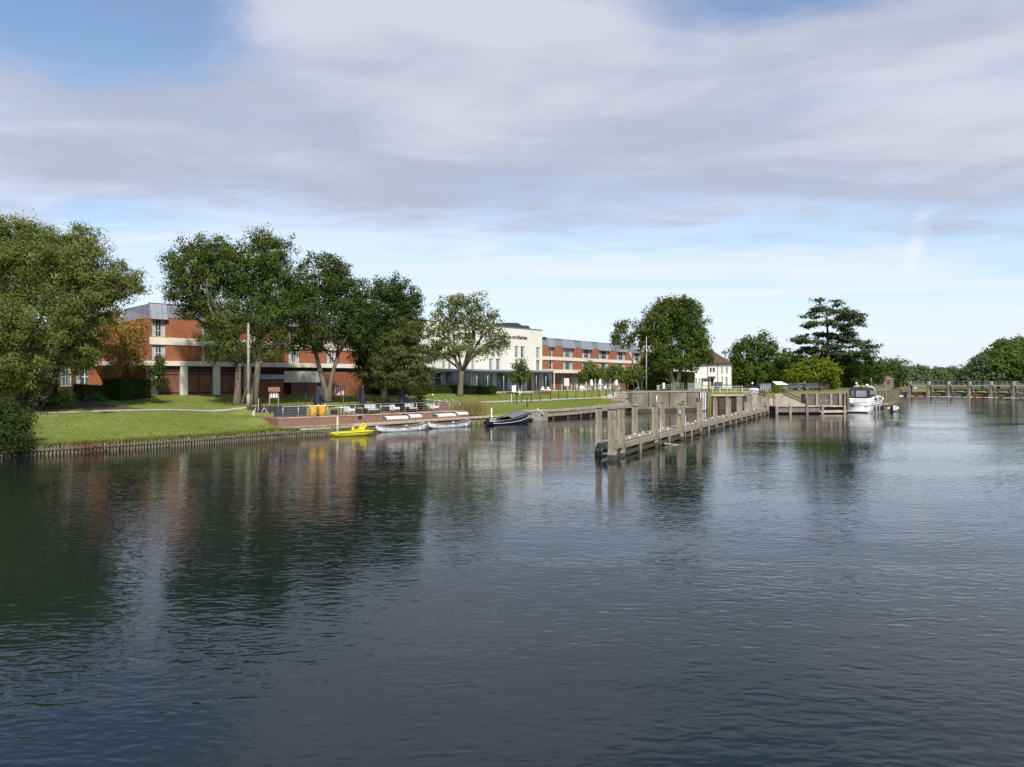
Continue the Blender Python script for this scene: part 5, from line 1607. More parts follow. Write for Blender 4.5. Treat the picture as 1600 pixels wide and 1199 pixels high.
bp_ = thing('wooden_post', c, 0, 'short dark post with a pale edge on the lawn beside the notice board', 'post')
MB().box(-.09, .09, -.09, .09, -.2, 1.0).build('shaft', WOOD_DARK, bp_); MB().box(-.14, -.092, -.05, .05, -.2, .95).build('batten', WHITE, bp_)
c = G(413, 645)
tr_ = thing('grass_trestle', c, .4, 'tiny white wire trestle on the grass slope beside the terrace', 'trestle')
mb = MB(); mb.bar((-.25, 0, 0), (-.05, 0, .42), .03); mb.bar((-.05, 0, .42), (.05, 0, .42), .03); mb.bar((.05, 0, .42), (.25, 0, 0), .03); mb.build('frame', WHITE, tr_)
mb = MB(); mb.bar((-.25, .3, 0), (0, .02, .42), .02); mb.build('stay', WHITE, tr_)
# shed
c = AT(421, 86.0); sa = math.atan2(BW.e.y, BW.e.x)
sh = thing('garden_shed', (c.x, c.y, c.z), sa * .55, 'red brown timber shed with flat grey roof beside the boarded wall', 'shed')
for i, (y_, x0, x1) in enumerate(((0, -1.6, 1.6),)):
    x = x0; k = 0
    while x < x1 - .01:
        MB().box(x, x + .19, -.03 - .012 * (k % 2), 0, -.1, 2.1).build('plank', WOOD_RED if k % 3 else WOOD, sh); x += .2; k += 1
mb = MB(); mb.box(-1.6, 1.6, 0, 2.2, -.1, 2.1); mb.build('body', WOOD_RED, sh)
MB().add([(-1.85, -.3, 2.10), (1.85, -.3, 2.10), (1.85, 2.5, 2.5), (-1.85, 2.5, 2.5), (-1.85, -.3, 2.24), (1.85, -.3, 2.24), (1.85, 2.5, 2.64), (-1.85, 2.5, 2.64)], [(0, 3, 2, 1), (4, 5, 6, 7), (0, 1, 5, 4), (1, 2, 6, 5), (2, 3, 7, 6), (3, 0, 4, 7)]).build('roof', ZINC, sh)
mb = MB()
for i in range(6):
    mb.bar((-1.0 + i * .2, -.06, .5), (-1.0 + i * .2, -.06, 1.9), .02)
for i in range(7):
    mb.bar((-1.0, -.08, .6 + i * .2), (0, -.08, .6 + i * .2), .02)
mb.build('trellis', WOOD, sh)
# big striped deckchairs
def deckchair(px, D, cloth, label, rz):
    c = AT(px, D)
    root = thing('deckchair', c, rz, label, 'deckchair', 'giant striped deckchairs on the lawn')
    for s_ in (-.62, .62):
        mb = MB(); mb.bar((s_, -.9, .05), (s_, .62, 1.85), .07); mb.build('long_rail', VARNISH, root)
        mb = MB(); mb.bar((s_ * .88, .7, .05), (s_ * .88, -.75, .85), .07); mb.build('cross_leg', VARNISH, root)
    mb = MB(); mb.bar((-.66, .62, 1.85), (.66, .62, 1.85), .07); mb.bar((-.62, -.75, .82), (.62, -.75, .82), .07); mb.bar((-.6, .7, .1), (.6, .7, .1), .06); mb.build('crossbar', VARNISH, root)
    vs, fs = [], []
    for i in range(13):
        t_ = i / 12
        y_ = .62 + (-.75 - .62) * t_; z_ = 1.87 + (.85 - 1.87) * t_ - .42 * math.sin(math.pi * t_) ** 1.0
        for x_ in (-.55, .55):
            vs.append((x_, y_, z_))
    for i in range(12):
        fs.append((2 * i, 2 * i + 1, 2 * i + 3, 2 * i + 2))
    mb = MB(); mb.add(vs, fs, True); mb.add([(a, b - .02, c - .02) for a, b, c in vs], [tuple(reversed(f)) for f in fs], True)
    mb.build('sling', cloth, root)
    return root
deckchair(500, 84.5, STRIPE_GREEN, 'giant deckchair with green and white striped sling left of the forked trunk', -.25)
deckchair(529, 84.5, STRIPE_RED, 'giant deckchair with maroon and white striped sling right of the forked trunk', .1)
# bollards along the path
bol = [(807, 629.8), (815, 629.0), (830, 628.0), (844, 627.2), (860, 625.2), (873, 624.2), (886, 623.2), (900, 622.6), (913, 622.0), (925, 621.6), (936, 621.0), (947.5, 620.9), (958.5, 620.4), (969.6, 619.6), (980, 618.8), (992.7, 617.2), (1005, 616.2)]
proto = None
for i, (px, py) in enumerate(bol):
    c = G(px, py)
    lab = ORD[i] + ' slim black bollard along the lawn path counting from the white sign post'
    if proto is None:
        proto = thing('path_bollard', c, 0, lab, 'bollard', 'black bollards along the lawn path')
        MB().tube([(0, 0, -.2), (0, 0, 1.12)], .062, 8).build('shaft', BLACK, proto); MB().lathe([(.085, 1.10), (.085, 1.16), (.03, 1.22)], n=8).build('cap', BLACK, proto)
    else:
        dup(proto, c, 0, lab)
c = G(823.5, 637)
dup(proto, c, 0, 'single black post on the lower lawn above the concrete landing block')
c = G(803, 629.5)
sp = thing('sign_post', c, 0, 'white sign box on a pale post at the start of the black bollards', 'sign')
MB().tube([(0, 0, -.2), (0, 0, 1.7)], .06, 8).build('post', OAK, sp); MB().box(-.28, .28, -.06, .06, 1.45, 2.35).build('panel', WHITE, sp, bevel=.02)
MB().box(-.36, -.30, -.05, .05, -.2, 1.2).build('side_post', WHITE, sp)
# lamp mast
c = G(1010, 613)
lm = thing('lamp_mast', c, 0, 'tall slim floodlight mast at the end of the lawn path', 'lamp post')
MB().tube([(0, 0, 0), (0, 0, 9.0)], [.11, .065], 8).build('mast', GALV, lm)
mb = MB(); mb.bar((-.75, 0, 6.9), (.75, 0, 6.9), .07); mb.bar((-.55, 0, 7.5), (.45, 0, 7.5), .06); mb.build('crossarm', GALV, lm)
for sx, z in ((-.65, 6.62), (0.1, 6.6), (.65, 6.62), (-.45, 7.25), (.4, 7.25)):
    MB().box(sx - .17, sx + .17, -.22, .02, z - .16, z + .16).build('floodlight', CONC, lm, bevel=.02)
# hotel terrace furniture before the right wing
rg = random.Random(12)
def cafe_chair(p, rz, label, m_, grp):
    root = thing('terrace_chair', p, rz, label, 'chair', grp)
    MB().box(-.24, .24, -.24, .24, .44, .49).build('seat', m_, root)
    MB().box(-.24, .24, .2, .25, .5, .95).build('backrest', m_, root)
    for sx in (-.2, .2):
        for sy in (-.2, .2):
            MB().box(sx - .02, sx + .02, sy - .02, sy + .02, 0, .44).build('leg', m_, root)
    return root
cr = None; cw = None
spots = [(838, 'maroon'), (841.5, 'maroon'), (845, 'maroon'), (851, 'maroon'), (854.5, 'maroon'), (859, 'maroon')]
for i, (px, k) in enumerate(spots):
    b = Vector((*XY(px, 127 + (i % 2) * 1.2), 0)); b.z = gz(b.x, b.y) + .03
    lab = ORD[i] + ' maroon terrace chair from the birch along the curved canopy end'
    cr = cafe_chair(b, .4 * i, lab, CHAIR_RED, 'maroon terrace chairs') if cr is None else dup(cr, b, .4 * i, lab)
for i, px in enumerate((848, 856.5)):
    b = Vector((*XY(px, 126.4), 0)); b.z = gz(b.x, b.y)
    root = thing('cafe_table', b, 0, ('round cafe table with a large white cloth nearest the birch', 'round cafe table with a white cloth nearest the timber posts')[i], 'table', 'cafe tables by the canopy')
    MB().lathe([(.25, 0), (.25, .05), (.05, .08), (.05, .7)], n=10).build('stand', BLACK, root)
    MB().lathe([(.52, .55), (.50, .72), (.46, .76), (.02, .77)], n=14).build('cloth', WHITE, root)
    MB().ball((0, 0, .98), .26, 10, .8, 3, .08).build('folded_cloth', WHITE, root)
spots = [(908, 128), (913, 129.5), (922, 129), (931, 130), (938, 130.6), (945, 131), (952, 132.4), (960, 132), (966, 134)]
for i, (px, D) in enumerate(spots):
    b = Vector((*XY(px, D), 0)); b.z = gz(b.x, b.y)
    lab = ORD[i] + ' white garden chair under the row of small trees counting from the boarded door'
    cw = cafe_chair(b, .7 * i, lab, WHITE, 'white garden chairs') if cw is None else dup(cw, b, .7 * i, lab)
def white_figure_parasol(px, D, label, h, lean=0.0):
    b = Vector((*XY(px, D), 0)); b.z = gz(b.x, b.y)
    root = thing('folded_parasol', b, 0, label, 'parasol', 'folded white parasols on the hotel terrace')
    MB().tube([(0, 0, 0), (lean * .4, 0, h)], .04, 6).build('pole', WHITE, root)
    MB().lathe([(.3, 0), (.3, .08), (.05, .1)], n=10).build('base', CONC, root)
    mb = MB(); n = 12; vs, fs = [], []
    prof = [(.10, .85), (.26, .9), (.30, 1.3), (.16, 2.0), (.04, h)]
    for r_, z in prof:
        for k in range(n):
            th = 2 * math.pi * k / n; rr = r_ * (1.18 if k % 2 else .85)
            vs.append((rr * math.cos(th) + lean * .3 * z / h, rr * math.sin(th), z))
    for a in range(len(prof) - 1):
        for k in range(n):
            fs.append((a * n + k, a * n + (k + 1) % n, (a + 1) * n + (k + 1) % n, (a + 1) * n + k))
    mb.add(vs, fs, True); mb.build('canopy', CREAM, root)
white_figure_parasol(924, 127, 'folded white parasol nearest the boarded door', 2.1)
white_figure_parasol(937, 129, 'folded white parasol between the first and second small tree', 2.2, .3)
white_figure_parasol(963, 131, 'folded white parasol between the second and third small tree', 2.1)
def open_parasol(px, D, label, h, r_):
    b = Vector((*XY(px, D), 0)); b.z = gz(b.x, b.y)
    root = thing('open_parasol', b, 0, label, 'parasol', 'open white parasols on the hotel terrace')
    MB().tube([(0, 0, 0), (0, 0, h)], .04, 6).build('pole', WHITE, root)
    MB().lathe([(r_, h - .55), (r_ * .99, h - .5), (r_ * .5, h - .18), (.03, h)], n=8, smooth=False).build('canopy', WHITE, root)
open_parasol(975, 136, 'open white parasol right of the second small tree', 2.4, 1.1)
open_parasol(990, 138, 'open white parasol behind the lamp mast', 2.3, 1.3)
# low white balustrade behind the chairs
b0, b1 = Vector((*XY(906, 131), 0)), Vector((*XY(975, 138), 0))
b0.z = gz(b0.x, b0.y); d = b1 - b0; d.z = 0
wf = thing('white_railing', b0, math.atan2(d.y, d.x), 'low white slatted railing around the hotel garden chairs', 'railing')
L = d.length; k = int(L / .28)
MB().box(0, L, -.03, .03, .88, .96).build('top_rail', WHITE, wf)
MB().box(0, L, -.03, .03, .10, .16).build('bottom_rail', WHITE, wf)
me = MB().box(-.035, .035, -.02, .02, .165, .875).mesh('slat'); me.materials.append(WHITE)
for i in range(k):
    o = link('slat', me, wf); o.location = (.1 + i * .28, 0, 0)

# ------------------------------------------------------------------ boats at the quay
def hull(L, B, stations, mt, name, parent, n=9, thick=0.0):
    """stations: (t, half beam factor, sheer z, keel z)"""
    mb = MB(); vs, fs = [], []
    for (t_, bf, zs, zk) in stations:
        for k in range(n):
            a = -1 + 2 * k / (n - 1)
            y_ = math.copysign(abs(a) ** 0.5, a) * B / 2 * bf
            z_ = zk + (zs - zk) * abs(a) ** 3.2
            vs.append((t_ * L, y_, z_))
    m_ = len(stations)
    for i in range(m_ - 1):
        for k in range(n - 1):
            fs.append((i * n + k, (i + 1) * n + k, (i + 1) * n + k + 1, i * n + k + 1))
    fs.append(tuple(range(n))); fs.append(tuple(reversed([(m_ - 1) * n + k for k in range(n)])))
    mb.add(vs, fs, True)
    return mb.build(name, mt, parent)
def gunwale(L, B, stations, mt, parent, r_=.035, name='gunwale'):
    mb = MB()
    for s_ in (-1, 1):
        mb.tube([(t_ * L, s_ * B / 2 * bf, zs) for t_, bf, zs, zk in stations], r_, 6)
    return mb.build(name, mt, parent)
def rowing_boat(p, q, label, canopies):
    p, q = Vector(p), Vector(q); d = q - p; L = d.length
    root = thing('skiff', p, math.atan2(d.y, d.x), label, 'rowing boat', 'white skiffs with scalloped canopies')
    B = 1.5
    st = [(0, .42, .66, .18), (.08, .62, .60, -.02), (.25, .9, .52, -.12), (.5, 1, .50, -.14), (.75, .78, .58, -.1), (.92, .36, .72, 0), (1, .06, .84, .2)]
    hull(L, B, st, GEL, 'hull', root)
    gunwale(L, B, st, VARNISH, root)
    mb = MB()
    for s_ in (-1, 1):
        mb.tube([(t_ * L, s_ * (B / 2 * bf * .985 + .012), zs - .10) for t_, bf, zs, zk in st], .018, 5)
    mb.build('rubbing_strake', NAVY_HULL, root)
    mb = MB(); mb.box(.12 * L, .80 * L, -.42, .42, .10, .14); mb.build('floor', GREY_FLOOR, root)
    for t_, w_ in ((.14, .5), (.34, .66), (.56, .68), (.76, .5)):
        MB().box(t_ * L - .13, t_ * L + .13, -w_, w_, .27, .31).build('thwart', VARNISH, root)
    MB().box(.20 * L, .20 * L + .1, -.5, .5, .33, .66).build('seat_back', WICKER, root)
    MB().box(.86 * L, .98 * L, -.16, .16, .46, .52).build('fore_deck', GEL, root)
    for s_, t_ in ((-1, .45), (-1, .8)):
        bf = .98 if t_ < .5 else .68
        MB().tube([(t_ * L, s_ * (B / 2 * bf + .05), .02), (t_ * L, s_ * (B / 2 * bf + .05), .30)], .06, 8).build('fender', GEL, root)
    for (t0, t1, z_) in canopies:
        hw = .55; x0, x1 = t0 * L, t1 * L
        mb = MB(); k = 6; vs, fs = [], []
        for i in range(k + 1):
            a = -1 + 2 * i / k
            for x_ in (x0, x1):
                vs.append((x_, a * hw, z_ + .12 * (1 - a * a)))
        for i in range(k):
            fs.append((2 * i, 2 * i + 1, 2 * i + 3, 2 * i + 2))
        mb.add(vs, fs, True)
        # scalloped valance
        for s_ in (-1, 1):
            m_ = max(4, int((x1 - x0) / .28))
            for i in range(m_):
                a, b_ = x0 + (x1 - x0) * i / m_, x0 + (x1 - x0) * (i + 1) / m_
                y_ = s_ * (hw + .006)
                mb.add([(a, y_, z_ + .01), (b_, y_, z_ + .01), (b_, y_, z_ - .10), ((a * .25 + b_ * .75), y_, z_ - .17), ((a + b_) / 2, y_, z_ - .19), (a * .75 + b_ * .25, y_, z_ - .17), (a, y_, z_ - .10)], [(0, 1, 2, 3, 4, 5, 6)])
        cp = mb.build('canopy', CUSHION, root)
        for x_ in (x0 + .06, x1 - .06):
            for s_ in (-1, 1):
                MB().tube([(x_, s_ * .5, .32), (x_, s_ * .52, z_)], .016, 6).build('canopy_pole', VARNISH, root)
    return root
rowing_boat((-12.95, 70.2, 0), (-8.6, 74.2, 0), 'white skiff with navy strake and scalloped canopies next to the yellow pedal boat', [(.14, .56, 1.38), (.60, .84, 1.46)])
rowing_boat((-8.6, 75.5, 0), (-4.5, 80.0, 0), 'white skiff with row of fenders and scalloped canopies farther along the quay', [(.14, .56, 1.36), (.60, .86, 1.46)])
# yellow pedal boat
p, q = Vector((-15.95, 65.2, 0)), Vector((-12.95, 67.5, 0)); d = q - p; L = d.length
pb = thing('pedal_boat', p, math.atan2(d.y, d.x), 'bright yellow pedal boat moored at the near end of the quay', 'pedal boat')
for s_ in (-1, 1):
    mb = MB()
    vs, fs = [], []
    stn = [(0, .10, .30, .12), (.06, .26, .34, -.06), (.3, .30, .34, -.10), (.75, .28, .36, -.08), (.94, .18, .42, .04), (1, .05, .46, .30)]
    n = 7
    for t_, hb, zs, zk in stn:
        for k in range(n):
            a = math.pi * k / (n - 1)
            vs.append((t_ * L, s_ * .52 - hb * math.cos(a), zs - (zs - zk) * math.sin(a)))
    for i in range(len(stn) - 1):
        for k in range(n - 1):
            fs.append((i * n + k, (i + 1) * n + k, (i + 1) * n + k + 1, i * n + k + 1))
        fs.append((i * n, i * n + n - 1, (i + 1) * n + n - 1, (i + 1) * n))
    fs.append(tuple(range(n)))
    mb.add(vs, fs, True); mb.build('float', YELLOW, pb)
MB().sidep([(.10 * L, .30), (.9 * L, .38), (.92 * L, .46), (.62 * L, .50), (.55 * L, .40), (.12 * L, .38)], -.55, .55).build('deck', YELLOW, pb, bevel=.02)
for s_ in (-.28, .28):
    se = MB().sidep([(.66 * L, .50), (.78 * L, .52), (.84 * L, .92), (.79 * L, .94), (.74 * L, .62), (.66 * L, .60)], s_ - .22, s_ + .22).build('seat', YELLOW, pb, bevel=.02)
    MB().ball((.83 * L, s_, .98), .13, 8, .8).build('headrest', YELLOW, se)
MB().box(.50 * L, .56 * L, -.12, .12, .44, .78).build('steering_column', YELLOW, pb, bevel=.02)
mb = MB(); mb.tube([(.53 * L, 0, .78), (.56 * L, 0, .92)], .02, 6); mb.build('tiller', BLACK, pb)
mb = MB()
for s_ in (-1, 1):
    mb.tube([(t_ * L, s_ * .82, z_) for t_, z_ in ((.03, .27), (.3, .29), (.7, .31), (.95, .36))], .02, 5)
mb.build('trim_line', NAVY_HULL, pb)
# mooring post at the yellow boat
c = Vector((*XY(528.5, 66.9), 0))
mp_ = thing('mooring_post', c, 0, 'slim white banded mooring post between quay and yellow boat', 'post')
MB().tube([(0, 0, -.5), (0, 0, 1.72)], .07, 8).build('shaft', OAK, mp_); MB().tube([(-.10, 0, -.5), (-.10, 0, 1.7)], .035, 6).build('white_strip', WHITE, mp_)
# dark launch under a cover
p, q = Vector((-2.6, 81.0, 0)), Vector((2.0, 87.0, 0)); d = q - p; L = d.length
dl = thing('motor_launch', p, math.atan2(d.y, d.x), 'dark navy launch under a grey cover moored past the skiffs', 'launch')
st = [(0, .72, .42, .05), (.1, .86, .46, -.12), (.35, 1, .58, -.2), (.6, .95, .78, -.2), (.82, .62, 1.02, -.1), (.95, .24, 1.2, .1), (1, .05, 1.28, .4)]
hull(L, 2.1, st, NAVY_HULL, 'hull', dl); gunwale(L, 2.1, st, CONC, dl, .03)
mb = MB()
for s_ in (-1, 1):
    mb.tube([(t_ * L, s_ * (1.05 * bf * .93 + .02), zk + (zs - zk) * .55) for t_, bf, zs, zk in st], .025, 5)
mb.build('white_line', GEL, dl)
vs, fs = [], []
n = 7
cov = [(.40, .9, .70, .28), (.52, .92, .80, .42), (.66, .82, .95, .40), (.82, .56, 1.08, .26), (.96, .18, 1.24, .06)]
for t_, hb, z0_, up_ in cov:
    for k in range(n):
        a = -1 + 2 * k / (n - 1)
        vs.append((t_ * L, a * hb * 1.03, z0_ + up_ * (1 - abs(a) ** 1.6) + .02))
for i in range(len(cov) - 1):
    for k in range(n - 1):
        fs.append((i * n + k, (i + 1) * n + k, (i + 1) * n + k + 1, i * n + k + 1))
mb = MB(); mb.add(vs, fs, True); mb.build('cover', CANVAS_GREY, dl)
mb = MB(); mb.box(.05 * L, .4 * L, -.7, .7, .18, .22); mb.build('floor', GREY_FLOOR, dl)
for t_ in (.10, .24, .36):
    MB().box(t_ * L - .18, t_ * L + .18, -.75, .75, .40, .46).build('thwart', GEL if t_ < .2 else CANVAS_GREY, dl)
MB().box(.13 * L, .2 * L, .1, .6, .465, .72).build('cushion', CONC, dl)
MB().sidep([(-.35, .05), (.02, .05), (.02, .85), (-.3, .75)], -.16, .16).build('outboard_motor', BLACK, dl, bevel=.03)
for s_ in (-1, 1):
    MB().tube([(.42 * L, s_ * .95, .55), (.44 * L, s_ * .9, .98), (.44 * L, 0, 1.15)], .018, 5).build('windscreen_rail', STEEL, dl)
# white marker on the quay
c = Vector((*XY(768, 84.3), .72))
wm = thing('quay_marker', c, 0, 'white pointed marker post on the quay beside the navy launch', 'marker')
MB().tube([(0, 0, -.6), (0, 0, .65)], .085, 8).build('shaft', WHITE, wm); MB().lathe([(.14, .65), (.13, .7), (.01, 1.15)], n=8).build('cone', WHITE, wm)

# ------------------------------------------------------------------ long timber lay-by pier
PD = Vector((0.456, 0.890, 0)).normalized()
PN = Vector((-PD.y, PD.x, 0))
pier = thing('timber_pier', (7.1, 48.1, 0), math.atan2(PD.y, PD.x), 'long weathered timber pier of tall square posts reaching towards the lock', 'pier')
PL = 66.0
wgap = 1.55
pairs = [0.15, 7.9, 15.4, 22.5, 29.5, 36.7, 43.6, 50.8, 58.2, 65.4]
rg = random.Random(31)
def square_post(x, y, h, wd, name='post', foot=True):
    mb = MB()
    a = wd / 2
    lv = [(-.8, a * 1.18), (.30, a * 1.16), (.55, a * 1.0), (h - .04, a * .97), (h, a * .90)]
    vs, fs = [], []
    for z, r_ in lv:
        vs += [(-r_, -r_, z), (r_, -r_, z), (r_, r_, z), (-r_, r_, z)]
    for i in range(len(lv) - 1):
        for k in range(4):
            fs.append((i * 4 + k, i * 4 + (k + 1) % 4, i * 4 + 4 + (k + 1) % 4, i * 4 + 4 + k))
    fs.append((16, 17, 18, 19))
    mb.add(vs, fs)
    o = mb.build(name, OAK, pier)
    o.location = (x, y, 0); o.rotation_euler = (rg.uniform(-.014, .014), rg.uniform(-.014, .014), rg.uniform(-.07, .07))
    MB().box(-a * 1.06, a * 1.06, -a * 1.06, a * 1.06, h + .004, h + .05).build('post_cap', OAK_WET, o)
    MB().box(-a * 1.19, a * 1.19, -a * 1.19, a * 1.19, -.7, rg.uniform(.20, .34)).build('wet_foot', OAK_WET, o)
    for z_ in (.72, h - .5):
        MB().lathe([(.045, 0), (.045, .03)], (0, 0, 0), 6).build('bolt', BLACK, o)
        bo_ = col.objects[-1]; bo_.location = (0, -a * 1.0, z_); bo_.rotation_euler = (R(90), 0, 0)
    return o
hts = [3.14, 3.06, 2.96, 2.94, 3.0, 3.0, 3.0, 2.95, 2.9, 2.85]
for i, x in enumerate(pairs):
    wd = .39 if i < 4 else .35
    square_post(x, 0.0, hts[i] + rg.uniform(-.05, .05), wd * (1.18 if i == 2 else 1))
    if i < 9:
        square_post(x + rg.uniform(-.1, .1), wgap, hts[i] + rg.uniform(-.08, .08), wd * .9)
square_post(-2.15, -.2, 3.12, .43)
# deck boards between the rows, one by one
x = 0.35; k = 0
prm = []
for q in range(3):
    m_ = MB().box(0, .205, .24, wgap - .22, 0, .07).mesh('deck_board'); m_.materials.append(OAK); prm.append(m_)
while x < PL:
    o = link('deck_board', prm[k % 3], pier); o.location = (x, 0, .90 + rg.uniform(-.006, .012)); o.rotation_euler = (0, 0, rg.uniform(-.012, .012))
    x += .222; k += 1
# side beams, in lengths from post to post
for y_ in (-.02, wgap + .02):
    e = [0.15 - .4] + pairs[1:] + [PL]
    for a, b in zip(e[:-1], e[1:]):
        s_ = -1 if y_ < .5 else 1
        MB().box(a + .01, b - .01, y_ - .13 + s_ * .15 * 0, y_ + .13, .56, .895).build('deck_beam', OAK, pier)
        MB().box(a + .22, b - .22, y_ - .10, y_ + .10, .10, .34).build('lower_waling', OAK_WET, pier)
for i, (a, b) in enumerate(zip(pairs[:-1], pairs[1:])):
    m_ = (a + b) / 2
    MB().box(m_ - .14, m_ + .14, -.16, .10, -.6, .555).build('short_pile', OAK, pier)
    MB().box(m_ - .12, m_ + .12, .15, wgap - .15, .3, .55).build('cross_beam', OAK_WET, pier)
    for t_ in (.22, .75):
        q = a + (b - a) * t_
        MB().box(q - .12, q + .12, .02, .10, .35, .555).build('blocking', OAK_WET, pier)
    if i in (1, 3, 4):
        mb = MB(); mb.bar((a + .3, -.05, .5), (a + 1.2, -.05, .12), .13); mb.build('brace', OAK, pier)
MB().bar((-2.1, -.1, .74), (.1, wgap, .74), .26, .30).build('end_beam', OAK, pier)
MB().bar((-1.95, -.18, .76), (.15, 0, .76), .24, .28).build('end_beam', OAK, pier)
# pale domed studs along both edges of the deck
dm = MB().lathe([(.085, 0), (.08, .04), (.05, .075), (.01, .085)], n=8).mesh('stud'); dm.materials.append(WHITE)
x = 1.2; k = 0
while x < PL:
    o = link('stud', dm, pier); o.location = (x + rg.uniform(-.2, .2), (.36 if k % 2 else wgap - .4), .975)
    x += 1.25 + rg.uniform(-.3, .4); k += 1
# steel ladder bars and a blue number plate
for x in (8.3, 15.9):
    mb = MB(); mb.tube([(x, -.32, -.4), (x, -.32, 2.0)], .035, 6); mb.build('ladder_rail', GALV, pier)
mb = MB(); mb.bar((9.3, -.3, .16), (10.6, -1.35, -.06), .12); mb.build('fallen_brace', OAK, pier)
s_ = MB().box(15.4 - .29, 15.4 - .262, -.17, .09, 2.10, 2.58).build('number_plate', SIGN_BLUE, pier)
mb = MB()
for z0_, z1_ in ((2.18, 2.22), (2.33, 2.37), (2.48, 2.52)):
    mb.box(15.4 - .298, 15.4 - .291, -.12, .04, z0_, z1_)
for y0_, y1_ in ((-.12, -.08), (0, .04)):
    mb.box(15.4 - .2985, 15.4 - .2905, y0_, y1_, 2.20, 2.50)
mb.build('number', WHITE, s_)
# concrete-topped post with the small box seen on top
MB().box(15.2, 15.5, -.12, .14, 3.03, 3.22).build('post_lamp', CONC, pier)

# ------------------------------------------------------------------ lock walls, gates and island
axis = Vector((0.456, 0.890, 0)).normalized(); ang = math.atan2(axis.y, axis.x)
lw = thing('lock_wall', (18.6, 113.6, 0), math.atan2(121.7 - 113.6, 32.2 - 18.6), 'stained concrete wing wall on the left of the lock entrance', 'wall')
Lw = math.hypot(32.2 - 18.6, 121.7 - 113.6)
k = 5
for i in range(k):
    MB().box(Lw * i / k + .012, Lw * (i + 1) / k - .012, 0, 1.2, -.6, 2.98 + (.05 if i == 3 else 0)).build('wall_panel', CONC_OLD, lw)
    MB().box(Lw * i / k + .012, Lw * (i + 1) / k - .012, -.10, 1.25, 3.035, 3.22).build('coping_stone', CONC, lw)
MB().box(0, Lw, -.22, -.002, -.5, .42).build('wall_footing', OAK_WET, lw)
MB().box(.2, Lw, -.30, -.004, .44, .75).build('ledge', CONC_OLD, lw)
for a in (3.2, 7.6, 11.4):
    MB().box(a - .05, a + .05, -.06, -.001, .8, 2.97).build('ladder_slot', BLACK, lw)
# flight of stone steps with white edges beside the wall
sp0 = bank_pt(81.8, .55)
ls = thing('lock_steps', (sp0[0], sp0[1], 0), math.atan2(T[1], T[0]), 'sloping stone steps with pale handrails left of the lock wall', 'steps')
for i in range(9):
    MB().box(.1 + i * .46, .1 + (i + 1) * .46 - .01, 0, 2.6, .4, 1.40 + .185 * (i + 1)).build('step', CONC_OLD if i % 2 else STONE, ls)
for y_ in (-.1, 2.7):
    MB().bar((-.1, y_, 1.45), (4.3, y_, 3.15), .12, .24).build('stringer', CONC, ls)
MB().bar((-.1, -.1, 2.2), (4.3, -.1, 3.95), .06).build('handrail', GALV, ls)
for x in (0, 2.1, 4.2):
    MB().box(x - .03, x + .03, -.13, -.07, 1.4 + .39 * x, 2.22 + .40 * x).build('rail_post', GALV, ls)
# white gauge strip and lock gear
gb = thing('gauge_board', (*XY(1094, 119.4), 0), 0, 'upright white and dark striped timber fender at the mouth of the lock', 'gauge board')
for i in range(4):
    MB().box(i * .26, i * .26 + .12, -.08, .04, .1, 3.0).build('white_batten', WHITE, gb)
MB().box(-.1, 1.0, .045, .25, -.4, 3.05).build('backing_board', SLATE, gb)
# gates
gA, gB = Vector((33.9, 125.8, 0)), Vector((42.4, 127.6, 0))
gd = gB - gA; gl_ = gd.length
gt = thing('lock_gate', gA, math.atan2(gd.y, gd.x), 'dark weathered timber lock gates below a pale walkway', 'lock gate')
for j, (x0, x1) in enumerate(((0, gl_ / 2 - .03), (gl_ / 2 + .03, gl_))):
    x = x0; i = 0
    while x < x1 - .02:
        b = min(x + .42, x1)
        MB().box(x + .008, b - .008, -.10 - .02 * (i % 2), .05, -.5, 2.2).build('gate_plank', OAK_WET if i % 3 else WOOD_DARK, gt); x += .42; i += 1
    for z in (.35, 1.0, 1.65):
        MB().box(x0, x1, .052, .25, z, z + .22).build('gate_beam', OAK_WET, gt)
MB().box(-.6, gl_ + .8, -.42, .45, 2.25, 2.52).build('walkway', STONE, gt)
mb = MB()
for i in range(7):
    x = .2 + i * (gl_ - .4) / 6; mb.tube([(x, -.38, 2.5), (x, -.38, 3.5)], .025, 5)
mb.tube([(0.1, -.38, 3.5), (gl_, -.38, 3.5)], .028, 5); mb.tube([(0.1, -.38, 3.0), (gl_, -.38, 3.0)], .02, 5)
mb.build('railing', WHITE, gt)
mb = MB(); mb.prism([(35.0, 126.6), (43.4, 128.6), (90, 215), (72, 215)], -.5, 2.05); mb.build('lock_water', WATER, kind='structure')
# left lock chamber side seen through the mouth
MB().prism([(31.3, 122.3), (32.2, 121.8), (36.0, 130.5), (34.4, 131)], -.6, 3.0).build('lock_inner_wall', CONC_OLD, None)
o = bpy.data.objects['lock_inner_wall']; tag(o, 'dark inner side wall of the lock mouth beside the striped fender', 'wall')

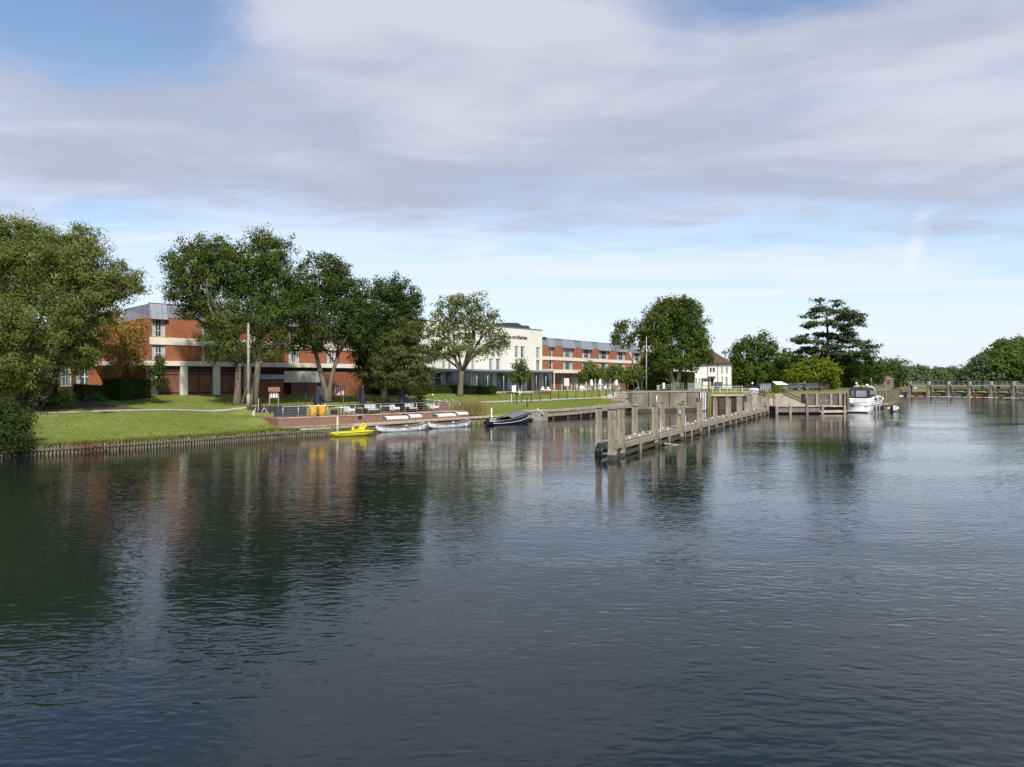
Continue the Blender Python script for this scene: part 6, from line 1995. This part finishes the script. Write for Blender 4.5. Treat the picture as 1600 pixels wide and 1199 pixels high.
# island
IZ = 2.86
isl = [(38.9, 112.2), (44.5, 113.6), (51.4, 114.2), (60, 127.6), (73, 144.6), (88, 169.5), (101, 200), (119, 234), (150, 262), (150, 330), (95, 330), (75, 215), (44.0, 127.9), (37.4, 114.6)]
MB().prism(isl, -.6, IZ).build('island_lawn', DRY_LAWN, kind='structure')
lp_ = thing('lock_pier', (36.6, 111.6, 0), 0, 'pale concrete lock pier carrying the grey sign right of the gates', 'lock pier')
MB().prism([(-1.35, 0), (.75, .1), (1.2, 3.0), (.6, 5.5)], -.6, 3.05).build('block', CONC, lp_)
MB().prism([(-1.45, -.08), (.83, .02), (1.3, 3.05), (.6, 5.6)], 3.054, 3.22).build('coping_stone', STONE, lp_)
for i, (a, b, h) in enumerate(((.85, 1.6, 2.5), (1.66, 2.4, 2.35), (2.46, 3.2, 2.2))):
    MB().box(a, b, .25 + .1 * i, 2.6, -.6, h).build('buttress', CONC_OLD if i % 2 else CONC, lp_)
sg = thing('lock_sign', (*XY(1170, 111.2), 0), 0, 'grey and white notice on a post in front of the concrete lock pier', 'sign')
for x in (-.28, .28):
    MB().tube([(x, 0, .9), (x, 0, 3.4)], .04, 6).build('post', GALV, sg)
MB().box(-.50, .50, -.07, -.03, 2.62, 3.32).build('upper_panel', CAR_SILVER, sg); MB().box(-.50, .50, -.07, -.03, 2.22, 2.60).build('lower_panel', SLATE, sg)
mb = MB()
for i in range(4):
    mb.box(-.38, .38 - .12 * (i % 2), -.076, -.071, 2.72 + .14 * i, 2.78 + .14 * i)
mb.build('lettering', SLATE, sg)
# gauge posts beside it
for i, (px, D, h) in enumerate(((1191, 109.8, 2.35), (1200, 109.4, 2.2), (1210.5, 108.6, 2.45))):
    c = Vector((*XY(px, D), 0))
    o = thing('lock_post', c, 0, ('square timber post beside the buttressed pier', 'middle square timber post at the far end of the pier', 'square timber post where pier and island quay meet')[i], 'post', 'posts at the far end of the pier')
    MB().box(-.16, .16, -.16, .16, -.5, h).build('shaft', OAK if i % 2 == 0 else CONC, o); MB().box(-.18, .18, -.18, .18, h + .002, h + .06).build('cap', OAK_WET, o)
# brick wall of the island with posts, its ramp and the landing stage in front
def front(px, D): return Vector((*XY(px, D), 0))
a, b = front(1256, 113.0), front(1323, 113.7); d = b - a
bw = thing('island_wall', a, math.atan2(d.y, d.x), 'purple grey brick retaining wall left of the moored cruiser', 'wall')
L = d.length
MB().box(0, L, 0, .5, -.4, IZ - .12).build('brick_face', BRICK_PURPLE, bw); MB().box(-.05, L, -.06, .55, IZ - .115, IZ + .03).build('coping', BRICK_DARK, bw)
for px in (1259, 1275, 1297, 1311, 1318.5):
    x = ((px - 1256) / (1323 - 1256)) * L
    MB().box(x - .17, x + .17, -.32, -.02, -.4, 2.9).build('post', PINK_BOARD if px in (1259, 1318.5) else OAK, bw)
rp = thing('lock_ramp', front(1228, 112.4), math.atan2(d.y, d.x), 'sloping stone ramp with dark handrails down to the landing stage', 'ramp')
MB().sidep([(-1.8, .9), (3.4, .9), (3.4, 1.25), (-.6, 2.86), (-1.8, 2.86)], 0, 1.4).build('ramp_body', CONC, rp)
mb = MB(); mb.bar((-.9, -.05, 3.5), (3.3, -.05, 1.75), .12); mb.bar((-.7, -.05, 3.0), (3.1, -.05, 1.35), .07); mb.build('handrail', WOOD_DARK, rp)
MB().bar((-.9, .5, 3.02), (.4, .5, 2.66), .5, .1).build('white_slab', WHITE, rp)
# landing stage
a, b = front(1211, 107.6), front(1322, 109.4); d = b - a; L = d.length
sg2 = thing('landing_stage', a, math.atan2(d.y, d.x), 'low pale landing stage in front of the island wall left of the cruiser', 'landing stage')
x = 0
while x < L - .05:
    e = min(x + .9, L); MB().box(x + .008, e - .008, -.05, 4.2, 1.02, 1.16 + rg.uniform(-.008, .01)).build('deck_board', STONE if rg.random() < .5 else OAK, sg2); x += .9
MB().box(0, L * .62, -.16, -.055, .28, .86).build('fender_board', PINK_BOARD, sg2)
MB().box(L * .62, L, -.20, -.055, .18, .52).build('fender_board', STONE, sg2)
MB().box(0, L, .3, .6, -.5, 1.0).build('stage_face', WOOD_DARK, sg2)
for px in (1212, 1233, 1259, 1283, 1318):
    x = (px - 1211) / 111 * L
    MB().box(x - .18, x + .18, -.36, -.17, -.5, 2.3 if px == 1259 else 1.25).build('pile', PINK_BOARD if px == 1259 else OAK, sg2)
mb = MB()
for x in (L * .66, L * .74, L * .82):
    mb.tube([(x, .4, 1.15), (x, .4, 2.0)], .025, 5)
mb.tube([(L * .66, .4, 2.0), (L * .82, .4, 2.0)], .025, 5); mb.build('guard_rail', GALV, sg2)
# timber quay along the island's river side
edge = [(51.6, 113.6), (60.4, 127.2), (73.4, 144.2), (88.5, 169.2), (101.5, 200), (119, 234)]
iq = thing('island_quay', (73.4, 144.2, 0), 0, 'timber faced river side of the island beyond the cruiser', 'quay')
for (x0, y0), (x1, y1) in zip(edge[:-1], edge[1:]):
    n = max(2, int(math.hypot(x1 - x0, y1 - y0) / 2.6))
    for i in range(n):
        p = Vector((x0 + (x1 - x0) * i / n - 73.4, y0 + (y1 - y0) * i / n - 144.2, 0)); q = Vector((x0 + (x1 - x0) * (i + 1) / n - 73.4, y0 + (y1 - y0) * (i + 1) / n - 144.2, 0))
        dd = (q - p).normalized() * .012
        mb = MB(); mb.bar(p + dd + Vector((0, 0, 1.55)), q - dd + Vector((0, 0, 1.55)), .3, 2.7); mb.build('face_panel', CONC_OLD if i % 2 else PILE, iq)
        mb = MB(); mb.bar(p + dd + Vector((.05, -.03, .35)), q - dd + Vector((.05, -.03, .35)), .55, .3); mb.build('waling', STONE, iq)
        MB().box(p.x - .0, p.x + .34, p.y - .34, p.y, -.5, 3.0).build('pile', PILE, iq)
# fences, gear and people-sized clutter around the lock
def rail_fence(name, label, p, q, h, m_, post_gap, rails, wdt=.05, pales=0, cat='railing'):
    p, q = Vector(p), Vector(q); d = q - p; L = math.hypot(d.x, d.y)
    root = thing(name, p, math.atan2(d.y, d.x), label, cat)
    n = max(1, int(round(L / post_gap)))
    sl = d.z / L
    for i in range(n + 1):
        x = L * i / n; MB().box(x - wdt / 2, x + wdt / 2, -wdt / 2, wdt / 2, sl * x - .05, sl * x + h).build('post', m_, root)
    for z in rails:
        mb = MB(); mb.bar((0, -wdt * .5 - .016, z), (L, -wdt * .5 - .016, z + sl * L), .03, .05); mb.build('rail', m_, root)
    if pales:
        k = int(L / pales)
        me = MB().box(-.035, .035, -wdt * .5 - .052, -wdt * .5 - .034, .05, h * .97).mesh('pale'); me.materials.append(m_)
        for i in range(k):
            o = link('pale', me, root); x = (i + .5) * L / k; o.location = (x, 0, sl * x)
    return root
rail_fence('lock_railing', 'white two bar railing along the top of the lock wall', (*XY(1031, 120), 3.2), (*XY(1050, 122.5), 3.2), 1.05, GALV, 1.0, (.35, .7, 1.03))
rail_fence('lock_railing', 'taller grey railing panel on the lock wall before the large tree', (*XY(1049, 121), 3.0), (*XY(1068, 123), 3.0), 1.55, CAR_SILVER, .5, (.5, 1.0, 1.5))
rail_fence('palisade_fence', 'grey slatted fence on the lock wall left of the striped fender', (*XY(1075, 124), 3.2), (*XY(1095, 125.2), 3.2), 1.35, GALV, 1.2, (.3, 1.1), .05, .16, 'fence')
rail_fence('picket_fence', 'dark picket fence in front of the white lock cottage', (*XY(1108, 152), IZ + .2), (*XY(1172, 150), IZ), 1.2, WOOD_DARK, 1.6, (.3, 1.0), .07, .22, 'fence')
rail_fence('lock_railing', 'thin pale rail on the far side of the lock mouth', (*XY(1108, 131), 2.9), (*XY(1160, 131), 2.9), 1.0, WHITE, 1.7, (.95,), .05)
c = Vector((*XY(1028, 118.2), 3.2)); o = thing('lock_bollard', c, 0, 'stout pale bollard at the corner of the lock wall', 'bollard')
MB().lathe([(.22, 0), (.20, .5), (.16, .55), (.26, .7), (.24, .9), (.05, .98)], n=12).build('body', CONC, o); MB().lathe([(.3, -.02), (.3, .06), (.24, .08)], n=12).build('base', BLACK, o)
c = Vector((*XY(1026, 114.6), 0)); o = thing('mooring_post', c, 0, 'yellowish white topped post in the water before the lock wall', 'post')
MB().tube([(0, 0, -.5), (0, 0, 1.2)], .09, 8).build('shaft', OAK, o); MB().tube([(0, 0, 1.2), (0, 0, 2.55)], .085, 8).build('white_top', WHITE, o)
c = Vector((*XY(1042, 124), 3.05)); o = thing('gate_post_sign', c, 0, 'small white box on a black frame behind the lock railing', 'cabinet')
MB().box(-.9, .9, -.03, .03, .9, 1.0).build('crossbar', BLACK, o); MB().box(-.75, -.35, -.12, .1, .45, 1.45).build('white_box', WHITE, o)
for x in (-.85, .85): MB().box(x - .04, x + .04, -.04, .04, 0, .9).build('leg', BLACK, o)
c = Vector((*XY(1102, 128), 3.0)); o = thing('notice_shelter', c, 0, 'black roofed notice shelter behind the striped fender', 'notice board')
MB().add([(-.75, -.3, 1.95), (.75, -.3, 1.95), (.75, .3, 1.95), (-.75, .3, 1.95), (-.6, 0, 2.3), (.6, 0, 2.3)], [(0, 1, 5, 4), (2, 3, 4, 5), (1, 2, 5), (3, 0, 4), (0, 3, 2, 1)]).build('roof', BLACK, o)
MB().box(-.55, .55, -.05, .05, .9, 1.9).build('board', PINK_BOARD, o); MB().box(-.4, .4, -.06, -.052, 1.05, 1.75).build('sheet', WHITE, o)
for x in (-.6, .6): MB().box(x - .05, x + .05, -.05, .05, 0, 1.95).build('post', WOOD_DARK, o)
c = Vector((*XY(1108.5, 126), 3.0)); o = thing('lifebuoy_stand', c, 0, 'orange lifebuoy hanging on a slim stand by the lock mouth', 'lifebuoy')
MB().tube([(0, 0, 0), (0, 0, 1.6)], .05, 6).build('post', PINK_BOARD, o)
n = 14; mb = MB(); mb.tube([(.30 * math.cos(2 * math.pi * k / n), -.1, 1.2 + .30 * math.sin(2 * math.pi * k / n)) for k in range(n + 1)], .07, 6); mb.build('ring', ORANGE, o)
c = Vector((*XY(1122, 150.6), IZ)); o = thing('refuse_bin', c, 0, 'large dark green bin against the cottage porch', 'bin')
MB().box(-.65, .65, -.5, .5, .1, 1.55).build('body', CAR_GREY, o, bevel=.04); MB().sidep([(-.7, 1.56), (.7, 1.56), (.6, 1.72), (-.6, 1.72)], -.55, .55).build('lid', BLACK, o)
# blue cabin boat in the lock above the gates
c = Vector((*XY(1182.5, 137), 2.05))
cb = thing('cabin_boat', c, ang + math.pi, 'small light blue boat with dark blue canvas hood in the lock', 'boat')
st = [(0, .8, .9, .1), (.3, 1, .85, -.1), (.7, .85, .95, -.1), (.92, .4, 1.15, .1), (1, .08, 1.25, .4)]
hull(4.8, 2.0, st, BLUE, 'hull', cb); gunwale(4.8, 2.0, st, GEL, cb, .04)
MB().sidep([(1.2, .88), (3.7, .98), (3.2, 1.35), (1.4, 1.45)], -.72, .72).build('cabin', GEL, cb, bevel=.04)
MB().sidep([(-.1, .9), (1.5, .9), (1.3, 1.75), (.1, 1.70)], -.85, .85).build('canvas_hood', BLUE_CANVAS, cb, bevel=.06)
# slatted bin store and white roofed kiosk
c = Vector((*XY(1195, 135), IZ)); o = thing('planter_store', c, 0, 'pinkish grey slatted store beside the blue boat', 'store')
for i in range(9):
    MB().box(-.95 + i * .21, -.95 + i * .21 + .17, -.5, -.45, 0, 1.35).build('slat', PINK_BOARD if i % 2 else GALV, o)
MB().box(-.95, .94, -.445, .5, 0, 1.3).build('body', CAR_GREY, o); MB().box(-1.02, 1.02, -.58, .55, 1.36, 1.43).build('lid', GALV, o)
c = Vector((*XY(1218, 140), IZ)); o = thing('kiosk', c, .2, 'low kiosk with a bright white sloping roof behind the tall shrub', 'kiosk')
MB().box(-1.0, 1.0, -.7, .9, 0, 1.25).build('body', PINK_BOARD, o)
MB().add([(-1.25, -.95, 1.22), (1.25, -.95, 1.22), (1.15, .95, 1.78), (-.95, .95, 1.78), (-1.25, -.95, 1.30), (1.25, -.95, 1.30), (1.15, .95, 1.86), (-.95, .95, 1.86)], [(0, 3, 2, 1), (4, 5, 6, 7), (0, 1, 5, 4), (1, 2, 6, 5), (2, 3, 7, 6), (3, 0, 4, 7)]).build('roof', WHITE, o)
MB().box(-.6, .3, -.74, -.704, .55, 1.1).build('hatch', BLACK, o)
# globe lamps on the island
for i, (px, D, lab) in enumerate(((1257, 146, 'white globe lamp under the left side of the weeping tree'), (1338, 140, 'white globe lamp beside the small rounded bush'), (1175.5, 140, 'white globe lamp left of the blue boat'))):
    o = thing('globe_lamp', (*XY(px, D), IZ), 0, lab, 'lamp', 'white globe lamps on the island')
    MB().tube([(0, 0, 0), (0, 0, 1.35)], .05, 6).build('post', WHITE if i == 1 else BLACK, o); MB().ball((0, 0, 1.52), .22, 10).build('globe', LAMP_WHITE, o)
# parked cars
def car(px, D, rz, m_, label):
    root = thing('parked_car', (*XY(px, D), IZ), rz, label, 'car', 'cars parked behind the island lawn')
    MB().sidep([(-2.05, .30), (2.05, .30), (2.1, .55), (2.0, .78), (1.1, .90), (-1.6, .92), (-2.0, .85), (-2.1, .6)], -.82, .82).build('body', m_, root, bevel=.04)
    g = MB().sidep([(-1.75, .915), (1.15, .905), (.45, 1.36), (-1.2, 1.38)], -.70, .70).build('cabin_glass', GLASS, root, bevel=.02)
    MB().sidep([(-1.22, 1.375), (.48, 1.355), (.30, 1.44), (-1.05, 1.45)], -.68, .68).build('roof', m_, root)
    for x in (-1.25, 1.3):
        for s_ in (-.74, .74):
            wl = bpy.data.objects.new('wheel', None)
            mb = MB(); n = 14
            vs = [(x + .31 * math.cos(2 * math.pi * k / n), s_ + q, .31 + .31 * math.sin(2 * math.pi * k / n)) for q in (-.1, .1) for k in range(n)]
            mb.add(vs, [tuple(range(n)), tuple(range(2 * n - 1, n - 1, -1))] + [((k + 1) % n, k, k + n, (k + 1) % n + n) for k in range(n)])
            bpy.data.objects.remove(wl)
            t_ = mb.build('wheel', RUBBER, root)
            vs = [(x + .18 * math.cos(2 * math.pi * k / n), s_ + (.105 if s_ > 0 else -.105), .31 + .18 * math.sin(2 * math.pi * k / n)) for k in range(n)]
            MB().add(vs, [tuple(range(n))]).build('rim', CAR_SILVER, t_)
    for s_ in (-.58, .58):
        MB().box(2.04, 2.10, s_ - .16, s_ + .16, .60, .74).build('headlight', LAMP_WHITE, root); MB().box(-2.10, -2.04, s_ - .14, s_ + .14, .62, .80).build('tail_light', RED_WINDOW, root)
    return root
car(1236, 156, .1, CAR_GREY, 'dark grey car parked left under the weeping tree')
car(1252, 158, .15, CAR_SILVER, 'silver car parked between the two dark cars')
car(1268, 157, .1, CAR_GREY, 'dark grey car parked behind the globe lamp')
o = thing('timber_hut', (*XY(1284, 160), IZ), .1, 'low dark hut deep in shade under the weeping tree', 'hut')
MB().box(-1.8, 1.8, 0, 2.5, 0, 1.9).build('body', WOOD_DARK, o); MB().box(-2, 2, -.2, 2.7, 1.904, 2.05).build('roof', SLATE, o); MB().box(-.4, .4, -.03, -.002, 0, 1.7).build('door', BLACK, o)

# ------------------------------------------------------------------ motor cruiser
cr_ax = Vector((.63, .776, 0)).normalized()
CRS = Vector((53.0, 112.6, 0))
mc = thing('motor_cruiser', CRS, math.atan2(cr_ax.y, cr_ax.x), 'white motor cruiser with dark canvas wheelhouse hood moored stern on at the island', 'cruiser')
B = 3.5; L = 10.5
mc.scale = (1.07, 1.07, 1.07)
st = [(0, .92, 1.35, -.2), (.02, .96, 1.42, -.4), (.25, 1.0, 1.40, -.5), (.5, 1.0, 1.48, -.5), (.75, .80, 1.66, -.45), (.9, .45, 1.85, -.2), (1, .06, 2.0, .4)]
hull(L, B, st, GEL, 'hull', mc, 11); gunwale(L, B, st, GEL, mc, .06)
mb = MB()
for s_ in (-1, 1):
    mb.tube([(t_ * L, s_ * (B / 2 * bf * .99 + .02), zs - .30) for t_, bf, zs, zk in st], .035, 6)
mb.tube([(-.03, -B * .45, 1.06), (-.03, B * .45, 1.06)], .035, 6)
mb.build('rubbing_strake', STEEL, mc)
MB().box(-.55, -.02, -1.35, 1.35, .16, .26).build('bathing_platform', GEL, mc, bevel=.03)
MB().box(-.60, -.2, -1.3, 1.3, .02, .12).build('platform_shadow_gap', BLACK, mc)  # black block stands in for the shade under the bathing platform
# superstructure
MB().sidep([(.15, 1.38), (9.3, 1.75), (8.3, 2.05), (6.4, 2.30), (5.6, 2.35), (3.9, 2.32), (.25, 2.05)], -1.50, 1.50).build('deckhouse', GEL, mc, bevel=.08)
MB().box(.10, .148, -1.05, .55, 1.50, 2.04).build('aft_panel', GEL, mc)
for y0_, y1_ in ((-1.2, -.8), (.55, .98)):
    MB().box(-.045, -.012, y0_, y1_, .84, 1.02).build('stern_vent', BLACK if y0_ > 0 else CAR_SILVER, mc)
MB().box(-.01, .02, -1.62, 1.62, 1.37, 1.45).build('transom_cap', GEL, mc)
for s_ in (-1, 1):
    MB().box(5.0, 7.0, s_ * 1.515 - .012, s_ * 1.515 + .012, 1.78, 2.12).build('side_window', GLASS, mc)
    MB().box(2.6, 4.2, s_ * 1.515 - .012, s_ * 1.515 + .012, 1.70, 2.05).build('side_window', GLASS, mc)
# hood with clear panels
hood = MB().sidep([(.25, 2.06), (4.3, 2.33), (3.6, 3.42), (.75, 3.55), (.35, 3.3)], -1.38, 1.38).build('canvas_hood', CANVAS_BLACK, mc, bevel=.12)
clear = mat('clear_vinyl', (0.30, 0.33, 0.33), (0.22, 0.25, 0.25), 1.4, 0.08, spec=.6)
MB().add([(.265, -1.02, 2.28), (.265, .42, 2.28), (.33, .38, 3.15), (.33, -.98, 3.15)], [(0, 3, 2, 1)]).add([(.255, -1.02, 2.28), (.255, .42, 2.28), (.32, .38, 3.15), (.32, -.98, 3.15)], [(0, 1, 2, 3)]).build('rear_window', clear, hood)
MB().add([(.255, .62, 2.28), (.255, 1.14, 2.28), (.32, 1.08, 3.15), (.32, .60, 3.15)], [(0, 1, 2, 3), (3, 2, 1, 0)]).build('rear_window', clear, hood)
for s_ in (-1, 1):
    for x0_, x1_ in ((.75, 1.9), (2.1, 3.3)):
        MB().box(x0_, x1_, s_ * 1.395 - .01, s_ * 1.395 + .01, 2.55, 3.18).build('side_pane', clear, hood)
mb = MB(); mb.tube([(3.2, -1.55, 2.0), (2.7, -1.5, 3.3), (2.5, -1.2, 3.72), (2.5, 1.2, 3.72), (2.7, 1.5, 3.3), (3.2, 1.55, 2.0)], .07, 8); mb.build('radar_arch', GEL, mc)
MB().lathe([(.24, 3.78), (.26, 3.85), (.22, 4.02), (.04, 4.08)], (2.5, -.55, 0), 12).build('radar_dome', GEL, mc)
MB().ball((2.5, .7, 3.86), .13, 8).build('deck_light', LAMP_WHITE, mc)
MB().tube([(2.5, -1.1, 3.7), (2.3, -1.15, 5.0)], .014, 5).build('aerial', GEL, mc)
MB().box(2.3, 2.7, -.05, .35, 3.78, 3.92).build('horn_box', BUOY_YELLOW, mc)
for s_ in (-1, 1):
    mb = MB(); pts = [(t_ * L, s_ * (B / 2 * bf * .92), zs + .55) for t_, bf, zs, zk in st[3:]]; mb.tube(pts, .022, 5)
    for (t_, bf, zs, zk), p in zip(st[3:], pts):
        mb.tube([(t_ * L, s_ * (B / 2 * bf * .92), zs), p], .018, 5)
    mb.build('pulpit_rail', STEEL, mc)
for i, t_ in enumerate((.12, .3, .46, .62, .74)):
    bf = np.interp(t_, [q[0] for q in st], [q[1] for q in st])
    MB().tube([(t_ * L, -(B / 2 * bf + .14), .15), (t_ * L, -(B / 2 * bf + .14), .35), (t_ * L, -(B / 2 * bf + .14), .8), (t_ * L, -(B / 2 * bf + .14), .95)], [.05, .13, .13, .04], 8).build('fender', RUBBER if i % 2 else NAVY, mc)
dg = thing('rubber_dinghy', CRS + cr_ax * 7.0 + Vector((cr_ax.y, -cr_ax.x, 0)) * 3.2, math.atan2(cr_ax.y, cr_ax.x), 'small white tender with black outboard tied beside the cruiser', 'dinghy')
st = [(0, .85, .5, .1), (.4, 1, .5, -.05), (.8, .7, .6, 0), (1, .1, .8, .3)]
hull(2.6, 1.4, st, GEL, 'hull', dg); gunwale(2.6, 1.4, st, GEL, dg, .10)
MB().box(.6, .9, -.55, .55, .3, .36).build('thwart', GREY_FLOOR, dg)
MB().sidep([(-.35, -.1), (.02, -.1), (.05, .95), (-.4, .9)], -.2, .2).build('outboard_motor', BLACK, dg, bevel=.05)

# ------------------------------------------------------------------ weir
wA, wB = Vector((121.0, 234.5, 0)), Vector((141.6, 207.6, 0)); d = wB - wA
bay = d.length / 6.0
we = thing('river_weir', wA, math.atan2(d.y, d.x), 'long low weir with concrete piers and a railed walkway across the river', 'weir')
# local: +x along the weir to the right, -y downstream towards the camera
for i in range(11):
    x = i * bay
    MB().box(x - .28, x + .28, -1.1, 1.8, -.6, 3.55).build('pier', CONC_OLD, we, bevel=.04)
    MB().box(x - .36, x + .36, -1.45, -1.104, -.6, .75).build('pier_foot', CONC_OLD, we)
    MB().box(x - .24, x + .24, -.9, .6, 3.555, 4.6).build('gate_post', CONC, we, bevel=.03)
for i in range(10):
    x = i * bay
    MB().box(x + .345, x + bay - .345, -.2, .4, -.6, 1.05).build('sill_wall', BRICK_DARK if i % 3 == 1 else PILE, we)
    MB().box(x + .34, x + bay - .34, -.75, .55, 3.25, 3.55).build('walkway_beam', STONE, we)
    for z in (4.0, 4.62):
        mb = MB(); mb.bar((x + .3, -.72, z), (x + bay - .3, -.72, z), .06, .09); mb.build('rail', STEEL, we)
    n = 4
    for k in range(1, n):
        q = x + bay * k / n; MB().box(q - .04, q + .04, -.76, -.70, 3.55, 4.66).build('rail_post', STEEL, we)
    if i < 1:
        for k in range(14):
            q = x + .5 + k * (bay - 1.0) / 13
            MB().box(q - .04, q + .04, -.45, -.39, 1.1, 4.6).build('paddle_bar', OAK, we)
    elif i in (1,):
        for k in range(5):
            q = x + .9 + k * .62; MB().box(q - .05, q + .05, -.45, -.37, 1.1, 4.2).build('paddle_bar', STONE, we)
        MB().box(x + 1.4, x + 2.3, -.62, -.48, 2.2, 3.1).build('warning_board', WHITE, we)
    else:
        MB().box(x + .35, x + bay - .35, .6, .7, 2.15, 2.45).build('upper_waling', STONE, we)
# boom floats just above the sill
for k in range(10):
    yel = k % 2 == 0
    L_ = bay * .42
    o = MB().tube([(-L_ / 2, 0, 0), (-L_ / 2 + .15, 0, 0), (L_ / 2 - .15, 0, 0), (L_ / 2, 0, 0)], [.12, .24, .24, .12], 8).build('boom_float', BUOY_YELLOW if yel else ORANGE)
    p = wA + d.normalized() * (bay * (1 + k / 2) + bay * .26) + Vector((-d.y, d.x, 0)).normalized() * 4.0
    o.location = (p.x, p.y, 1.42); o.rotation_euler = (0, 0, math.atan2(d.y, d.x) + .03 * (k % 3))
    tag(o, ('yellow' if yel else 'orange') + ' boom float behind the ' + ORD[1 + k // 2] + ' bay of the weir from the hut', 'float', 'floats of the boom above the weir')
un = Vector((-d.y, d.x, 0)).normalized()
mb = MB(); e = d.normalized()
P_ = [wA - e * 2 + un * .3, wA + e * (bay * 14) + un * .3, wA + e * 130 + un * 160, wA - e * 2 + un * 160]
mb.prism([(p.x, p.y) for p in P_], -.5, 1.18); mb.build('upper_water', WATER, kind='structure')
# white water below the first bays
rngf = np.random.default_rng(4)
foamm = mat('white_water', (0.78, 0.79, 0.80), (0.60, 0.64, 0.68), 1.2, .7)
mb = MB()
for k in range(260):
    t_ = rngf.random() ** 1.5 * bay * 1.1 - 2.5; dn = 1.5 + rngf.random() ** 1.2 * (17 if t_ < bay * .7 else 5)
    p = wA + e * t_ - un * dn
    mb.ball((p.x, p.y, .0), .4 + .9 * rngf.random(), 9, .12 + .10 * rngf.random(), int(k), .4)
for k in range(230):
    t_ = bay * (1 + rngf.random() * 8.5); dn = 1.3 + rngf.random() ** 2 * 2.2
    p = wA + e * t_ - un * dn
    mb.ball((p.x, p.y, -.02), .18 + .3 * rngf.random() ** 2, 8, .16, int(k), .45)
mb.build('foam', foamm, None, 'stuff')
# weir keeper hut and foot bridge at the island tip
c = Vector((*XY(1386.5, 186), IZ))
hu = thing('weir_hut', c, -.25, 'small square brick hut with a red framed window at the end of the weir', 'hut')
hw = 1.15
MB().box(-hw, hw, -hw, hw, -.3, 2.35).build('wall', HUT_BRICK, hu); MB().box(-hw - .15, hw + .15, -hw - .15, hw + .15, 2.354, 2.48).build('roof_slab', STONE, hu)
MB().add([(-hw, -hw, 2.485), (hw, -hw, 2.485), (hw, hw, 2.485), (-hw, hw, 2.485), (-.3, 0, 3.25), (.3, 0, 3.25)], [(0, 1, 5, 4), (1, 2, 5), (2, 3, 4, 5), (3, 0, 4)]).build('roof', BRICK_DARK, hu)
f = MB().box(-.28, .42, -hw - .06, -hw - .002, 1.1, 2.0).build('window', RED_WINDOW, hu); MB().box(-.18, .32, -hw - .075, -hw - .062, 1.2, 1.9).build('pane', GLASS, f)
MB().tube([(-.7, .2, 2.4), (-.7, .2, 3.9)], .04, 6).build('flue', RED_WINDOW, hu)
rail_fence('foot_bridge_railing', 'grey slatted railing left of the brick hut', (*XY(1352, 178), IZ), (*XY(1379, 184), IZ), 1.5, GALV, 1.6, (.4, 1.45), .08, .3)
rail_fence('foot_bridge_railing', 'grey slatted railing on the island tip before the weir', (*XY(1394, 188), IZ), (*XY(1398, 214), IZ), 1.4, GALV, 1.6, (.4, 1.35), .08, .4)


# mooring ropes, each hanging from its boat to the quay
ROPE = mat('mooring_rope', (0.32, 0.28, 0.20), None, 6, 0.9)
def rope(boat, p, q, sag=.25):
    """local start p on the boat, world end q on the quay"""
    bpy.context.view_layer.update()
    q = boat.matrix_world.inverted() @ Vector(q); p = Vector(p)
    pts = [p.lerp(q, i / 8) - Vector((0, 0, sag * math.sin(math.pi * i / 8))) for i in range(9)]
    MB().tube(pts, .022, 5).build('mooring_rope', ROPE, boat)
for o in list(bpy.data.objects):
    if o.parent is None and o.name.startswith(('skiff', 'pedal_boat', 'motor_launch')):
        L_ = {'s': 5.8, 'p': 3.8, 'm': 7.5}[o.name[0]]
        for t_, z_ in ((.04, .5), (.97, .7)):
            wp = o.location + Vector((math.cos(o.rotation_euler.z), math.sin(o.rotation_euler.z), 0)) * L_ * t_
            s_ = float(sd(wp.x, wp.y)[0]) + (-.8 if t_ < .5 else .9)
            e_ = bank_pt(s_, .25); rope(o, (L_ * t_, 0, z_), (e_[0], e_[1], .76))
